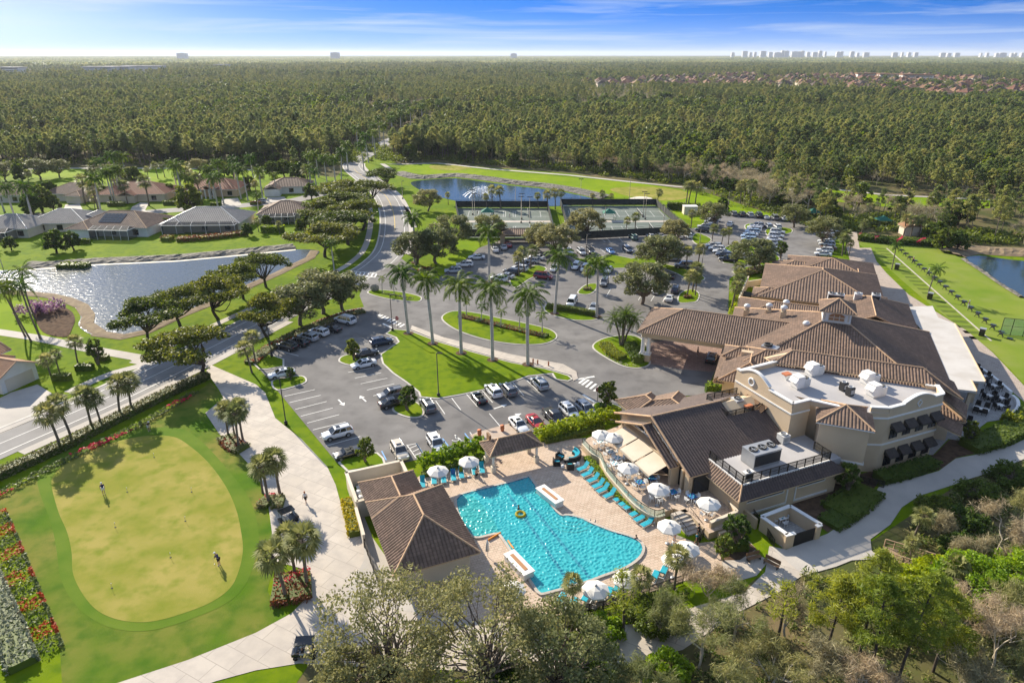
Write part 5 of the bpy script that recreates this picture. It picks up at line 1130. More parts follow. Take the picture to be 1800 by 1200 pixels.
for x,y,k_,h in[(int(140+420*rr_.random()),int(330+46*rr_.random()),rr_.choice(['roy','roy','sab','bushy']),8+3*rr_.random())for _ in range(26)]+[(96,372,'bushy',6),(168,372,'sab',5),(182,350,'bushy',5),(205,342,'sab',6),(300,345,'bushy',5),(312,338,'roy',9),(350,330,'bushy',6),(440,335,'bushy',6),(452,345,'sab',6),(548,350,'bushy',6),(470,400,'bushy',4),(455,408,'sab',4.5),(492,412,'sab',4),(530,410,'bushy',4.5),(8,372,'roy',10),(90,350,'bushy',7),(40,320,'bushy',8),(70,316,'oak',9),(105,312,'oak',8),(160,316,'bushy',5),(320,312,'sab',6),(332,310,'sab',6),(395,310,'bushy',6),(410,312,'bushy',6),(480,312,'bushy',7),(500,312,'bushy',8),(525,318,'bushy',8),(20,440,'bushy',4),(5,470,'you',4),(545,400,'bushy',5),(585,345,'bushy',6),(415,330,'roy',9),(448,325,'roy',9),(545,300,'pine',11),(520,303,'pine',12),(575,300,'pine',12),(350,305,'oak',7),(12,318,'oak',8)]:
 place(k_,x,y,h,{'bushy':6.0,'sab':7.2,'roy':12.0,'oak':8.5,'you':4.3,'pine':14.0}[k_],'%s among the lakeside houses and their fairway'%{'bushy':'dark rounded garden tree','sab':'fan palm','roy':'tall feather palm','oak':'olive spreading tree','you':'young palm','pine':'slender pine'}[k_],G)
def wood():
 n=0
 for x,y,h,rad,seed,lb in[(690,1215,11.0,7.4,81,'big olive oak in front of the pool house, leftmost of the foreground oaks'),(850,1225,11.6,7.6,82,'big olive oak hiding the foot of the pool house'),(985,1235,9.6,5.8,83,'olive oak in front of the bottom pool corner'),(625,1255,6.0,4.2,84,'low olive oak beside the golf cart')]:
  b,me=mk_oak(seed,h,rad,'leaf_oak',9500,.15,.30,'bark',1.0,.62,58);t=plant('live_oak',lb,'oak','foreground oaks',b,me,'bark');t.location=P(x,y)
 for x,y,h,seed,lb in[(1505,1170,13,91,'tall bright pine above the service drive, left of the pair'),(1525,1200,12.5,92,'tall bright pine above the service drive, second stem'),(1575,1205,13,93,'tall bright pine with a forked trunk in the foreground'),(1452,1150,9,94,'slim pine by the pink path'),(1365,1135,8,95,'thin sparse pine at the edge of the promenade'),(1095,1120,7.5,96,'thin wiry pine in front of the pool loungers'),(1640,1180,9,97,'younger pine right of the forked one')]:
  b,me=mk_pine(seed,h,2.9 if seed not in(95,96)else 1.7,'leaf_pine_bright',80 if seed not in(95,96)else 30,62 if seed not in(95,96)else 26,.27,.15,.42,.16);t=plant('slash_pine',lb,'pine','foreground pines',b,me,'bark_dark');t.location=P(x,y)
 for x,y,h,seed,lb in[(1745,985,9,101,'pale bare tree on the dark bank below the drive'),(1790,960,8,102,'pale bare tree at the right edge below the drive'),(1700,1000,5.5,103,'low bare tree beside the pale one on the bank'),(1290,1130,7.5,104,'grey bare tree between the promenade and the pool'),(1240,1075,6.5,105,'grey bare tree in front of the bottom pool umbrellas'),(1225,1180,8.5,106,'tangled bare tree over the promenade'),(1420,1200,8,107,'bare tree with curling branches left of the pines'),(1340,1215,7.5,108,'bare tree at the bottom edge left of the pines'),(1730,1200,9.5,109,'large bare tree at the bottom right'),(1800,1190,9,110,'bare tree in the bottom right corner'),(1680,1230,8,111,'bare tree behind the large one at the bottom right'),(1130,1225,6.5,112,'bare tree at the bottom edge below the promenade'),(1500,1260,7.5,113,'bare tree at the very bottom below the pines'),(1270,1250,7,114,'bare tree at the very bottom left of the scrub'),(1650,940,5.0,115,'low pale bare tree on the bank near the drive'),(1760,1110,7.5,116,'pale bare tree in front of the lime-green trees'),(1690,1130,7,117,'pale bare tree right of the bright pines'),(1610,1130,6,118,'bare tree between the bright pines and the boardwalk'),(1380,1120,6,119,'bare tree beside the slim pine at the promenade'),(1180,1110,5.5,120,'small bare tree at the promenade edge below the pool')]:
  b,me=mk_bare(seed,h,3,'pale_twig','leaf_cypress' if seed%2 else 'leaf_scrub',4,3600,.14);t=plant('bare_cypress',lb,'bare tree','foreground bare trees',b,me,'pale_twig',cname='twigs');t.location=P(x,y)
 for x,y,h,rad,seed,lb in[(1700,1060,5,4.2,121,'lime-green leafy tree below the boardwalk, left'),(1775,1070,5.4,4.6,122,'lime-green leafy tree at the right edge'),(1820,1030,5,4,123,'lime-green leafy tree cut by the right edge')]:
  b,me=mk_oak(seed,h,rad,'leaf_lime',9000,.17,.12,'bark',1.0);t=plant('lime_tree',lb,'tree','lime-green trees',b,me,'bark');t.location=P(x,y)
 for x,y,h,rad,seed,lb in[(1010,1128,2.0,2.4,131,'glossy green shrub behind the pool fence, left'),(1060,1122,2.0,2.4,132,'glossy green shrub behind the pool fence, middle'),(1150,1098,2.4,2.8,133,'glossy green shrub behind the pool fence, right'),(1172,1200,3.0,2.4,134,'bright shrub at the bottom beside the promenade'),(900,1235,3.4,3.2,135,'dark shrub at the bottom beneath the oaks'),(780,1260,3.0,3.2,136,'dark shrub at the bottom edge under the left oak'),(520,1290,2.6,2.4,137,'palmetto-green shrub at the bottom beside the cart'),(1560,1075,3.4,2.6,138,'green shrub before the boardwalk entrance'),(1640,1020,2.6,2.4,140,'leafy shrub growing against the boardwalk rail'),(1690,985,2.8,2.8,141,'leafy shrub behind the end of the boardwalk'),(1640,905,2.2,3.0,143,'dark shrub on the bank just below the drive'),(1720,880,2.2,3.2,145,'dark shrub on the bank below the bend of the drive'),(1780,850,2.2,3.2,147,'dark shrub at the right end of the bank'),(1690,930,2.4,3.2,149,'dark shrub in the middle of the shaded bank'),(1600,1040,2.6,2.4,142,'bright shrub between the pines and the boardwalk'),(1035,1220,3.0,2.8,139,'shrub below the promenade at the bottom centre')]:
  b,me=mk_oak(seed,h,rad,'leaf_shrub' if seed%2 else 'leaf_areca',4200,.17,.06,'bark',1.0);t=plant('large_shrub',lb,'shrub','foreground shrubs',b,me,'bark');t.location=P(x,y)
wood()
def understory():
 rng=np.random.default_rng(9);C=[]
 poly=W([(1210,1150),(1330,1050),(1480,1000),(1570,985),(1590,930),(1680,870),(1760,835),(1900,790),(2150,740),(2350,900),(2300,1300),(1150,1300),(1100,1200)])
 poly2=W([(560,1178),(700,1176),(900,1188),(1090,1178),(1130,1300),(540,1320)]);poly3=W([(880,1075),(1010,1092),(1110,1062),(1200,1040),(1225,1062),(1130,1092),(1040,1105),(900,1125),(830,1085)])
 def inside(p,pl):
  c=False
  for i in range(len(pl)):
   a,d=pl[i-1],pl[i]
   if(a[1]>p[1])!=(d[1]>p[1])and p[0]<(d[0]-a[0])*(p[1]-a[1])/(d[1]-a[1])+a[0]:c=not c
  return c
 for pl,dens in((poly,1.0),(poly2,1.0),(poly3,1.4)):
  xs=[q[0]for q in pl];ys=[q[1]for q in pl];A=(max(xs)-min(xs))*(max(ys)-min(ys))
  for _ in range(int(A*dens*.6)):
   p=(rng.uniform(min(xs),max(xs)),rng.uniform(min(ys),max(ys)))
   if inside(p,pl):s=.35+.75*rng.random()**2;C.append((p[0],p[1],s*.5,s,s,s*(.8+.8*rng.random())))
 n=len(C)*60
 o=obj_of('undergrowth',crown_me('undergrowth',C,int(n*.6),.20,'leaf_scrub',3,.4,.3,.4));tag(o,'dry olive undergrowth of the foreground wood','undergrowth',None,'stuff')
 o=obj_of('ferns',crown_me('ferns',C[::2],int(n*.28),.24,'leaf_shrub',4,.3,.3,.3));tag(o,'green ferns and saplings among the foreground scrub','ferns',None,'stuff')
understory()
def in_poly(p,pl):
 c=False
 for i in range(len(pl)):
  a,d=pl[i-1],pl[i]
  if(a[1]>p[1])!=(d[1]>p[1])and p[0]<(d[0]-a[0])*(p[1]-a[1])/(d[1]-a[1])+a[0]:c=not c
 return c
def in_poly_np(X,Y,pl):
 c=np.zeros(len(X),bool)
 for i in range(len(pl)):
  a,d=pl[i-1],pl[i]
  with np.errstate(divide='ignore',invalid='ignore'):m=((a[1]>Y)!=(d[1]>Y))&(X<(d[0]-a[0])*(Y-a[1])/(d[1]-a[1]+1e-12)+a[0])
  c^=m
 return c
FRONT=W([(-400,292),(0,291),(200,290),(400,291),(490,296),(560,292),(600,285),(640,262),(690,275),(700,285),(770,281),(860,291),(1000,300),(1100,312),(1190,322),(1250,330),(1320,352),(1400,384),(1480,408),(1500,405),(1560,398),(1640,415),(1700,428),(1800,432),(2000,440),(2600,430)])
WOOD=list(FRONT)+[(5000,900),(5000,5000),(-5000,5000),(-5000,700)]
STRIP=W([(1390,330),(1450,327),(1560,339),(1745,347),(1745,370),(1560,369),(1400,350)])
TOWN=[W([(1020,152),(1280,136),(1330,136),(1340,160),(1180,160),(1030,157)]),W([(1340,140),(1620,136),(1800,150),(1960,150),(1960,186),(1800,184),(1640,178),(1480,170),(1340,160)]),W([(1160,157),(1290,155),(1290,161),(1160,161)])]
LEFTTOWN=W([(-200,128),(110,118),(300,118),(300,134),(100,137),(-200,150)])
rw=np.array(ROAD)
def sector(r0,r1,sp,jit=.45):
 n=int(.5*1.5*(r1*r1-r0*r0)/(sp*sp));rng=RNG
 r=np.sqrt(rng.uniform(r0*r0,r1*r1,n));a=rng.uniform(-.75,.75,n);return r*np.sin(a),r*np.cos(a)
def keep_road(X,Y,d):
 m=np.ones(len(X),bool)
 for q in rw[70:]:m&=(X-q[0])**2+(Y-q[1])**2>d*d
 return m
allp=[]
for r0,r1,sp,s in((150,720,4.8,.98),(720,1500,6.4,1.05),(1500,3600,11.5,1.35)):
 X,Y=sector(r0,r1,sp);m=in_poly_np(X,Y,WOOD)&~in_poly_np(X,Y,STRIP)&keep_road(X,Y,15)
 for t in TOWN+[LEFTTOWN]:m&=~(in_poly_np(X,Y,t)&(RNG.random(len(X))<.86))
 X,Y=X[m],Y[m];allp.append(np.stack([X,Y,np.full(len(X),s)],1))
PTS=np.concatenate(allp)
D=np.hypot(PTS[:,0],PTS[:,1])
def vnoise(X,Y,s,seed):
 rng=np.random.default_rng(seed);g=rng.random((64,64));x=X/s;y=Y/s;xi=np.floor(x).astype(int);yi=np.floor(y).astype(int);fx=x-xi;fy=y-yi
 fx=fx*fx*(3-2*fx);fy=fy*fy*(3-2*fy);a=g[xi%64,yi%64];b=g[(xi+1)%64,yi%64];c=g[xi%64,(yi+1)%64];d=g[(xi+1)%64,(yi+1)%64]
 return(a*(1-fx)+b*fx)*(1-fy)+(c*(1-fx)+d*fx)*fy
nz=vnoise(PTS[:,0]+5000,PTS[:,1],90,3)
fd=np.full(len(PTS),1e9)
fl=np.array(smooth_poly(FRONT[2:-2],5,closed=False))
near=D<800
for q in fl:fd[near]=np.minimum(fd[near],(PTS[near,0]-q[0])**2+(PTS[near,1]-q[1])**2)
fd=np.sqrt(fd)
u=RNG.random(len(PTS))
PY=600+FPX*np.tan(np.arctan2(H,PTS[:,1])-TH)
kind=np.zeros(len(PTS),int);rx=PTS[:,0]/PTS[:,1]
pc=np.clip((nz-.42)*2.2,0,.6)*np.exp(-fd/90)*(D<800)*1.9*(rx>-.45)*np.where(rx>.38,.35,1)
kind[u<pc]=2
n2=vnoise(PTS[:,0]+9000,PTS[:,1]*.6,150,5);n3=vnoise(PTS[:,0]+3000,PTS[:,1]*.6,210,6)
kind[(u>.86)&(kind==0)]=1
kind[(n3>.60)&(u<.6)&(u>.1)&(kind==0)]=1
kind[(n2>.63)&(u>.45)&(rx>-.45)]=2
hts=np.where(kind==0,RNG.uniform(.72,1.12,len(PTS)),np.where(kind==1,RNG.uniform(.9,1.5,len(PTS)),RNG.uniform(.8,1.15,len(PTS))))*PTS[:,2]*(.72+.55*vnoise(PTS[:,0]+7000,PTS[:,1],60,8))
thin=(PTS[:,1]<300)&(PTS[:,0]>105)&(fd<75)
gap=vnoise(PTS[:,0]+2000,PTS[:,1]*.5,120,9)>.74
sel=~(gap&(RNG.random(len(PTS))<.7))&~(thin&(RNG.random(len(PTS))<.62));PTS,kind,hts,D,fd,u=PTS[sel],kind[sel],hts[sel],D[sel],fd[sel],u[sel]
vis=np.abs(PTS[:,0])<PTS[:,1]*.80
order=np.argsort(fd+(~vis)*1e6)
indiv=np.zeros(len(PTS),bool)
nk={0:230,1:60,2:90}
cnt={0:0,1:0,2:0}
for i in order:
 kk_=kind[i]
 if cnt[kk_]<nk[kk_]and D[i]<620:indiv[i]=True;cnt[kk_]+=1
LB={0:('pine',14.0,'pine in the front ranks of the far wood'),1:('bushy',6.0,'dark broadleaf tree in the front ranks of the far wood'),2:('cyp',10.0,'brown leafless cypress in the front ranks of the far wood')}
GR={0:'pines at the edge of the wood',1:'broadleaf trees at the edge of the wood',2:'leafless cypresses at the edge of the wood'}
for i in np.nonzero(indiv)[0]:
 kd,bh,lb=LB[kind[i]];pr=PT[kd];s=hts[i]*(1.0 if kind[i]!=2 else 1.15);k=USED.get(kd,0);USED[kd]=k+1
 if kind[i]==0:lb=lb+(' left of the road' if PTS[i,0]/PTS[i,1]<-.21 else ' beyond the fairway' if PTS[i,0]/PTS[i,1]<.4 else ' behind the practice range')
 pr[k%len(pr)].place((PTS[i,0],PTS[i,1],0),random.random()*6.28,(s*1.15,s*1.15,s),lb,GR[kind[i]])
src=bpy.data.collections.new('wood_sources')
def src_obj(name,me):o=bpy.data.objects.new(name,me);src.objects.link(o);return o
def join_np(b,trunk_mat,me2):
 """trunk mesh-builder + leaf mesh merged for instancing"""
 nv=len(me2.vertices);V2=np.empty(nv*3,np.float32);me2.vertices.foreach_get('co',V2);V2=V2.reshape(-1,3);nf=len(me2.polygons);F2=np.empty(nf*4,np.int32);me2.loops.foreach_get('vertex_index',F2)
 V1=np.array(b.v,np.float32);f4=[f for f in b.f if len(f)==4];F1=np.array(f4,np.int32).reshape(-1,4)
 me=np_mesh('wood_tree',np.concatenate([V1,V2]),np.concatenate([F1,F2.reshape(-1,4)+len(V1)]),[trunk_mat,me2.materials[0].name],np.concatenate([np.zeros(len(F1),int),np.ones(nf,int)]))
 return me
for s_ in(201,202,203,204):
 b,me=mk_pine(s_,13,3.2,'leaf_pine',30,36,.44,.42,.34,.16);src_obj('a_pine%d'%s_,join_np(b,'bark',me))
for s_ in(205,206):
 b,me=mk_oak(s_,8.0,4.0,'leaf_shrub',420,.75,.1,'bark_dark');src_obj('b_broad%d'%s_,join_np(b,'bark_dark',me))
for s_ in(207,208):
 b,me=mk_bare(s_,10,3,'pale_twig','leaf_cypress',2,380,.14);src_obj('c_cyp%d'%s_,join_np(b,'pale_twig',me))
def patch(seed,size,n):
 rng=np.random.default_rng(seed);bl=[]
 for _ in range(n):
  x,y=rng.uniform(-size/2,size/2,2);h=rng.uniform(7,15);r=rng.uniform(3.0,5.5);bl.append((x,y,h-r*.7,r,r,r*1.1))
 return crown_me('patch',bl,n*22,2.3,'leaf_pine',seed,.7,.5,.5)
for s_ in(209,210):src_obj('d_patch%d'%s_,patch(s_,110,85))
X,Y=sector(3500,15500,105);far=np.stack([X,Y,np.ones(len(X))],1)
rest=~indiv
IP=np.concatenate([PTS[rest],far]);IK=np.concatenate([np.where(kind[rest]==0,RNG.integers(0,4,rest.sum()),np.where(kind[rest]==1,RNG.integers(4,6,rest.sum()),RNG.integers(6,8,rest.sum()))),RNG.integers(8,10,len(far))])
IS=np.concatenate([hts[rest],RNG.uniform(.85,1.15,len(far))])
me=bpy.data.meshes.new('wood');co_=IP.copy();co_[:,2]=0
me.vertices.add(len(co_));me.vertices.foreach_set('co',co_.astype(np.float32).ravel())
for nm_,ty,dat in(('kind','INT',IK.astype(np.int32)),('size','FLOAT',IS.astype(np.float32)),('spin','FLOAT',RNG.uniform(0,6.28,len(co_)).astype(np.float32))):
 at=me.attributes.new(nm_,ty,'POINT');at.data.foreach_set('value',dat)
wo=obj_of('wood',me);tag(wo,'endless pine wood stretching to the horizon behind the golf club','wood',None,'stuff')
ng=bpy.data.node_groups.new('scatter_wood','GeometryNodeTree');ng.interface.new_socket('Geometry',in_out='INPUT',socket_type='NodeSocketGeometry');ng.interface.new_socket('Geometry',in_out='OUTPUT',socket_type='NodeSocketGeometry')
gi=ng.nodes.new('NodeGroupInput');go=ng.nodes.new('NodeGroupOutput');ip=ng.nodes.new('GeometryNodeInstanceOnPoints');ci=ng.nodes.new('GeometryNodeCollectionInfo');ci.inputs['Collection'].default_value=src;ci.inputs['Separate Children'].default_value=True;ci.inputs['Reset Children'].default_value=True
def attr(nm_,ty):n=ng.nodes.new('GeometryNodeInputNamedAttribute');n.data_type=ty;n.inputs['Name'].default_value=nm_;return n.outputs[0]
cx3=ng.nodes.new('ShaderNodeCombineXYZ');ng.links.new(attr('spin','FLOAT'),cx3.inputs['Z'])
ng.links.new(gi.outputs[0],ip.inputs['Points']);ng.links.new(ci.outputs[0],ip.inputs['Instance']);ip.inputs['Pick Instance'].default_value=True
ng.links.new(attr('kind','INT'),ip.inputs['Instance Index']);ng.links.new(attr('size','FLOAT'),ip.inputs['Scale']);ng.links.new(cx3.outputs[0],ip.inputs['Rotation']);ng.links.new(ip.outputs[0],go.inputs[0])
md=wo.modifiers.new('scatter','NODES');md.node_group=ng
C=[]
for p in smooth_poly(FRONT[1:-2],12,closed=False):
 for _ in range(9):C.append((p[0]+RNG.normal()*5,p[1]+RNG.uniform(1,16),.8,1.5,1.5,1.3))
o=obj_of('undergrowth',crown_me('undergrowth',C,len(C)*26,.55,'leaf_shrub',17,.5,.3,.4));tag(o,'dark palmetto undergrowth along the front edge of the far wood','undergrowth',None,'stuff')
def haze():
 b=MB();b.box(-30000,30000,-2500,30000,-1.0,130.0);o=b.build('haze','kerb');m=bpy.data.materials.new('haze_air');m.use_nodes=True;nt=m.node_tree;nt.nodes.remove(nt.nodes['Principled BSDF'])
 v=nt.nodes.new('ShaderNodeVolumePrincipled');v.inputs['Color'].default_value=(.86,.92,1.0,1);v.inputs['Density'].default_value=HAZE;v.inputs['Anisotropy'].default_value=.2;nt.links.new(v.outputs[0],nt.nodes['Material Output'].inputs['Volume'])
 o.data.materials.clear();o.data.materials.append(m);tag(o,'thin pale haze lying over the wood towards the horizon','haze',None,'stuff')
HAZE=.000055
haze()
PAINT={'white':(.78,.78,.77),'silver':(.42,.44,.46),'grey':(.16,.165,.175),'black':(.012,.012,.014),'navy':(.015,.03,.075),'blue':(.03,.13,.36),'red':(.42,.012,.015),'teal':(.02,.11,.11),'cream':(.66,.58,.46),'pale blue':(.42,.56,.68),'maroon':(.28,.01,.015),'brown':(.16,.07,.035)}
for k_,c_ in PAINT.items():mat('paint_'+k_.replace(' ','_'),c_,.28,metal=.15 if k_ not in('white','cream','red')else 0,spec=.55,coat=1.0)
def car_body(st,rnd=.05):
 """loft of closed rings; st: (x, halfwidth, zbottom, ztop)"""
 b=MB();vs=[];m=12
 for x,w,z0,z1 in st:
  h=z1-z0;half=[(w*.80,z0),(w*.97,z0+.10*h),(w,z0+.45*h),(w*.97,z0+.78*h),(w*.86,z1-.02),(w*.55,z1+.025)]
  ring=half+[(-a,z)for a,z in half[::-1]]
  vs+=[(x,a,z)for a,z in ring]
 n=len(st);fs=[(i*m+k,(i+1)*m+k,(i+1)*m+(k+1)%m,i*m+(k+1)%m)for i in range(n-1)for k in range(m)]
 b.add(vs,fs,0,True);b.add(vs[:m],[tuple(range(m))],0);b.add(vs[-m:],[tuple(range(m))[::-1]],0);return b
def cabin(b,g,xb0,xb1,xt0,xt1,zb,zt,wb,wt,rails=False,sun=False,pillars=(.5,)):
 """glass house g plus painted roof and pillars in b"""
 v=[(xb0,-wb,zb),(xb1,-wb,zb),(xb1,wb,zb),(xb0,wb,zb),(xt0,-wt,zt),(xt1,-wt,zt),(xt1,wt,zt),(xt0,wt,zt)]
 g.add(v,[(0,1,5,4),(1,2,6,5),(2,3,7,6),(3,0,4,7),(4,5,6,7)])
 e=.03;rf=[(xt0-.04,-wt-e,zt-.03),(xt1+.06,-wt-e,zt-.03),(xt1+.06,wt+e,zt-.03),(xt0-.04,wt+e,zt-.03),(xt0+.08,-wt*.82,zt+.055),(xt1-.08,-wt*.82,zt+.055),(xt1-.08,wt*.82,zt+.055),(xt0+.08,wt*.82,zt+.055)]
 b.add(rf,[(0,1,5,4),(1,2,6,5),(2,3,7,6),(3,0,4,7),(4,5,6,7)],0,False)
 for s in(-1,1):
  b.tube([(xb0-.02,s*wb,zb),(xt0,s*(wt+.01),zt)],.055,5,0,False);b.tube([(xb1+.03,s*wb,zb),(xt1,s*(wt+.01),zt)],.045,5,0,False)
  for p in pillars:b.tube([(xb0+(xb1-xb0)*p,s*(wb+.005),zb),(xt0+(xt1-xt0)*p,s*(wt+.005),zt)],.04,4,0,False)
  if rails:b.tube([(xt0+.1,s*wt*.86,zt+.11),(xt1-.1,s*wt*.86,zt+.11)],.025,4,1,False)
 if sun:g.add([(xt1-.85,-.36,zt+.060),(xt1-.25,-.36,zt+.060),(xt1-.25,.36,zt+.060),(xt1-.85,.36,zt+.060)],[(0,1,2,3)])
def mk_car(kind):
 g=MB();inner=None;wr=.33;wx=(1.42,-1.42);wy=.80
 if kind=='sedan':
  b=car_body([(-2.38,.66,.42,.82),(-2.28,.80,.30,.98),(-1.8,.88,.24,1.02),(-.9,.91,.21,.97),(.2,.91,.21,.96),(1.0,.90,.21,.95),(1.7,.87,.23,.88),(2.15,.80,.27,.78),(2.36,.64,.38,.66)])
  cabin(b,g,-1.72,1.08,-.98,.32,.95,1.40,.80,.60,sun=True);zl,xf,xr=.68,2.24,-2.32
 elif kind=='coupe':
  b=car_body([(-2.2,.66,.42,.86),(-2.1,.82,.30,.98),(-1.5,.92,.24,1.0),(-.7,.92,.20,.92),(.3,.90,.20,.90),(1.0,.91,.20,.88),(1.7,.88,.22,.80),(2.1,.78,.27,.68),(2.26,.60,.36,.58)])
  cabin(b,g,-1.85,1.0,-.65,.12,.90,1.28,.80,.56,pillars=());zl,xf,xr=.64,2.1,-2.14
 elif kind in('suv','bigsuv','van'):
  L={'suv':2.32,'bigsuv':2.60,'van':2.55}[kind];zt={'suv':1.62,'bigsuv':1.84,'van':1.76}[kind];zh=1.02 if kind=='suv' else 1.1;w=.93 if kind=='suv' else .98;wr=.36 if kind=='suv' else .39
  b=car_body([(-L,.72,.48,1.0),(-L+.08,w*.93,.36,1.10),(-L+.5,w,.30,1.12),(-.8,w,.27,1.10),(.3,w,.27,1.07),(L-1.25,w*.98,.27,zh+.03),(L-.55,w*.95,.30,zh-.06),(L-.15,w*.86,.34,zh-.16),(L,w*.68,.44,zh-.32)])
  xb1=L-1.2 if kind!='van' else L-.85
  cabin(b,g,-L+.14,xb1,-L+.48,xb1-.72,1.07,zt,w*.90,w*.72,rails=kind!='van',sun=kind=='suv',pillars=(.3,.62));zl,xf,xr=.82,L-.12,-L+.05;wx=(L-.92,-L+.95);wy=w*.88
 elif kind=='pickup':
  b=car_body([(-2.85,.80,.50,1.02),(-2.8,.92,.42,1.10),(-1.0,.97,.36,1.12),(-.9,.97,.34,1.12),(.7,.97,.33,1.10),(1.5,.96,.33,1.08),(2.3,.92,.36,1.02),(2.72,.84,.40,.92),(2.84,.68,.5,.78)])
  cabin(b,g,-1.0,1.35,-.75,.62,1.10,1.80,.86,.70,pillars=(.48,));zl,xf,xr=.85,2.72,-2.82;wx=(1.8,-1.75);wr=.40;wy=.86
  inner=MB();inner.add([(-2.7,-.78,1.15),(-1.12,-.78,1.15),(-1.12,.78,1.15),(-2.7,.78,1.15)],[(0,1,2,3)]);
 elif kind=='roadster':
  b=car_body([(-2.05,.64,.42,.78),(-1.95,.78,.30,.92),(-1.4,.88,.24,.95),(-.7,.89,.20,.88),(.3,.89,.20,.87),(.9,.88,.20,.86),(1.5,.85,.22,.78),(1.9,.76,.27,.66),(2.05,.58,.36,.56)])
  g.add([(.85,-.72,.88),(.85,.72,.88),(.42,.60,1.22),(.42,-.60,1.22)],[(0,1,2,3),(3,2,1,0)]);zl,xf,xr=.62,1.92,-2.0;wx=(1.25,-1.25)
  inner=MB();inner.add([(-.95,-.66,.93),(.75,-.66,.90),(.75,.66,.90),(-.95,.66,.93)],[(0,1,2,3)])
  for s in(-.34,.34):inner.box(-.75,-.45,s-.24,s+.24,.9,1.2);inner.box(-.45,.1,s-.22,s+.22,.9,.98)
 r=thing({'suv':'parked_suv','bigsuv':'large_suv','sedan':'parked_car','coupe':'parked_coupe','van':'minivan','pickup':'pickup_truck','roadster':'convertible_car'}[kind],'','car')
 bo=b.build('body',['paint_white','rim'],r,local=True);bo.material_slots[0].link='OBJECT'
 g.build('window_glass','car_glass',r,local=True)
 if inner:inner.build('seats' if kind=='roadster' else 'cargo_bed','black_mesh',r,local=True)
 arch=MB()
 for x in wx:
  for s in(-1,1):
   w_=MB();vs=[]
   w_.lathe([(wr*.98,-.11),(wr,-.06),(wr,.06),(wr*.98,.11)],n=16,mi=0,smooth=False);w_.lathe([(wr*.62,.112),(wr*.60,.135),(wr*.12,.125)],n=14,mi=1,smooth=False)
   w_.v=[(p[0],-s*p[2]*-1,p[1])for p in w_.v];w_.v=[(x+p[0],s*(wy+.02)+p[1],wr+p[2])for p in w_.v]
   w_.build('wheel',['tyre','rim'],r,local=True)
   arch.tube([(x+(wr+.06)*math.cos(R(t)),s*(wy+.135),wr+(wr+.06)*math.sin(R(t)))for t in range(-5,186,19)],.035,4)
 arch.build('wheel_arch','black_paint',r,local=True)
 for s in(-1,1):
  h=MB();h.obox((xf-.04,s*.60),.22,.34,zl-.07,zl+.08,s*14);h.build('headlight','head_lamp',r,local=True)
  h=MB();h.obox((xr+.03,s*.62),.14,.26,zl+.02,zl+.24,-s*8);h.build('taillight','tail_lamp',r,local=True)
  h=MB();h.obox((xf-1.45 if kind not in('pickup',)else xf-1.6,s*(wy+.20)),.12,.2,zl+.28,zl+.42,0);h.build('mirror','black_paint',r,local=True)
 return Proto(r)
CARS={k_:mk_car(k_)for k_ in('suv','bigsuv','sedan','coupe','van','pickup','roadster')}
NAMES={'suv':'SUV','bigsuv':'large SUV','sedan':'saloon','coupe':'coupe','van':'van','pickup':'pickup truck','roadster':'convertible'}
def car(kind,col,x,y,ang,label,group='cars in the car park'):
 r=CARS[kind].place(tuple(P(x,y)+Vector((0,0,.08))),R(ang),1.0,label,group);m=MATS['paint_'+col.replace(' ','_')]
 for c_ in r.children:
  if c_.name.split('.')[0]=='body':c_.material_slots[0].link='OBJECT';c_.material_slots[0].material=m
 return r
A_,B_,C_,U_=-150.6,113.5,-65.5,150.0
G='cars in the near car park'
for k_,c_,x,y,a,lb in[('suv','white',594,768,A_,'white SUV alone among the empty left bays beside the promenade verge'),('roadster','black',612,802,A_,'black open convertible beside the south tree island'),('sedan','white',496,662,A_,'white saloon in the shaded far left bay behind the sapling'),('sedan','white',640,645,A_,'white saloon beside the golden-green island tree'),('sedan','black',644,626,A_+180,'black saloon half hidden behind the golden-green island tree'),('suv','navy',671,606,A_+180,'navy SUV at the tip of the median lawn'),('suv','grey',688,699,A_,'grey SUV with open tailgate beside the round island tree'),('sedan','black',691,713,A_+180,'dark saloon tucked behind the round island tree'),('suv','grey',752,719,B_,'grey SUV beside the round island tree facing the median lawn'),('roadster','black',842,705,B_,'dark open-topped car facing the median lawn'),('suv','white',867,693,B_,'white SUV facing the median lawn'),('suv','grey',893,691,B_,'dark grey SUV facing the median lawn next to the white one'),('suv','silver',948,680,B_,'silver-grey SUV at the pointed end of the median lawn'),('suv','cream',703,800,C_,'cream SUV in the accessible bay beside the pool house yard'),('suv','white',767,787,C_,'white SUV between the two striped accessible aisles'),('sedan','white',912,753,C_,'white saloon beside the red coupe'),('coupe','red',942,748,C_,'bright red sports coupe by the pool hedge'),('pickup','black',975,741,C_,'black pickup truck between the red coupe and a white SUV'),('suv','white',1001,730,C_,'white SUV beside the black pickup truck'),('suv','silver',1030,726,C_,'silver SUV at the end of the row beside the stop sign island'),('bigsuv','white',607,568,U_,'large white SUV nearest the junction in the shaded upper row'),('sedan','black',583,582,U_,'black saloon beside the large white SUV in the shaded upper row'),('suv','white',561,589,U_,'white SUV in the middle of the shaded upper row'),('suv','silver',542,598,U_,'silver SUV in the middle of the shaded upper row'),('suv','black',526,607,U_,'black SUV in the shaded upper row beside the silver one'),('suv','black',506,614,U_,'black SUV at the left end of the shaded upper row'),('suv','black',1250,635,68,'black SUV waiting under the entrance canopy')]:
 car(k_,c_,x,y,a,lb,G)
ORD=['first','second','third','fourth','fifth','sixth','seventh','eighth','ninth','tenth','eleventh','twelfth']
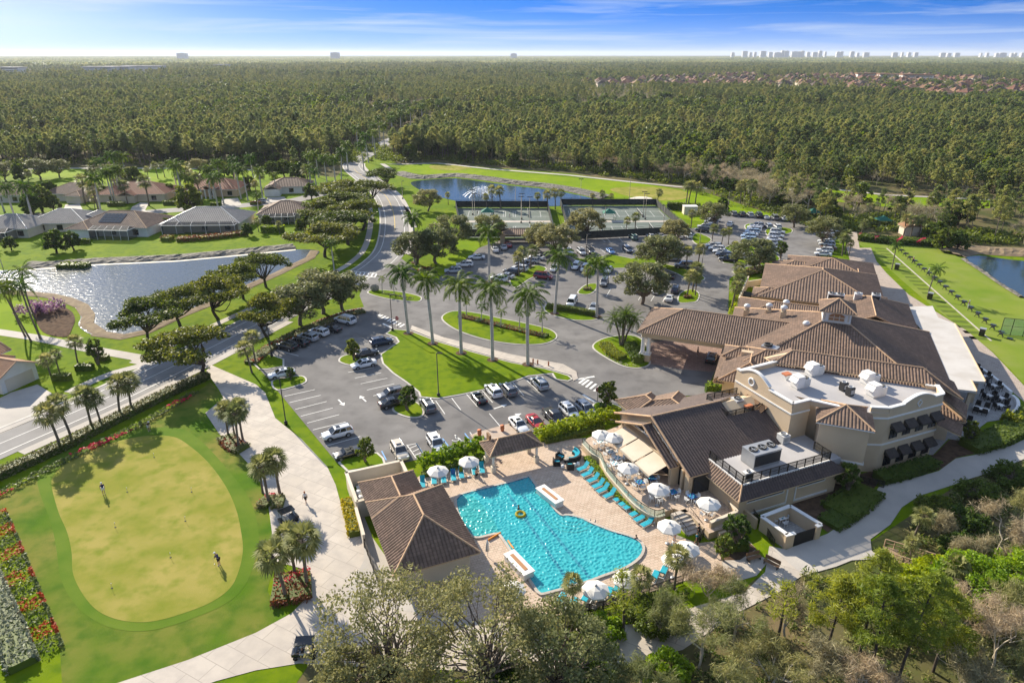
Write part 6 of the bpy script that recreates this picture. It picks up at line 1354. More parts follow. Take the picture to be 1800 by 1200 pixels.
def row(group,where,ang,lst):
 for i,(k_,c_,x,y)in enumerate(lst):car(k_,c_,x,y,ang+random.uniform(-1.5,1.5),'%s %s, %s %s'%(c_,NAMES[k_],ORD[i],where),group)
row('cars beside the mounded lawn','of the three from the far end beside the mounded lawn',183,[('sedan','white',838,456),('suv','white',817,469),('suv','silver',797,480)])
row('cars west of the red van','from the near end of the row left of the red van',150,[('suv','white',877,494),('sedan','silver',890,489),('suv','black',899,482),('suv','white',914,476),('sedan','navy',920,468),('suv','silver',935,462),('sedan','white',944,456)])
car('van','maroon',955,490,-22,'bright red van parked alone beside the palm strip','cars in the north car park')
row('cars facing the centre lawn','from the left along the near edge of the centre lawn',-108,[('suv','white',975,476),('suv','white',1012,472),('suv','white',1028,476),('sedan','silver',1070,478)])
row('cars behind the centre lawn','from the left along the far edge of the centre lawn',-78,[('sedan','cream',985,446),('suv','silver',1000,446),('suv','silver',1022,447),('suv','black',1038,445),('coupe','blue',1073,445),('suv','navy',1103,443),('sedan','silver',1133,440)])
row('cars along the tennis fence','from the left along the tennis court fence',102,[('sedan','cream',1007,418),('suv','teal',1113,421),('sedan','white',1144,419),('sedan','cream',1160,418),('sedan','cream',1192,418),('suv','white',1208,418),('sedan','silver',885,438),('sedan','maroon',893,434),('sedan','white',870,442)])
row('cars under the centre lawn oaks','from the far end under the oaks of the centre lawn',175,[('suv','white',1177,446),('sedan','silver',1182,458),('bigsuv','grey',1202,471)])
car('coupe','black',1180,489,70,'black hatchback alone at the tip of the centre lawn','cars in the north car park')
row('cars beside the small palm island','beside the small palm island before the canopy',72,[('suv','navy',1187,513),('coupe','white',1176,528)])
row('cars among the bays by the hedge','among the bays behind the clipped hedge',-105,[('van','white',1005,536),('sedan','silver',1043,545),('suv','grey',1062,501),('suv','silver',1120,512),('sedan','white',1152,514)])
row('diagonal cars beside the eastern island','of the five diagonal cars by the eastern island',158,[('suv','silver',1254,436),('suv','white',1259,441),('sedan','white',1267,446),('suv','navy',1272,452),('bigsuv','black',1280,460)])
row('cars of the inner north-east row','from the near end of the long inner row',162,[('suv','pale blue',1316,425),('suv','pale blue',1315,419),('sedan','white',1319,415),('suv','pale blue',1322,411),('suv','white',1325,407),('sedan','white',1326,403),('suv','navy',1330,400)])
row('cars across the inner row','from the far end of the row backing the inner one',-20,[('suv','white',1366,411),('suv','white',1364,418),('sedan','white',1361,424),('suv','white',1358,431),('sedan','silver',1356,438),('suv','white',1352,446)])
row('cars under the far fairway','from the left in the farthest row below the fairway',85,[('suv','grey',1289,379),('suv','black',1304,380),('suv','silver',1318,381),('bigsuv','black',1333,382),('coupe','silver',1346,385),('bigsuv','grey',1361,386),('suv','white',1377,387),('suv','blue',1392,388)])
row('cars in front of the farthest row','from the left just before the farthest row',85,[('suv','white',1334,399),('suv','silver',1350,401),('suv','white',1366,402)])
car('sedan','white',1283,397,60,'white saloon driving along the lane below the fairway','cars in the north car park')
row('cars beside the generator box','from the near end under the oak by the generator box',158,[('suv','black',1234,408),('suv','white',1238,402),('sedan','white',1246,399),('suv','silver',1250,394),('sedan','white',1254,389)])
row('cars by the range path','from the near end of the row by the range path',158,[('sedan','white',1446,450),('suv','white',1449,444),('sedan','brown',1455,439),('suv','white',1453,433),('sedan','white',1451,428),('suv','silver',1455,423),('sedan','white',1452,418),('suv','white',1456,413),('sedan','silver',1462,409),('suv','white',1463,404)])
row('white cars by the wide dark tree','from the left beside the wide dark tree near the pro shop',165,[('suv','white',1303,455),('suv','white',1323,458),('sedan','white',1338,454)])
car('suv','silver',644,266,80,'silver SUV driving out along the road into the wood','cars on the road')
car('suv','silver',458,357,185,'silver SUV parked on the side street by the portico house','cars on the road')
def golf_cart(x,y,a,label,body='black_paint'):
 t=thing('golf_cart',label,'golf cart',tuple(P(x,y)+Vector((0,0,.06))),R(a),'golf carts')
 b=MB();b.add([(-1.15,-.55,.35),(1.15,-.5,.35),(1.15,.5,.35),(-1.15,.55,.35),(-1.15,-.58,.8),(.2,-.58,.55),(.75,-.55,.85),(1.2,-.42,.6),(1.2,.42,.6),(.75,.55,.85),(.2,.58,.55),(-1.15,.58,.8)],[(0,1,7,6,5,4),(3,11,10,9,8,2),(4,5,10,11),(5,6,9,10),(6,7,8,9),(1,2,8,7),(0,4,11,3),(0,3,2,1)]);b.build('body',body,t,local=True)
 b=MB();b.box(-.65,-.05,-.52,.52,.6,.82);b.box(-.72,-.6,-.52,.52,.8,1.25);b.build('seat','cream_wall',t,local=True)
 b=MB();b.box(-1.0,.78,-.58,.58,1.82,1.9);b.build('roof','black_paint',t,local=True)
 b=MB()
 for xx,x2 in((-.9,-.95),(.85,.65)):
  for s in(-.52,.52):b.tube([(xx,s,.7),(x2,s,1.83)],.025,5)
 b.tube([(.55,.25,.8),(.3,.25,1.05)],.03,5);b.build('frame','black_paint',t,local=True)
 for xx in(.82,-.8):
  for s in(-.5,.5):
   w=MB();w.tube([(xx,s-.1,.22),(xx,s+.1,.22)],.22,12,smooth=False);w.build('wheel','tyre',t,local=True)
 b=MB();b.add([(.83,-.5,.9),(.83,.5,.9),(.66,.5,1.8),(.66,-.5,1.8)],[(0,1,2,3),(3,2,1,0)]);b.build('windscreen','clear_glass',t,local=True)
 return t
golf_cart(537,1152,185,'dark golf cart leaving the lower promenade at the bottom')
golf_cart(508,918,40,'dark golf cart parked beside the middle palm clump')
golf_cart(708,286,170,'tiny golf cart by the far green, left');golf_cart(724,287,170,'tiny golf cart by the far green, right')
POOLPX=[(803,883),(806,876),(815,870),(850,861),(895,850),(926,841),(931,842),(948,866),(966,888),(984,907),(1000,908),(1020,913),(1042,923),(1075,936),(1103,944),(1122,953),(1129,965),(1122,981),(1098,998),(1062,1011),(1026,1024),(962,1042),(950,1043),(942,1034),(922,1003),(900,970),(884,946),(875,938),(858,941),(838,945),(826,938),(814,918),(806,900)]
pl=smooth_poly(W(POOLPX),3)
b=MB();ncop=len(pl);out=inset(pl,-.32)
b.add([(p[0],p[1],.25)for p in pl]+[(p[0],p[1],.25)for p in out]+[(p[0],p[1],.0)for p in pl]+[(p[0],p[1],.04)for p in out],[f for i in range(ncop)for f in((i,(i+1)%ncop,ncop+(i+1)%ncop,ncop+i),(ncop+i,ncop+(i+1)%ncop,3*ncop+(i+1)%ncop,3*ncop+i),(i,2*ncop+i,2*ncop+(i+1)%ncop,(i+1)%ncop))])
b.build('pool_coping','pale_concrete',None,'structure')
b=MB();i2=inset(pl,.02);b.add([(p[0],p[1],.215)for p in i2]+[(p[0],p[1],.072)for p in i2],[(i,(i+1)%ncop,ncop+(i+1)%ncop,ncop+i)for i in range(ncop)]);b.build('pool_tile_line','pool_line',None,'structure')
sheet('pool_floor',pl,.074,'pool_floor')
beach=[(803,883),(806,877),(815,872),(832,873),(850,890),(868,915),(879,939),(858,941),(838,945),(826,938),(814,918),(806,900)]
sheet('pool_shallows',W(beach),.080,'pale_concrete')
for(x0,y0,x1,y1)in((894,866,950,925),(950,925,1004,1026),(918,868,975,938),(975,938,1038,1018)):pass
lines([(893,868,1000,1024),(917,868,1036,1016)],.40,'pool_line',.115,'lane_line')
b=MB()
c=P(1004,909);
for k_ in range(4):
 rr=1.1+k_*.62;pts=[(c.x+rr*math.cos(R(t)),c.y+rr*math.sin(R(t)),.085)for t in range(-178,-1,12)]
 b.tube(pts,.07,4)
b.build('pool_steps','pale_concrete',None,'structure')
lines([(1048,938,1068,944)],.25,'pale_concrete',.087,'pool_steps')
def ripples():
 rng=np.random.default_rng(8);o2=inset(pl,-.2);xs=[p[0]for p in o2];ys=[p[1]for p in o2];d=.10
 X,Y=np.meshgrid(np.arange(min(xs),max(xs)+d,d),np.arange(min(ys),max(ys)+d,d));m=in_poly_np0(X.ravel(),Y.ravel(),o2).reshape(X.shape)
 wx=X+.16*np.sin(Y*2.3+1)+.1*np.sin(Y*5.1);wy=Y+.16*np.sin(X*2.1)+.1*np.sin(X*4.7+2);cs=.56;ox,oy=min(xs)-2,min(ys)-2
 J=rng.random((80,80,2));ix=np.floor((wx-ox)/cs).astype(int);iy=np.floor((wy-oy)/cs).astype(int);f1=np.full(X.shape,9.);f2=f1.copy()
 for a in(-1,0,1):
  for e in(-1,0,1):
   q=J[(ix+a)%80,(iy+e)%80];dd=np.hypot(ox+(ix+a+q[...,0])*cs-wx,oy+(iy+e+q[...,1])*cs-wy);f2=np.where(dd<f1,f1,np.minimum(f2,dd));f1=np.minimum(f1,dd)
 Z=.135+.12*np.exp(-((f2-f1)/.13)**2)+.004*rng.random(X.shape);idx=np.arange(X.size).reshape(X.shape);ok=m[:-1,:-1]&m[1:,:-1]&m[:-1,1:]&m[1:,1:]
 F=np.stack([idx[:-1,:-1][ok],idx[:-1,1:][ok],idx[1:,1:][ok],idx[1:,:-1][ok]],1);u,inv=np.unique(F,return_inverse=True);me=np_mesh('pool_water',np.stack([X.ravel()[u],Y.ravel()[u],Z.ravel()[u]],1),inv.reshape(F.shape),'pool_water');me.polygons.foreach_set('use_smooth',np.ones(len(F),bool));obj_of('pool_water',me,None,'structure')
in_poly_np0=in_poly_np
ripples()
for(x,y,lb)in((966,879,'long white stone planter on the pool edge by the fire pit'),(912,1000,'long white stone planter on the pool edge by the pool house')):
 t=thing('stone_planter',lb,'planter',tuple(P(x,y)),R(-55)if x>950 else R(-57),'stone planters at the pool edge')
 b=MB();b.box(-2.0,2.0,-.65,.65,0,.9,0);b.box(-2.1,2.1,-.75,.75,.9,1.02,0);b.build('trough','white_trim',t,local=True);b=MB();b.box(-1.5,1.5,-.22,.22,1.021,1.06);b.build('soil','orange_tile',t,local=True)
for(pts,lb)in(([(893,952),(898,960),(903,966)],'curved orange foam ring lying at the pool edge'),([(880,938),(870,944),(858,951)],'orange foam noodle on the deck wedge by the shallows')):
 b=MB();b.tube([tuple(P(*q)+Vector((0,0,.2)))for q in pts],.12,6);tag(b.build('foam_noodle','orange_mat'),lb,'pool noodle','pool noodles')
def mk_lounger():
 r=thing('sun_lounger','','sun lounger')
 b=MB()
 for s in(-.33,.33):b.box(-1.0,.95,s-.03,s+.03,.27,.33)
 b.box(-1.0,-.94,-.36,.36,.27,.33);b.box(.89,.95,-.36,.36,.27,.33);b.build('frame','white_plastic',r,local=True)
 for x in(-.85,.75):
  for s in(-.33,.33):b=MB();b.box(x-.03,x+.03,s-.03,s+.03,0,.27);b.build('leg','white_plastic',r,local=True)
 b=MB();b.box(-.98,.30,-.31,.31,.335,.38);b.build('seat','teal_fabric',r,local=True)
 b=MB();c_,s_=math.cos(R(48)),math.sin(R(48));v=[(.32,-.31,.36),(.32+.78*c_,-.31,.36+.78*s_),(.32+.78*c_,.31,.36+.78*s_),(.32,.31,.36)]
 b.add(v+[(p[0]-.05*s_,p[1],p[2]+.05*c_)for p in v],[(0,1,2,3)[::-1],(4,5,6,7),(0,1,5,4),(1,2,6,5),(2,3,7,6),(3,0,4,7)]);b.build('backrest','teal_fabric',r,local=True)
 return Proto(r)
LOUNGE=mk_lounger()
def lounger(x,y,a,lb,g,z=.075):
 o=LOUNGE.place(tuple(P(x,y)+Vector((0,0,z))),R(a),1.05,lb,g);return o
rowpx=[(1030,830),(1040,843),(1050,857),(1059,871),(1067,882),(1077,895),(1091,910-4),(1100,919-4),(1109,927-4),(1120,937-4),(1129,946-4),(1141,956-3)]
rowpx=[(1025,826),(1033,836),(1043,846),(1052,856),(1060,864),(1072,873),(1090,879),(1099,887),(1107,893),(1118,905),(1126,914),(1138,923)]
for i,(x,y)in enumerate(rowpx):lounger(x,y,35,'turquoise lounger in the row under the terrace wall, %s from the fire pit'%ORD[i],'turquoise loungers under the terrace wall')
for i,(x,y,c_)in enumerate([(743,853,0),(763,847,0),(780,845,0),(797,841,1),(811,837,2),(834,831,0),(847,828,0)]):
 o=lounger(x,y,98,'dark turquoise lounger before the pool house hedge, %s from the roof corner'%ORD[i],'loungers along the hedge')
 if c_:
  b=MB();v=[(-.9,-.25,.39),(.3,-.25,.39),(.3,.25,.39),(-.9,.25,.39)];b.add(v,[(0,1,2,3)]);b.add([(.31,-.25,.45),(.82,-.25,1.0),(.82,.25,1.0),(.31,.25,.45)],[(0,1,2,3)]);b.fr=None
  t=b.build('beach_towel','blue_cloth' if c_==1 else 'leaf_yellow',None);t.location=o.location;t.rotation_euler=o.rotation_euler;tag(t,'blue patterned towel spread over a lounger by the hedge' if c_==1 else 'yellow towel spread over a lounger by the hedge','towel')
for i,(x,y)in enumerate([(985,1058),(1005,1066),(1027,1058),(1048,1056),(1068,1048),(1083,1041),(1113,1032),(1150,1018),(1165,1010)]):lounger(x,y,-118,'turquoise lounger along the bottom pool fence, %s from the left'%ORD[i],'loungers along the bottom fence')
def mk_umbrella_shade(rad=1.45,h=2.55):
 r=thing('patio_umbrella','','umbrella');b=MB();n=8;vs=[]
 for rr,z in((.08,h+.42),(rad*.5,h+.24),(rad,h-.12)):
  for k in range(n):t=2*math.pi*k/n;vs.append((rr*math.cos(t),rr*math.sin(t),z-(.0 if rr<rad else 0)))
 fs=[(i*n+k,i*n+(k+1)%n,(i+1)*n+(k+1)%n,(i+1)*n+k)for i in range(2)for k in range(n)]+[tuple(range(n))[::-1]]
 b.add(vs,fs);lo=[(p[0],p[1],p[2]-.14)for p in vs[2*n:]];b.add(vs[2*n:]+lo,[(k,(k+1)%n,n+(k+1)%n,n+k)for k in range(n)]);b.build('canopy','white_canvas',r,local=True)
 b=MB();b.lathe([(.16,h+.43),(.14,h+.52),(.05,h+.58)],n=8);b.build('finial','grey_metal',r,local=True)
 b=MB();b.tube([(0,0,0),(0,0,h+.4)],.03,6);b.build('pole','white_plastic',r,local=True);b=MB();b.lathe([(.28,0),(.28,.08),(.06,.12)],n=10);b.build('base','grey_metal',r,local=True)
 b=MB()
 for k in range(n):t=2*math.pi*k/n;b.tube([(0,0,h+.38),(rad*.98*math.cos(t),rad*.98*math.sin(t),h-.14)],.015,3)
 b.build('ribs','white_plastic',r,local=True);return Proto(r)
UMB=mk_umbrella_shade()
G='white patio umbrellas'
for x,y,z,lb in[(771,855,.07,'white umbrella over the loungers beside the hedge, nearer the pool house'),(825,838,.07,'white umbrella over the loungers beside the hedge, nearer the shelter'),(1056,790,1.05,'white umbrella at the far corner of the terrace'),(1077,795,1.05,'white umbrella half tucked behind the first awning'),(1102,850,1.05,'white umbrella beside the middle awning on the terrace'),(1155,888,1.05,'white umbrella by the top of the terrace steps'),(1242,914,1.05,'white umbrella over the walled corner table of the terrace'),(1173,955,.07,'white umbrella at the foot of the terrace wall past the loungers'),(1204,995,.07,'white umbrella beside the gate at the foot of the steps'),(1182,1015,.07,'white umbrella nearest the bare tree at the pool corner'),(1098,1050,.07,'white umbrella among the bottom loungers behind the pine'),(1045,1068,.07,'white umbrella among the bottom loungers, leftmost'),(900,1068,.07,'white umbrella showing through the foreground oak')]:
 UMB.place(tuple(P(x,y,z)),random.random()*.8,1.0,lb,G)
t=thing('closed_umbrella','furled grey umbrella standing on the deck by the pool house corner','umbrella',tuple(P(857,978)+Vector((0,0,.07))));b=MB();b.lathe([(.05,.7),(.22,.8),(.16,1.8),(.03,2.5)],n=8);b.build('canopy','light_metal',t,local=True);b=MB();b.tube([(0,0,0),(0,0,.75)],.03,6);b.build('pole','white_plastic',t,local=True)
TERR=W([(1026,778),(1032,770),(1095,745),(1250,800),(1320,880),(1290,922),(1246,937),(1215,905),(1185,893),(1150,905),(1120,888),(1092,858),(1068,830),(1056,805),(1040,795)],1.0)
b=MB();b.prism(TERR,0,1.0,0,0,1);b.build('restaurant_terrace',['deck_paver','stucco_warm'],None,'structure')
tw=thing('terrace_wall','curved tan retaining wall with glass balustrade between pool deck and restaurant terrace','wall',tuple(P(1090,850)))
edge=smooth_poly(W([(1024,780),(1040,797),(1055,806),(1066,830),(1090,859),(1118,889),(1150,908),(1168,905)],1.0),4,closed=False)
b=MB();gl=MB();ca=MB()
for p,q in zip(edge,edge[1:]):b.wall(p,q,0,1.06,.24);ca.wall(p,q,1.06,1.14,.34);gl.wall(p,q,1.15,2.0,.03);
b.build('wall_panel','stucco_warm',tw);ca.build('coping','cream_wall',tw);gl.build('glass_balustrade','clear_glass',tw)
b=MB()
for p,q in zip(edge,edge[1:]):b.wall(p,q,1.99,2.05,.06)
for p in edge[::3]:b.box(p[0]-.03,p[0]+.03,p[1]-.03,p[1]+.03,1.1,2.0)
b.build('handrail','bronze',tw)
cw=thing('terrace_parapet','tan parapet with cream coping round the corner table of the terrace','wall',tuple(P(1250,930)))
b=MB();ps_=W([(1222,925),(1246,940),(1292,920),(1275,895)])
for p,q in zip(ps_[1:],ps_[2:]):b.wall(p,q,0,1.8,.3,0);b.wall(p,q,1.8,1.92,.42,1)
b.build('wall_panel',['stucco_warm','cream_wall'],cw)
rw_=thing('garden_wall','long tan wall stepping down from the plant wing to the shrubs','wall',tuple(P(1290,930)));b=MB();q_=W([(1285,895),(1328,930)]);b.wall(q_[0],q_[1],0,1.5,.3);q_=W([(1262,950),(1305,935)]);b.wall(q_[0],q_[1],0,1.1,.35);b.build('wall_panel','stucco_warm',rw_)
stp=thing('terrace_steps','stone steps with black railings leading from the terrace to the pool gate','steps',tuple(P(1205,925)))
p0,p1=P(1192,898,1.0),P(1222,938);dv=Vector((p1.x-p0.x,p1.y-p0.y,0));ln=dv.length;dv.normalize();an=math.degrees(math.atan2(dv.y,dv.x))
b=MB()
for i in range(6):
 c_=p0+dv*(ln*(i+.5)/6);b.obox((c_.x,c_.y),ln/6+.02,2.2,0,1.0-i*.165,an)
b.build('step','pale_concrete',stp);nn=Vector((-dv.y,dv.x,0));b=MB()
for s in(-1.15,1.15):
 a=p0+nn*s;c_=p0+dv*ln+nn*s;b.tube([(a.x,a.y,1.95),(c_.x,c_.y,.98)],.035,5)
 for k in range(8):q_=a.lerp(c_,k/7);b.tube([(q_.x,q_.y,1.0-k/7),(q_.x,q_.y,1.95-k/7*.97)],.02,4)
b.build('railing','bronze',stp)
def mk_table(cloth):
 r=thing('dining_table','','table');b=MB();b.box(-.5,.5,-.5,.5,.71,.75);b.build('tabletop',cloth,r,local=True)
 for x in(-.42,.42):
  for y in(-.42,.42):b=MB();b.box(x-.03,x+.03,y-.03,y+.03,0,.71);b.build('leg','white_plastic',r,local=True)
 b=MB()
 for x,y in((-.3,0),(.3,0),(0,.3),(0,-.3)):b.lathe([(.11,.752),(.13,.77)],(x,y,0),8)
 b.build('place_mat','teal_fabric',r,local=True);return Proto(r)
TBL={'white_plastic':mk_table('white_plastic'),'blue_cloth':mk_table('blue_cloth')}
def mk_chair(m='white_plastic',nm='dining_chair'):
 r=thing(nm,'','chair');b=MB();b.box(-.24,.24,-.24,.24,.43,.47);b.build('seat',m,r,local=True)
 b=MB();b.box(-.26,-.22,-.24,.24,.47,.88);b.build('backrest',m,r,local=True)
 for x in(-.22,.22):
  for y in(-.22,.22):b=MB();b.box(x-.02,x+.02,y-.02,y+.02,0,.43);b.build('leg',m,r,local=True)
 b=MB()
 for y in(-.25,.25):b.box(-.24,.2,y-.02,y+.02,.62,.66);b.box(.16,.2,y-.02,y+.02,.45,.63)
 b.build('armrest',m,r,local=True);return Proto(r)
CHR=mk_chair()
def dining(x,y,z,a,cloth,where):
 c_=P(x,y,z);TBL[cloth].place(tuple(c_),R(a),1.0,('blue-topped' if cloth=='blue_cloth' else 'white')+' dining table '+where,'terrace dining tables')
 for k in range(4):
  t=R(a+90*k);CHR.place((c_.x+.82*math.cos(t),c_.y+.82*math.sin(t),z),t+math.pi,1.0,'white chair at the dining table '+where,'white chairs at the table '+where)
for x,y,a,cl,w_ in[(1055,783,10,'white_plastic','under the far corner umbrella'),(1073,801,20,'white_plastic','by the glass beside the far awning'),(1085,812,25,'white_plastic','under the outer edge of the first awning'),(1080,822,15,'white_plastic','at the bend of the glass balustrade'),(1099,838,20,'white_plastic','beneath the middle terrace umbrella'),(1124,855,23,'blue_cloth','just past the middle terrace umbrella'),(1145,848,23,'blue_cloth','in the shade of the last awning'),(1155,878,15,'white_plastic','beneath the umbrella by the steps'),(1182,872,23,'blue_cloth','before the hall columns'),(1216,880,23,'blue_cloth','against the plant wing wall'),(1242,904,35,'white_plastic','in the walled terrace corner'),(1108,808,23,'white_plastic','under the gap between the first awnings'),(1130,835,23,'white_plastic','under the middle awning')]:
 dining(x,y,1.0,a,cl,w_)
dining(1371,917,.1,20,'white_plastic','inside the walled enclosure')
dining(1192,985,.07,20,'white_plastic','between the two umbrellas at the gate')
t=thing('fire_pit','round dark fire pit table by the curved turquoise sofa','fire pit',tuple(P(998,812)+Vector((0,0,.07))));b=MB();b.lathe([(.5,0),(.62,.38),(.62,.5)],n=16);b.build('bowl','black_wicker',t,local=True);b=MB();b.lathe([(.5,.501),(.5,.53),(.15,.56)],n=16);b.build('tabletop','stone',t,local=True)
t=thing('curved_sofa','curved black wicker sofa with turquoise cushions by the fire pit','sofa',tuple(P(1014,806)+Vector((0,0,.07))),R(-20));b=MB();cs=MB();
for rr0,rr1,z0,z1,bb in((.9,1.75,0,.35,b),(1.55,1.8,.35,.85,b),(.92,1.54,.352,.5,cs),(1.4,1.54,.5,.86,cs)):
 vs=[];n_=14
 for k in range(n_):
  an=R(-75+150*k/(n_-1))
  for rr in(rr0,rr1):
   for z in(z0,z1):vs.append((-1.2+rr*math.cos(an),rr*math.sin(an),z))
 bb.add(vs,[f for k in range(n_-1)for f in((4*k,4*k+4,4*k+5,4*k+1),(4*k+2,4*k+3,4*k+7,4*k+6),(4*k+1,4*k+5,4*k+7,4*k+3))]+[(0,1,3,2),(4*n_-4,4*n_-2,4*n_-1,4*n_-3)])
b.build('frame','black_wicker',t,local=True);cs.build('cushion','teal_fabric',t,local=True)
def wicker_chair():
 r=thing('wicker_armchair','','armchair');b=MB();b.box(-.42,.42,-.42,.42,0,.36);b.box(-.42,-.28,-.42,.42,.36,.82);b.box(-.28,.42,-.42,-.3,.36,.62);b.box(-.28,.42,.3,.42,.36,.62);b.build('frame','black_wicker',r,local=True);b=MB();b.box(-.27,.40,-.29,.29,.362,.47);b.build('cushion','teal_fabric',r,local=True);return Proto(r)
WCH=wicker_chair()
for x,y,a,lb in((984,807,-35,'wicker armchair with turquoise cushion on the shelter side of the fire pit'),(978,817,5,'dark wicker armchair at the left of the fire pit'),(1002,824,95,'dark wicker armchair with its back to the pool at the fire pit')):WCH.place(tuple(P(x,y)+Vector((0,0,.07))),R(a),1.15,lb,'wicker armchairs at the fire pit')
for x,y,lb in((989,823,'white side stool left of the fire pit front armchair'),(1010,820,'white side stool right of the fire pit front armchair'),(1016,818,'white side stool at the end of the curved sofa')):
 t=thing('side_stool',lb,'stool',tuple(P(x,y)+Vector((0,0,.07))),0,'white stools at the fire pit');b=MB();b.lathe([(.2,0),(.26,.22),(.2,.45)],n=12);b.build('drum','white_plastic',t,local=True);b=MB();b.lathe([(.21,.45),(.21,.48)],n=12);b.build('top','white_trim',t,local=True)
TBR=None
def round_tbl():
 r=thing('round_table','','table');b=MB();b.lathe([(.55,.6),(.55,.65)],n=18);b.build('tabletop','white_trim',r,local=True);b=MB();b.lathe([(.3,0),(.08,.1),(.08,.6)],n=10);b.build('pedestal','black_wicker',r,local=True);return Proto(r)
RT=round_tbl();ACH=mk_chair('black_wicker','terrace_armchair')
for i,(x,y,w_)in enumerate([(1708,653,'nearest the white canopy'),(1727,667,'along the curved wall, second from the canopy'),(1745,684,'in the middle of the curved wall'),(1757,706,'by the gap in the curved wall'),(1756,719,'inside the end of the curved wall'),(1737,702,'inside the curve away from the wall'),(1712,660,'between the canopy and the curve')]):
 c_=P(x,y);RT.place((c_.x,c_.y,.1),0,1.1,'pale round table '+w_,'pale round tables on the dark terrace')
 for k in range(4):
  t=R(20+90*k);ACH.place((c_.x+1.0*math.cos(t),c_.y+1.0*math.sin(t),.1),t+math.pi,1.45,'dark armchair round the pale table '+w_,'dark armchairs round the table '+w_)
for x,y,lb in((1723,724,'long pale fire table at the back of the dark terrace'),(1692,748,'long pale fire table nearest the two storey wing')):
 c_=P(x,y);t=thing('fire_table',lb,'table',(c_.x,c_.y,.1),R(-40),'fire tables');b=MB();b.box(-1.1,1.1,-.45,.45,.5,.6);b.build('tabletop','white_trim',t,local=True);b=MB();b.box(-1.0,1.0,-.38,.38,0,.5);b.build('base','black_wicker',t,local=True)
 for dx,dy,aa in((-.6,1.1,-90),(.6,1.1,-90),(-.6,-1.1,90),(.6,-1.1,90)):
  ca_,sa_=math.cos(R(-40)),math.sin(R(-40));ACH.place((c_.x+dx*ca_-dy*sa_,c_.y+dx*sa_+dy*ca_,.1),R(aa-40),1.45,'dark armchair beside the '+lb.replace('long pale ',''),'dark armchairs at the '+lb.split(' at ')[-1].split(' nearest ')[-1])
crv=thing('curved_wall','low white curved wall enclosing the dark terrace','wall',tuple(P(1750,690)));e2=smooth_poly(W([(1719,648),(1747,668),(1776,693)]),5,closed=False);e3=smooth_poly(W([(1778,699),(1787,708),(1787,721),(1774,735)]),5,closed=False)
for ee in(e2,e3):
 b=MB()
 for p,q in zip(ee,ee[1:]):b.wall(p,q,0,.6,.5)
 b.build('wall_section','white_trim',crv)
fp=W([(1010,1082),(1060,1072),(1110,1056),(1200,1026)])
fn=thing('pool_fence','black picket fence along the bottom edge of the pool deck','fence',tuple(P(1100,1060)));railing(None,fp,.05,1.15,fn,name='fence_panel',step=2.0,post=.04)
gt=thing('pool_gate','black metal gate at the foot of the terrace steps','gate',tuple(P(1228,958)));railing(None,W([(1224,962),(1236,945)]),.07,1.3,gt,name='gate_panel',step=.9,post=.04)
rl=thing('ramp_railing','black railing along the ramp behind the walled enclosure','railing',tuple(P(1330,950)));railing(None,W([(1322,906),(1345,938),(1360,962)]),.05,1.0,rl,name='railing_panel',step=1.2,post=.03)
rl=thing('stair_railing','black railing on the short stair below the stair tower','railing',tuple(P(1520,850)));railing(None,W([(1503,846),(1526,852),(1553,858)]),.05,1.0,rl,name='railing_panel',step=1.0,post=.03)
for x,y,a,lb in((1325,985,20,'wooden bench facing the promenade, left of the pair'),(1355,995,-45,'wooden bench facing the promenade, right of the pair')):
 t=thing('park_bench',lb,'bench',tuple(P(x,y)+Vector((0,0,.06))),R(a),'wooden benches by the promenade')
 b=MB()
 for k in range(4):b.box(-.9,.9,-.25+k*.13,-.15+k*.13,.42,.46)
 b.build('seat','wood',t,local=True);b=MB()
 for k in range(4):b.box(-.9,.9,.30,.34,.5+k*.13,.6+k*.13)
 b.build('backrest','wood',t,local=True)
 for s in(-.75,.75):b=MB();b.box(s-.04,s+.04,-.22,.34,0,.42);b.build('leg','black_paint',t,local=True)
bw=thing('boardwalk','wooden boardwalk with rails running into the scrub','boardwalk',tuple(P(1560,980)));a,c_=P(1552,972),P(1690,1015);dv=(c_-a);an=math.degrees(math.atan2(dv.y,dv.x));m_=(a+c_)/2
b=MB();n_=40
for i in range(n_):q_=a+dv*((i+.5)/n_);b.obox((q_.x,q_.y),dv.length/n_*.9,2.4,.15,.25,an)
b.build('deck','deck_board',bw);nn=Vector((-dv.y,dv.x,0)).normalized()*1.2;b=MB()
for s in(-1,1):
 for k in range(9):q_=a+dv*(k/8)+nn*s;b.box(q_.x-.05,q_.x+.05,q_.y-.05,q_.y+.05,0,1.2)
 p,q=a+nn*s,c_+nn*s;b.wall((p.x,p.y),(q.x,q.y),1.15,1.22,.14);b.wall((p.x,p.y),(q.x,q.y),.65,.75,.05)
b.build('handrail','deck_board',bw)
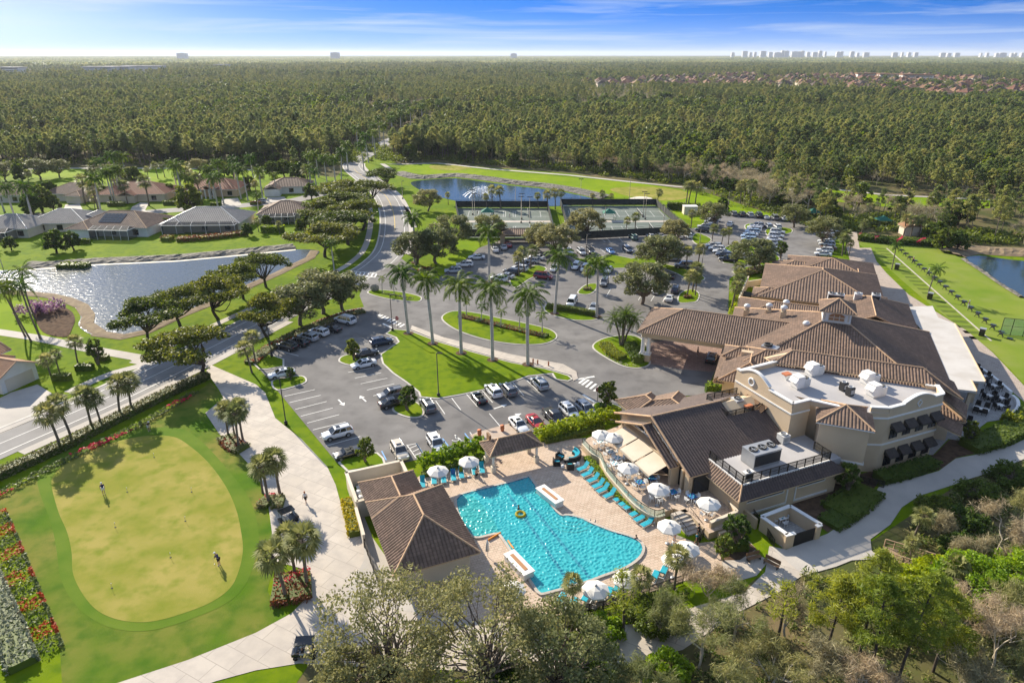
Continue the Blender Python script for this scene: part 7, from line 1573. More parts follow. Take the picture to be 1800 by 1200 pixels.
def hedge(label,px,w,h,leaf,cat='hedge',n=90,size=.17,core=True,leaf2=None,share=.3,world=False,core_m='leaf_shrub',name=None,z=0,flat=False):
 line=px if world else W(px);t=thing(name or cat.replace(' ','_'),label,cat,(line[0][0],line[0][1],z));o=Vector((line[0][0],line[0][1],z));rng=np.random.default_rng(len(label));C=[]
 if core and h>.5:
  b=MB()
  for p,q in zip(line,line[1:]):b.wall((p[0]-o.x,p[1]-o.y),(q[0]-o.x,q[1]-o.y),0,h*.86,w*.8)
  b.build('stems',core_m,t,local=True)
 for p,q in zip(line,line[1:]):
  l=math.hypot(q[0]-p[0],q[1]-p[1]);k=int(l*(w+2*h)*n/3);d=np.array([(q[0]-p[0])/max(l,.01),(q[1]-p[1])/max(l,.01)]);nn=np.array([-d[1],d[0]])
  a=rng.random(k)*l;s=rng.uniform(-.5,.5,k)*w;zz=h*(.75+.3*rng.random(k));side=rng.random(k)<.45;zz[side]=rng.random(side.sum())*h;s[side]=np.sign(s[side])*w*.5*(.85+.2*rng.random(side.sum()))
  if not core or h<=.5:zz=h*(.35+.7*rng.random(k)**.7)*(1+.3*np.sin(a*4+s*3));
  C.append(np.stack([p[0]-o.x+d[0]*a+nn[0]*s,p[1]-o.y+d[1]*a+nn[1]*s,zz],1))
 C=np.concatenate(C);m=rng.random(len(C))<(share if leaf2 else-1)
 if leaf2:
  cl=(np.floor(C[:,0]/.9)*7.3+np.floor(C[:,1]/.9)*3.1)%1.0;cl=np.abs(np.sin(np.floor(C[:,0]/.8)*12.9+np.floor(C[:,1]/.8)*78.2));m=cl<share
 V,F=leaf_cards(C[~m],size,rng,.6,.5);obj_of('foliage',np_mesh('foliage',V,F,leaf),t)
 if m.any():V,F=leaf_cards(C[m]+[0,0,.06],size*.9,rng,.7,.8);obj_of('flowers',np_mesh('flowers',V,F,leaf2),t)
 return t
hedge('long clipped variegated hedge between the road and the putting green',[(-60,868),(0,840),(110,790),(200,744),(300,694),(366,664)],1.9,1.3,'leaf_hedge',n=110)
hedge('red and green flower strip at the foot of the road hedge',[(-50,894),(0,870),(110,814),(240,752),(300,718),(345,690)],1.2,.45,'leaf_bedmix','flower bed',120,.15,leaf2='leaf_red',share=.36)
hedge('wide bed of red flowers along the left side of the putting lawn',[(-14,905),(10,960),(35,1025),(62,1095),(84,1152)],2.8,.5,'leaf_bedmix','flower bed',110,.15,leaf2='leaf_red',share=.62)
hedge('silvery clipped hedge in the bottom left corner',[(-30,1000),(-5,1060),(22,1120),(42,1175)],2.6,1.0,'leaf_silver',n=110)
hedge('bright feathery palm hedge between the accessible bays and the pool',[(738,826),(770,815),(810,803),(852,790)],1.8,1.7,'leaf_areca',n=90,size=.3,core=False)
hedge('bright feathery palm hedge between the red coupe row and the pool',[(944,775),(985,764),(1030,750),(1086,736)],1.9,1.8,'leaf_areca',n=90,size=.3,core=False)
hedge('low dark hedge behind the pool hedge loungers',[(742,838),(790,826),(850,810)],.9,.7,'leaf_shrub')
hedge('low clipped hedge under the feathery palms by the shelter',[(958,779),(1010,768),(1060,752)],1.0,.8,'leaf_shrub')
hedge('clipped green hedge between two royal palms on the drive',[(962,543),(1005,549),(1046,556)],1.3,1.3,'leaf_shrub',n=120)
hedge('russet flower bed along the middle of the oval island',[(808,557),(850,567),(900,579),(962,594)],1.8,.6,'leaf_croton','flower bed',100,.15,leaf2='leaf_bedmix',share=.3)
hedge('small flower bed on the entry island',[(672,517),(700,521),(726,527)],.9,.35,'leaf_bedmix','flower bed',100,.15,leaf2='leaf_silver')
hedge('croton bed at the foot of the upper promenade palms',[(396,770),(412,786),(430,792)],2.6,.6,'leaf_croton','flower bed',100,.16,leaf2='leaf_hedge',share=.5)
hedge('leafy bed with red flowers at the middle promenade palms',[(460,882),(478,886),(500,884)],2.6,.7,'leaf_hedge','flower bed',100,.16,leaf2='leaf_red',share=.2)
hedge('dark bed with red flowers at the lower promenade palms',[(480,1042),(510,1038),(548,1030)],4.6,.8,'leaf_croton','flower bed',90,.17,leaf2='leaf_red',share=.14)
hedge('yellow-green clipped hedge beside the pool house gate',[(612,884),(619,915),(625,944)],1.7,1.0,'leaf_yellow',n=140)
hedge('flower bank along the upper edge of the near car park',[(440,640),(478,610),(520,588),(560,572),(600,556),(640,548)],2.6,.6,'leaf_hedge','flower bed',70,.18,leaf2='leaf_red',share=.22)
hedge('yellow-green mound shrubs on the entrance island',[(1062,608),(1075,624),(1095,634)],2.4,1.1,'leaf_yellow','shrub',110,.16)
hedge('dark round shrubs beside the entrance column',[(1106,612),(1116,628),(1122,640)],2.2,1.6,'leaf_shrub','shrub',110,.17)
hedge('white and green edging plants on the entrance island',[(1056,606),(1068,628),(1096,642),(1124,645)],.6,.3,'leaf_silver','flower bed',90,.12)
hedge('purple bougainvillea clump at the foot of the tall peninsula palms',[(42,560),(60,550),(80,545),(102,552)],4.2,2.0,'leaf_purple','shrub',60,.24,core=False)
hedge('planting strip at the foot of the curved terrace wall',[(1032,806),(1050,832),(1066,852),(1090,876),(1118,897),(1150,918)],1.2,.6,'leaf_areca','planting',90,.15)
hedge('dark shrubs along the two storey facade',[(1542,846),(1580,838),(1640,816)],2.4,1.2,'leaf_shrub','shrub',60,.2)
hedge('shaded ground shrubs below the stair tower',[(1470,905),(1500,885),(1525,862)],4.5,.8,'leaf_shrub','shrub',60,.2)
hedge('shaded planting beyond the walled enclosure',[(1455,925),(1490,905)],3.0,.7,'leaf_shrub','shrub',60,.2)
hedge('green shrubs below the dark terrace',[(1700,790),(1745,778),(1790,755),(1815,730)],3.6,1.2,'leaf_shrub','shrub',60,.2)
hedge('yellow-green cordyline by the end of the curved wall',[(1768,748),(1785,742)],2.0,1.6,'leaf_yellow','shrub',60,.3,core=False)
hedge('red and green bed by the bend of the road',[(738,492),(748,475),(760,482)],3.0,1.0,'leaf_hedge','flower bed',60,.2,leaf2='leaf_red',share=.25)
hedge('dark clipped hedge behind the generator box',[(1172,368),(1230,371)],2.0,2.6,'leaf_shrub',n=50,size=.3)
hedge('shrubs in the corner bed of the pro shop',[(1300,486),(1322,480),(1345,474)],3.0,1.0,'leaf_hedge','shrub',50,.22)
hedge('bright hedge along the dumpster yard',[(1283,563),(1292,535),(1301,508)],1.4,1.0,'leaf_areca',n=60,size=.2)
hedge('dark hedge with red flowers at the head of the practice range',[(1508,421),(1560,427),(1640,432)],4.0,1.8,'leaf_shrub',n=40,size=.3,leaf2='leaf_red',share=.12)
hedge('croton bed along the lanai of the grey roofed house',[(312,424),(350,422),(400,417),(430,412)],3.2,1.3,'leaf_croton','flower bed',30,.3,leaf2='leaf_yellow',share=.15)
hedge('bright corner bed beside the grey roofed house',[(290,425),(300,420)],3.0,1.4,'leaf_croton','flower bed',40,.3,leaf2='leaf_yellow',share=.5)
for i,(x,y,w_,h,lf,lb)in enumerate([(150,428,3,1.5,'leaf_shrub','round shrubs at the corner of the solar roofed house'),(480,408,7,2.2,'leaf_areca','bright garden shrubs beside the house at the bend'),(520,418,6,1.6,'leaf_areca','bright low hedge on the lake lawn by the bend'),(205,362,6,1.6,'leaf_shrub','dark hedge before the brown roofed house'),(300,360,5,1.6,'leaf_shrub','shrubs beside the red roofed house'),(380,362,4,1.5,'leaf_areca','round shrubs before the portico'),(450,360,4,1.4,'leaf_croton','reddish shrubs by the white garage drive'),(130,470,8,1.2,'leaf_shrub','dark shrubs at the water edge under the rounded trees'),(740,358,5,1.6,'leaf_shrub','clipped round shrubs on the bend by the fountain pond'),(150,650,3,1.2,'leaf_shrub','dark hedge on the lawn by the tan house'),(110,668,3,1.3,'leaf_shrub','garden shrubs at the tan house garage'),(180,632,2.4,1,'leaf_hedge','round shrub group under the open-crowned tree'),(1065,716,2,.7,'leaf_shrub','low shrubs on the stop sign island'),(1032,510,2,.7,'leaf_hedge','low shrubs on the small diamond island'),(1208,524,2,.7,'leaf_croton','russet shrubs on the small palm island'),(1255,690,3,1.8,'leaf_areca','bright palm shrubs in the corner by the entry pavilion'),(1290,965,3,1.4,'leaf_shrub','shrubs below the terrace corner wall')]):
 p=P(x,y);hedge(lb,[(p.x-w_/2,p.y),(p.x+w_/2,p.y)],max(1.4,w_*.4),h,lf,'shrub',55 if y>600 else 25,.18 if y>600 else .32,world=True)
def house(x,y,w,d,a,tile,wall,label,lanai=None,garage=None,solar=False,wing=None,h=2.9,portico=False,gr='lakeside houses'):
 c=P(x,y);t=thing('house',label,'house',(c.x,c.y,0),0,gr);F_=(c.x,c.y,a);r=Roof(F_);r.pitch=.62;r.amp=.1
 r.hip(-w/2,w/2,-d/2,d/2,h,.42,'x')
 if wing:r.hip(*wing[:4],h-.1,.42,wing[4],wing[5])
 if portico:r.hip(-3,3,-d/2-4,0,h+.9,.45,'y',('g','g'))
 cap='ridge_tile' if 'grey' not in tile else 'grey_metal';r.build(t,tile,cap,'white_trim')
 b=MB(F_);b.box(-w/2+.6,w/2-.6,-d/2+.6,d/2-.6,0,h)
 if wing:b.box(wing[0]+.5,wing[1]-.5,wing[2]+.5,wing[3]-.5,0,h-.1)
 b.build('wall',wall,t)
 if portico:
  for xx in(-2.4,-.8,.8,2.4):b=MB(F_);b.box(xx-.2,xx+.2,-d/2-3.6,-d/2-3.2,0,h+.9);b.build('column','white_trim',t)
 for k in range(3):
  xx=-w/2+w*(k+.7)/3.4;b=MB(F_);b.box(xx,xx+1.8,-d/2+.55,-d/2+.6,.6,2.3);o=b.build('window','dark_glass',t);b=MB(F_);b.box(xx-.1,xx+1.9,-d/2+.52,-d/2+.59,.48,.6);b.build('sill','white_trim',o)
 if garage:b=MB(F_);b.box(garage[0],garage[0]+4.8,garage[1]-.05,garage[1],0,2.3);b.build('garage_door','white_trim',t)
 if lanai:
  x0,x1,y0,hh=lanai;y1=-d/2+.7;b=MB(F_);g=MB(F_)
  for q in np.linspace(x0,x1,6):b.box(q-.05,q+.05,y0-.05,y0+.05,0,hh);b.tube([(q,y0,hh),(q*.92+.04*(x0+x1),(y0+y1)/2,hh+.9),(q,y1,hh+.3)],.05,4)
  b.wall((x0,y0),(x1,y0),hh-.05,hh+.1,.12);b.wall((x0,y0),(x0,y1),hh-.05,hh+.1,.12);b.wall((x1,y0),(x1,y1),hh-.05,hh+.1,.12);o=b.build('lanai_frame','white_trim',t)
  g.add([(x0,y0,0),(x1,y0,0),(x1,y0,hh),(x0,y0,hh),(x0,y1,0),(x0,y1,hh),(x1,y1,0),(x1,y1,hh),(x0*.92+.08*(x0+x1)/2,(y0+y1)/2,hh+.88),(x1*.92,(y0+y1)/2,hh+.88)],[(0,1,2,3),(4,0,3,5),(1,6,7,2),(3,2,9,8),(8,9,7,5),(3,8,5),(2,7,9)]);g.build('screen','screen_mesh',o)
 if solar:
  b=MB(F_);k_=.42
  for i in range(6):
   for j in range(4):x_=-4.6+i*1.25;y_=-6.2+j*1.15;b.add([(x_,y_,h+(y_+d/2)*k_+.22),(x_+1.15,y_,h+(y_+d/2)*k_+.22),(x_+1.15,y_+1.05,h+(y_+1.05+d/2)*k_+.22),(x_,y_+1.05,h+(y_+1.05+d/2)*k_+.22)],[(0,1,2,3)])
  b.build('solar_panel','window_glass',t)
 return t
house(222,405,25,17,-4,'roof_tile','white_trim','brown roofed house with solar panels and a screened lanai facing the lake',lanai=(-4,8.5,-12.5,3.0),solar=True,wing=(-12.5,-4.5,-11.5,-2,'y',('h','g')))
house(372,398,25,17,2,'roof_tile_grey','cream_wall','grey tiled house with a long dark lanai beside the croton bed',lanai=(-11.5,11.5,-10.8,2.8),wing=(-12.5,-5,-10,0,'y',('h','g')))
house(122,399,19,15,4,'roof_tile_grey','cream_wall','pale grey tiled house half hidden by the dark rounded tree',wing=(4,11,-2,9,'y',('g','h')))
house(30,409,18,15,0,'roof_tile_grey','cream_wall','grey roofed house with a white topped lanai at the left edge',lanai=(-9,5,-12,2.8))
house(506,383,18,15,8,'roof_tile','cream_wall','brown-grey tiled house with a white trimmed lanai at the bend',lanai=(-6.5,4,-10.5,2.6))
house(140,348,20,15,-6,'roof_tile','cream_wall','brown hipped house behind the side street, leftmost',wing=(2,9,-11,-2,'y',('h','g')))
house(246,348,27,17,4,'roof_tile_red','cream_wall','red-brown roofed house with an arched entry on the side street',wing=(-4,3,-11,-3,'y',('g','g')))
house(384,340,22,16,2,'roof_tile_red','stucco','red roofed house with a columned portico',wing=(-13,-6,-13,0,'y',('h','g')),portico=True)
house(512,336,18,13,10,'roof_tile','white_trim','white house with a brown tile roof and white garage door',wing=(-9.5,-2.5,-11.5,-2,'y',('g','g')),garage=(-8.4,-11))
house(20,350,20,16,0,'roof_tile','cream_wall','brown roofed house behind the olive trees at the left edge')
ga,gb=P(14,690),P(62,668);hang=math.degrees(math.atan2(gb.y-ga.y,gb.x-ga.x));gm=(ga+gb)/2;ca,sa=math.cos(R(hang)),math.sin(R(hang))
t=thing('house','orange-tan tiled house with gabled garage at the left edge by the road','house',(gm.x,gm.y,0),0,'houses by the road');F_=(gm.x,gm.y,hang);r=Roof(F_);r.hip(-3.8,3.8,-.6,9,2.9,.5,'y',('g','g'));r.hip(-12,4.5,6,20,2.9,.5,'x',('h','h'));r.hip(-1,5.5,8,14,3.6,.5,'x',('g','g'));r.hip(-13,-5.5,0,8,2.9,.5,'y',('g','g'));r.build(t,'roof_tile_orange','ridge_tile','white_trim')
b=MB(F_);b.box(-3.3,3.3,0,9,0,3.0);b.box(-11.4,3.9,6.6,19.4,0,3.0);b.box(-12.5,-6,.6,8,0,3.0);b.add([(-3.3,0,3),(3.3,0,3),(0,0,4.5)],[(0,1,2)]);b.build('wall','white_trim',t);b=MB(F_);b.box(-2.5,2.5,-.06,-.005,0,2.3);b.build('garage_door','cream_wall',t);b=MB(F_);b.box(5.05,5.08,10.2,11.8,3.0,4.4);b.build('window','dark_glass',t)
def far_house(seed,tile):
 b=MB();rng=random.Random(seed);w,d,h=8,6.5,3.2
 b.box(-w,w,-d,d,0,h,0);e=.8;rf=lambda x0,x1,y0,y1,z,k:b.add([(x0,y0,z),(x1,y0,z),(x1,y1,z),(x0,y1,z),(x0+(y1-y0)/2,(y0+y1)/2,z+k),(x1-(y1-y0)/2,(y0+y1)/2,z+k)],[(0,1,5,4),(1,2,5),(2,3,4,5),(3,0,4)],1)
 rf(-w-e,w+e,-d-e,d+e,h,3.2);b.box(-w+2,-1,-d-5,-d+.1,0,h-.3,0);rf(-w+.6,1.2,-d-6,-d+4,h-.3,2.6)
 me=b.build('far_house',['cream_wall',tile]);d_=me.data;bpy.data.objects.remove(me);return d_
FH=[far_house(i,t_)for i,t_ in enumerate(('roof_tile_orange','roof_tile_red','roof_tile'))]
def scatter_houses(poly,n,seed,lb,gr):
 rng=random.Random(seed);xs=[p[0]for p in poly];ys=[p[1]for p in poly];got=[];tr_=0
 while len(got)<n and tr_<6000:
  tr_+=1;p=(rng.uniform(min(xs),max(xs)),rng.uniform(min(ys),max(ys)))
  if in_poly(p,poly)and all((p[0]-q[0])**2+(p[1]-q[1])**2>22**2 for q in got)and abs(p[0])<p[1]*.77:
   got.append(p);o=obj_of('far_house',FH[rng.randrange(3)]);o.location=(p[0],p[1],3.5);o.rotation_euler=(0,0,rng.choice((.1,.35,-.3,1.6)));o.scale=(1.15,1.15,1.7);tag(o,lb,'house',gr)
scatter_houses(TOWN[0],100,1,'tile roofed house in the far strip of houses beyond the wood','far strip of houses beyond the wood')
scatter_houses(TOWN[1],170,2,'tile roofed house in the far estate at the right beyond the wood','far estate at the right')
scatter_houses(LEFTTOWN,10,4,'small far house among the trees below the left horizon','far houses below the left horizon')
def block(x,y,w,d,h,a,m,roof,label,name='apartment_block',cat='building',gr=None,fl=4):
 c=P(x,y);b=MB();b.box(-w/2,w/2,-d/2,d/2,0,h,0);b.box(-w/2-1,w/2+1,-d/2-1,d/2+1,h,h+2.2,1)
 for f in range(fl):b.box(-w/2+2,w/2-2,-d/2-.15,-d/2-.02,h*(f+.4)/fl,h*(f+.75)/fl,2)
 o=b.build(name,[m,roof,'window_glass']);o.location=c;o.rotation_euler=(0,0,R(a));tag(o,label,cat,gr)
for x,y,w,lb in((180,132.5,90,'long pale apartment block left of the gap in the far trees, left part'),(212,132,80,'long pale apartment block in the far trees, middle part'),(255,130,120,'tall pale apartment block in the far trees, right part'),(392,126,40,'small pale block far off below the horizon'),(25,134,60,'tan low block at the far left')):block(x,y,w,30,20,-8,'light_metal','white_roof',lb)
for x,y,w,lb in((1530,143,60,'long cream terrace building beyond the estate, left part'),(1570,144.5,60,'long cream terrace building beyond the estate, middle part'),(1608,146,55,'long cream terrace building beyond the estate, right part')):block(x,y,w,25,14,-12,'white_trim','roof_tile_orange',lb)
for x,y,w,lb in((1778,153,90,'orange roofed long building at the far right edge'),(1738,156,30,'small orange roofed building near the right edge'),(1535,174,46,'broad brown roofed hall at the front of the estate'),(1462,168,40,'brown roofed hall left of the broad one')):block(x,y,w,22,8,-5,'cream_wall','roof_tile_red',lb,'far_hall')
HZN=8600
def tower(x,top,w,lb,gr='towers on the right horizon',n=HZN,hz=101):
 X=(x-900)/FPX*(n*CT+53*ST);h=min(120,53+(hz-2-top)*.5/FPX*n);ww=w/FPX*n;b=MB();b.box(-ww/2,ww/2,-18,18,0,h,0);b.box(-ww/5,ww/5,-9,9,h,h+3,0)
 for f in range(int(h/9)):b.box(-ww/2+2,ww/2-2,-18.2,-18.02,f*9+4,f*9+8,1)
 o=b.build('tower_block',['light_metal','grey_metal']);o.location=(X,n,0);tag(o,lb,'tower',gr)
for x,top,w in[(1308,92,8),(1318,96,4),(1326,95,4),(1340,92,9),(1353,95,6),(1366,96,12),(1374,90,4),(1381,91,7),(1395,93,10),(1404,93,6),(1409,91,5),(1419,95,5),(1431,95,8),(1440,91,5),(1449,94,3),(1471,94,5),(1477,93,5),(1496,93,6),(1506,97,4),(1521,96,9),(1571,96,8),(1584,96,3),(1596,96,5),(1608,96,6),(1655,97,8),(1666,98,6),(1680,97,8),(1722,98,3),(1733,97,4),(1750,98,5),(1760,97,11),(1776,98,4),(1782,97,4),(1795,97,6),(1287,96,5)]:tower(x,top-1,w,'pale tower on the right-hand horizon skyline')
tower(590,92,14,'lone slab block breaking the horizon left of centre',None,6500,98);tower(322,97,16,'low wide block on the left horizon',None,6500,101);tower(903,93,10,'small block on the horizon above the centre of the wood',None,7500,96)
def court_box(name,label,pts,h=2.9):
 t=thing(name,label,'tennis fence',(pts[0][0],pts[0][1],0),0,'tennis court fences');b=MB();g=MB()
 for p,q in zip(pts,pts[1:]):
  l=math.hypot(q[0]-p[0],q[1]-p[1]);n=max(1,int(l/4))
  for i in range(n+1):c_=lerp2(p,q,i/n);b.box(c_[0]-.05,c_[0]+.05,c_[1]-.05,c_[1]+.05,0,h+.3)
  b.wall(p,q,h+.2,h+.27,.06);g.wall(p,q,.3,h*.93,.03)
 b.build('post','black_paint',t);g.build('windscreen','black_mesh',t)
CA,CB=[(18.3,258),(18.0,206),(55.7,214),(54.3,258)],[(-21,254),(-15.7,209.5),(13.2,209.5),(13.2,254)]
for i,(c4,lb)in enumerate(((CA,'dark windscreen fence round the right-hand tennis courts'),(CB,'dark windscreen fence round the left-hand tennis courts'))):
 sheet('tennis_court',c4,.06,'court_green');court_box('court_fence',lb,c4+c4[:1]);ym=(c4[0][1]+c4[1][1])/2;x0,x1=c4[1][0],c4[2][0]
 sheet('pavement',[(x0,ym-1.3),(x1,ym-1.3),(x1,ym+1.3),(x0,ym+1.3)],.065,'pale_concrete')
 for j,yc in enumerate((ym+12,ym-12)):
  for k in range(2):
   xc=x0+(x1-x0)*(.28+.46*k);b=MB()
   for xx in(-5.5,-4.1,4.1,5.5):b.box(xc-8,xc+8,yc+xx*.9-.05,yc+xx*.9+.05,.068,.072)
   for xx in(-8,-4.5,4.5,8):b.box(xc+xx-.05,xc+xx+.05,yc-5,yc+5,.073,.077)
   b.build('court_lines','white_line',None,'structure')
   t=thing('tennis_net','net of the %s %s court in the %s block'%(('far','near')[j],('left','right')[k],('right-hand','left-hand')[i]),'tennis net',(xc,yc,0),0,'tennis nets');b=MB();b.wall((0,-5.6),(0,5.6),.1,.95,.02);b.build('net','fence_mesh',t,local=True);b=MB();b.wall((0,-5.6),(0,5.6),.95,1.05,.06);b.build('tape','white_trim',t,local=True);b=MB();b.box(-.06,.06,-5.75,-5.6,0,1.1);b.box(-.06,.06,5.6,5.75,0,1.1);b.build('post','black_paint',t,local=True)
def lamp(x,y,h,label,heads=1,gr='lamp posts'):
 t=thing('lamp_post',label,'lamp post',tuple(P(x,y)),0,gr);b=MB();b.lathe([(.28,0),(.28,.6),(.09,.62),(.07,h)],n=8);b.build('pole','bronze',t,local=True);b=MB()
 for s in((-1,1)if heads>1 else(1,)):b.box(s*.1,s*.9,-.16,.16,h-.08,h+.08)
 if heads>1:b.box(-1.0,1.0,-.05,.05,h-.15,h-.09)
 b.build('lamp_head','bronze',t,local=True)
for x,y,h,lb in[(771,697,8,'dark lamp post on the near edge of the median lawn'),(503,746,8,'dark lamp post on the promenade verge beside the empty bays'),(690,582,8,'dark lamp post at the tip of the median lawn'),(478,628,7,'dark lamp post among the flowers of the shaded row'),(1232,482,7,'dark lamp post beside the long dark van'),(1030,462,8,'dark lamp post on the centre lawn'),(1278,378,8.5,'thin lamp post on the fairway edge'),(708,350,7,'lamp post on the lawn across the road from the fountain pond'),(1228,445,7,'dark lamp post at the crossing lane')]:lamp(x,y,h,lb)
for i,(x,y)in enumerate([(831,378),(835,386),(917,386),(916,392),(906,362),(1020,356),(1106,352),(1130,382),(1134,386),(1062,412),(1165,410),(931,393)]):lamp(x,y,9,'tennis floodlight mast with twin heads, %s'%['behind the left canopy','beside the left canopy','at the middle walk, left block','next to the middle walk, left block','by the pond fence','behind the right block, left','behind the right block, right','at the middle walk, right block','next to the middle walk, right block','on the near fence beside the thin palms','on the near fence, right','at the end of the left block'][i],2,'tennis floodlights')
def canopy_tent(x,y,label,s=2.2,h=2.5):
 t=thing('shade_canopy',label,'canopy',tuple(P(x,y)),0,'green shade canopies');b=MB();b.add([(-s,-s,h),(s,-s,h),(s,s,h),(-s,s,h),(0,0,h+1.4)],[(0,1,4),(1,2,4),(2,3,4),(3,0,4),(3,2,1,0)]);b.build('canopy','green_canvas',t,local=True)
 for q in((-1,-1),(1,-1),(1,1),(-1,1)):b=MB();b.box(q[0]*s*.95-.05,q[0]*s*.95+.05,q[1]*s*.95-.05,q[1]*s*.95+.05,0,h);b.build('post','black_paint',t,local=True)
 b=MB();b.box(-1.4,1.4,-.3,.2,.4,.46);b.box(-1.3,-1.2,-.3,.2,0,.4);b.box(1.2,1.3,-.3,.2,0,.4);b.build('bench','white_plastic',t,local=True)
for x,y,lb in((1070,386,'green shade canopy in the middle of the right-hand courts'),(857,384,'pale green shade canopy in the left-hand courts'),(1428,385,'green canopied shelter at the far bend of the car park'),(1550,399,'green canopied practice bay at the head of the range')):canopy_tent(x,y,lb)
tp=thing('tennis_pavilion','low brown roofed pavilion between the oaks and the tennis courts','pavilion',tuple(P(912,425)));c_=P(912,425);r=Roof((c_.x,c_.y,0));r.pitch=.6;r.hip(-6,6,-3.5,3.5,3.0,.3);r.build(tp)
for q in(-5,5):b=MB((c_.x,c_.y,0));b.box(q-.7,q+.7,-2.6,2.6,0,3);b.build('wall','stucco_warm',tp)
gb_=thing('generator_box','cream utility box on the grass beside the dark hedge','utility box',tuple(P(1212,376)));b=MB();b.box(-2.4,2.4,-1.5,1.5,0,2.8);b.build('cabinet','cream_wall',gb_,local=True);b=MB();b.box(-2.5,2.5,-1.6,1.6,2.8,2.95);b.build('lid','white_trim',gb_,local=True)
gb_=thing('storage_hut','tan storage hut with a pitched roof by the practice range','hut',tuple(P(1598,412)));b=MB();b.box(-2.5,2.5,-2,2,0,2.8);b.build('wall','cream_wall',gb_,local=True);c_=P(1598,412);r=Roof((c_.x,c_.y,0));r.hip(-3,3,-2.5,2.5,2.8,.5,'y',('g','g'));r.build(gb_,'roof_tile_orange')
ft=thing('fountain','white water fountain spraying in the middle of the pond','fountain',tuple(P(848,343)));V=[];F=[];rng=np.random.default_rng(2)
for k in range(26):
 az=k*2.399963;vr=5.2 if k%2 else 8.4;hh=4.4 if k%2 else 2.6;pr=None;vr*=.95;hh*=.7
 if k>22:vr,hh=.3,3.8
 for j in range(9):
  tt=j/8;rr=vr*tt;z=4*hh*tt*(1-tt)+.1;ww=.08+.20*tt;d_=np.array([-math.sin(az),math.cos(az),0])*ww;p=np.array([rr*math.cos(az),rr*math.sin(az),z])
  if pr is not None:s0=len(V);V+=[tuple(pr[0]-pr[1]),tuple(p-d_),tuple(p+d_),tuple(pr[0]+pr[1])];F.append((s0,s0+1,s0+2,s0+3))
  pr=(p,d_)
obj_of('jets',np_mesh('jets',V,F,'spray'),ft);V,F=leaf_cards(rng.normal(size=(1500,3))*[2.6,2.6,.8]+[0,0,1.4],.26,rng,.8);obj_of('spray',np_mesh('spray',V,F,'spray_mist'),ft)
def stop_sign(x,y,a,label):
 t=thing('stop_sign',label,'stop sign',tuple(P(x,y)),R(a),'stop signs');b=MB();b.tube([(0,0,0),(0,0,2.75)],.05,6);b.build('post','bronze',t,local=True);b=MB();n=8;pts=[(.42*math.cos(R(22.5+45*k)),.42*math.sin(R(22.5+45*k)))for k in range(n)]
 b.add([(p[0],-.07,2.3+p[1])for p in pts]+[(p[0],-.05,2.3+p[1])for p in pts],[tuple(range(n)),tuple(range(n,2*n))[::-1]]+[(k,n+k,n+(k+1)%n,(k+1)%n)for k in range(n)]);o=b.build('sign_plate','paint_red',t,local=True)
 cu=bpy.data.curves.new('lettering','FONT');cu.body='STOP';cu.size=.30;cu.align_x='CENTER';cu.align_y='CENTER';cu.extrude=.004;cu.materials.append(MATS['white_line']);f_=bpy.data.objects.new('f',cu);l=bpy.data.objects.new('lettering',bpy.data.meshes.new_from_object(f_));bpy.data.objects.remove(f_);COL.objects.link(l);l.parent=o;l.location=(0,-.08,2.3);l.rotation_euler=(R(90),0,0)
stop_sign(699,577,-12,'red stop sign beside the crossing at the tip of the median lawn');stop_sign(1050,706,-5,'red stop sign beside the crossing near the entry pavilion')
st_=thing('entry_stone','upright pale boulder on the left end of the entry island','boulder',tuple(P(659,512)+Vector((0,0,.15))));bm=bmesh.new();bmesh.ops.create_icosphere(bm,subdivisions=3,radius=.9)
for v in bm.verts:v.co=Vector((v.co.x*1.2,v.co.y*.5,v.co.z*1.05+.7))*(1+.10*math.sin(v.co.x*7)*math.cos(v.co.z*6+v.co.y*5))
me=bpy.data.meshes.new('stone');bm.to_mesh(me);bm.free();me.materials.append(MATS['stone']);obj_of('stone',me,st_)
for i,(x,y)in enumerate([(937,639),(945,641),(964,644)]):
 t=thing('garden_bollard','short rust-red post in the grass near the pointed lawn tip, %s from the palm'%ORD[i],'post',tuple(P(x,y)+Vector((0,0,.2))),0,'rust-red posts on the median lawn');b=MB();b.lathe([(.14,0),(.12,.6),(.2,.62),(.05,.85)],n=8);b.build('post','terracotta_cap',t,local=True)
for i,(x,y,h)in enumerate([(843,766,.8),(883,758,.8)]):
 t=thing('terracotta_urn','brown urn on the paving behind the pool shelter, %s'%('left','right')[i],'urn',tuple(P(x,y)+Vector((0,0,.08))),0,'urns behind the shelter');b=MB();b.lathe([(.22,0),(.34,.5),(.28,.8),(.36,.95)],n=12);b.build('pot','terracotta_cap',t,local=True)
sheet('pavement',W([(826,765),(850,757),(905,742),(925,758),(880,770),(846,786)]),.09,'pavement_stone')
for i,(x,y)in enumerate([(224,865),(337,865),(271,804),(203,927),(326,916),(300,980),(197,1034)]):
 t=thing('putting_pin','short practice pin on the putting green, %s'%['left of centre','near the right collar','toward the hedge','on the left half','on the right half','low centre','at the bottom left'][i],'golf pin',tuple(P(x,y)+Vector((0,0,.06))),0,'practice pins');b=MB();b.tube([(0,0,0),(0,0,.7)],.014,6);b.build('pole','grey_metal',t,local=True);b=MB();b.box(0,.1,-.01,.01,.62,.7);b.build('flag','white_trim',t,local=True);b=MB();b.lathe([(.12,0),(.12,.012)],(.0,0,0),10);b.build('cup','black_mesh',t,local=True)
a,c_=P(1575,438),P(1758,592);n=19
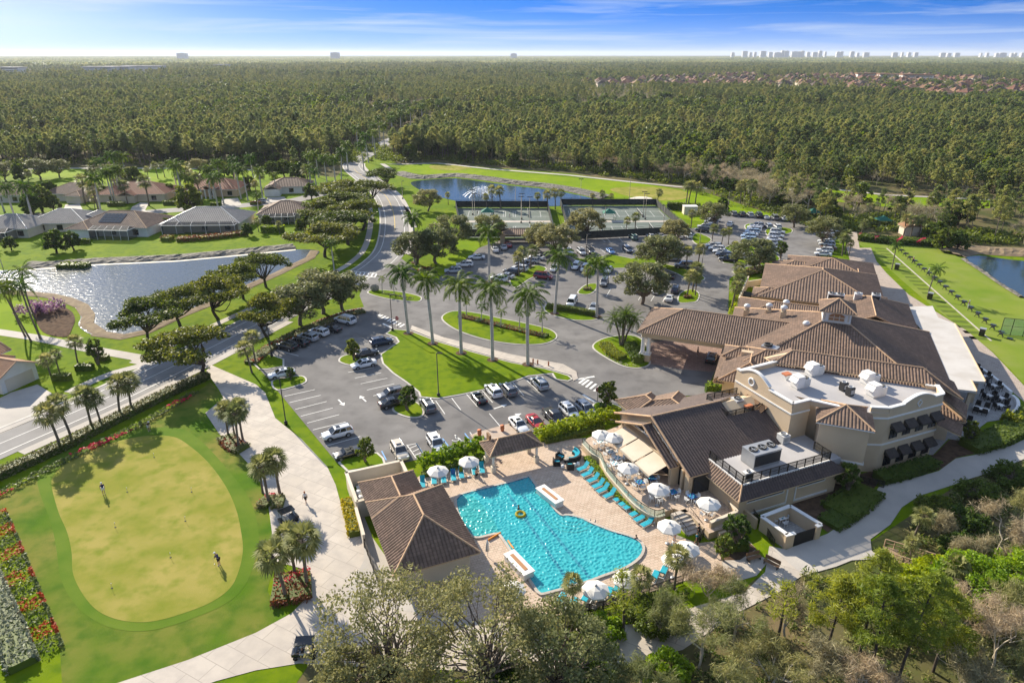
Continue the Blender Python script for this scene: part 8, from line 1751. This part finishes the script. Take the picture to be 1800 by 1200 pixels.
for i in range(n):
 p=a.lerp(c_,i/(n-1));t=thing('bag_stand','black golf bag stand and ball tray on the range, %s from the far end'%(ORD+['thirteenth','fourteenth','fifteenth','sixteenth','seventeenth','eighteenth','nineteenth'])[i],'bag stand',(p.x,p.y,.05),R(-50),'range hitting stations');b=MB();b.tube([(-.5,0,0),(0,0,1.0)],.06,5);b.tube([(.5,.3,0),(0,0,1.0)],.06,5);b.tube([(.5,-.3,0),(0,0,1.0)],.06,5);b.build('frame','black_paint',t,local=True);b=MB();b.box(-.3,.3,-.35,.35,.55,.75);b.build('tray','black_mesh',t,local=True);b=MB();b.box(1.2,2.2,-.5,.3,.02,.28);b.build('ball_tray','black_paint',t,local=True)
rn=thing('range_net','thin black net posts at the right end of the practice range','net',tuple(P(1760,585)));railing(None,W([(1757,588),(1775,590),(1797,592),(1830,596)]),.05,3.6,rn,name='net_frame',step=2.4,post=.04,mesh='clear_glass')
for x,y,lb in((1576,474,'tall black speaker bin by the far coconut palm'),(1634,526,'dark ball machine by the near coconut palm'),(1725,590,'dark club washing stand at the near end of the range')):
 t=thing('range_stand',lb,'stand',tuple(P(x,y)+Vector((0,0,.05))),R(-40),'range stands');b=MB();b.box(-.5,.5,-.5,.5,0,1.5);b.build('cabinet','black_paint',t,local=True);b=MB();b.box(-.56,.56,-.56,.56,1.5,1.6);b.build('lid','grey_metal',t,local=True)
def skin_obj(name,verts,edges,radii,m,parent,root=0):
 me=bpy.data.meshes.new(name);me.from_pydata([tuple(v)for v in verts],edges,[]);me.materials.append(MATS[m]);o=obj_of(name,me,parent);sk=o.modifiers.new('skin','SKIN');sk.use_smooth_shade=True;o.modifiers.new('sub','SUBSURF').levels=1;o.modifiers['sub'].render_levels=1
 for i,r_ in enumerate(radii):me.skin_vertices[0].data[i].radius=(r_,r_);me.skin_vertices[0].data[i].use_root=i==root
 return o
mat('hair_dark',(.03,.02,.015),.8);mat('cloth_navy',(.015,.03,.12),.85);mat('cloth_white',(.75,.74,.72),.85);mat('cloth_black',(.015,.015,.017),.85);mat('cloth_pink',(.55,.2,.2),.85);mat('cloth_grey',(.25,.25,.26),.85)
def person(x,y,z,ang,label,shirt='cloth_white',legs='cloth_black',hat='cloth_white',pose='stand',long=False,group=None,hold=None,scale=1.0):
 t=thing('person',label,'person',tuple(P(x,y,z)),R(ang),group);sit=pose=='sit';bend={'putt':.42,'lean':.25}.get(pose,.03);st=.12 if pose=='walk' else 0
 V=[];E_=[];Rr=[]
 def a(p,r_,par=None):V.append(Vector(p));Rr.append(r_);E_.append((par,len(V)-1))if par is not None else None;return len(V)-1
 hz=.95 if not sit else .48;up=lambda d,s=0:(d*math.sin(bend),s,hz+d*math.cos(bend))
 pel=a((0,0,hz),.13);ab=a(up(.2),.115,pel);ch=a(up(.42),.14,ab);nk=a(up(.56),.06,ch);hd=a((up(.68)[0]+.02,0,up(.68)[2]),.095,nk);cr=a((up(.80)[0]+.02,0,up(.80)[2]),.075,hd);a((up(.68)[0]+.125,0,up(.67)[2]),.02,hd)
 leg=[];arm=[]
 for s in(-1,1):
  hp=a((0,s*.1,hz-.03),.10,pel);sw=st*s
  kn=a((.42,s*.12,hz+.02)if sit else(.03+sw*.8,s*.11,.5),.062,hp);an=a((.45,s*.12,.10)if sit else(-.02+sw*2 if sw<0 else sw*1.6,s*.11,.09),.042,kn);to=a((V[an].x+.17,s*.13,.04),.04,an);leg.append((hp,kn,an,to))
  sh=a(up(.48,s*.18),.062,ch)
  if pose in('putt','hold'):el=a((V[sh].x+.14,s*.19,V[sh].z-.24),.044,sh);wr=a((V[sh].x+.28,s*.04,V[sh].z-.44),.03,el)
  elif sit:el=a((V[sh].x+.1,s*.24,V[sh].z-.25),.044,sh);wr=a((V[sh].x+.33,s*.2,V[sh].z-.28),.03,el)
  else:el=a((V[sh].x-sw*.8,s*.25,V[sh].z-.28),.044,sh);wr=a((V[sh].x+.06-sw*1.2,s*.26,V[sh].z-.53),.03,el)
  dn=(V[wr]-V[el]).normalized();pm=a(V[wr]+dn*.07,.034,wr);side=Vector((1,0,0));arm.append((sh,el,wr))
  for k in range(4):f1=a(V[pm]+dn*.05+side*(k-1.5)*.02,.009,pm);a(V[f1]+dn*(.035+.01*(k in(1,2)))-Vector((0,s*.015,0)),.008,f1)
  th=a(V[wr]+dn*.04+side*.045,.011,wr);a(V[th]+dn*.035+side*.01,.009,th)
 skin_obj('body',V,E_,Rr,'skin',t)
 pv=[V[pel]+Vector((0,0,.02)),V[ab],V[ch],V[nk]-Vector((0,0,.04))];pr=[.15,.135,.165,.08];pe=[(0,1),(1,2),(2,3)]
 for sh,el,wr in arm:i0=len(pv);pv+=[V[sh],V[sh].lerp(V[el],.75)];pr+=[.078,.062];pe+=[(2,i0),(i0,i0+1)]
 if shirt:skin_obj('shirt',pv,pe,pr,shirt,t)
 pv=[V[pel]];pr=[.152];pe=[]
 for hp,kn,an,to in leg:
  i0=len(pv);end=V[kn].lerp(V[an],.9)if long else V[hp].lerp(V[kn],.85);pv+=[V[hp],V[kn]if long else V[hp].lerp(V[kn],.5),end];pr+=[.115,.085 if long else .1,.07 if long else .088];pe+=[(0,i0),(i0,i0+1),(i0+1,i0+2)]
 skin_obj('shorts' if not long else 'trousers',pv,pe,pr,legs,t)
 for hp,kn,an,to in leg:skin_obj('shoe',[V[an]-Vector((.04,0,.04)),V[to]],[(0,1)],[.055,.045],'cloth_white',t)
 c_=V[cr];b=MB();b.lathe([(.115,-.04),(.118,.02),(.08,.085),(.02,.1)],(c_.x,c_.y,c_.z),10)
 if hat:b.add([(c_.x+.08,-.09,c_.z-.02),(c_.x+.2,-.06,c_.z-.04),(c_.x+.2,.06,c_.z-.04),(c_.x+.08,.09,c_.z-.02)],[(0,1,2,3),(3,2,1,0)])
 b.build('cap' if hat else 'hair',hat or 'hair_dark',t,local=True)
 if scale!=1:t.scale=(scale,)*3
 return t
def club(p,label):
 b=MB();b.tube([(0,0,.05),(-.12,0,.9)],.012,5);b.box(-.03,.03,-.06,.06,0,.06);o=b.build('golf_club','grey_metal');o.location=p;tag(o,label,'golf club','golf clubs')
person(183,862+6,.06,-60,'golfer in navy shirt and white shorts standing on the left of the putting green','cloth_navy','cloth_white','cloth_white')
g=person(386,993,.06,165,'golfer in blue shirt and dark shorts putting near the right collar','cloth_navy','cloth_black','cloth_white','putt');club(g.location+Vector((-.62,.16,0)),'putter held by the golfer near the right collar')
person(262,757,.05,-30,'golfer in dark clothes bending beside a bag under the palm shadows','cloth_black','cloth_white','cloth_white','putt')
person(538,884,.06,-100,'walker in white top and red cap on the promenade','cloth_white','cloth_black','terracotta_cap','walk')
person(1224,957,.07,130,'person in turquoise top by the gate at the foot of the steps','teal_fabric','cloth_black',None,'walk')
person(1227,942,.1,130,'person in black walking up to the gate','cloth_black','cloth_black',None,'walk')
person(1186,948,.07,200,'bare-chested person standing under the umbrella past the loungers',None,'blue_cloth',None)
person(1182,962,.07,20,'person in white sitting at the table between the gate umbrellas','cloth_white','blue_cloth','cloth_white','sit')
person(1604,462,.06,-40,'golfer in pink at the far end of the practice range','cloth_pink','cloth_black','cloth_white','hold',True)
person(1631,483,.06,-40,'golfer in white hitting beside the middle of the range','cloth_white','cloth_navy','cloth_white','hold',True)
person(1701,541,.06,-40,'golfer in pale pink hitting near the right end of the range','cloth_pink','cloth_white','cloth_white','hold',True)
person(839,377,.07,-20,'tennis player in white on the left-hand court','cloth_white','cloth_black',None,'walk')
person(896,384,.07,160,'tennis player in red on the left-hand court','cloth_pink','cloth_white','cloth_white','walk')
person(1226,625,.1,180,'porter in dark clothes standing under the entrance canopy','cloth_black','cloth_black',None)
person(838,838,.1,98,'sunbather sitting on a lounger under the umbrella by the hedge',None,'cloth_black',None,'sit')
person(533,1154,.25,185,'driver in dark shirt sitting in the golf cart at the bottom','cloth_black','cloth_white','cloth_white','sit')
for x,y,lb in((944,880,'swimmer by the planter at the top of the pool'),(1117,962,'swimmer resting at the right end of the pool'),(911,908,'swimmer beside the yellow float')):person(x,y,-1.15,random.randrange(360),lb,'cloth_black','cloth_black',None,'stand')
b=MB();c_=P(915,906);b.tube([(c_.x+.55*math.cos(R(t)),c_.y+.55*math.sin(R(t)),.22)for t in range(0,361,30)],.18,8);tag(b.build('swim_ring','leaf_yellow'),'yellow swim ring floating in the pool','swim ring')
for k_,lst in PT.items():
 for pr in lst:
  if not pr.used:
   for ch in list(pr.root.children):bpy.data.objects.remove(ch)
   bpy.data.objects.remove(pr.root)
for pr in list(CARS.values())+list(TBL.values()):
 if not pr.used:
  for ch in list(pr.root.children):bpy.data.objects.remove(ch)
  bpy.data.objects.remove(pr.root)
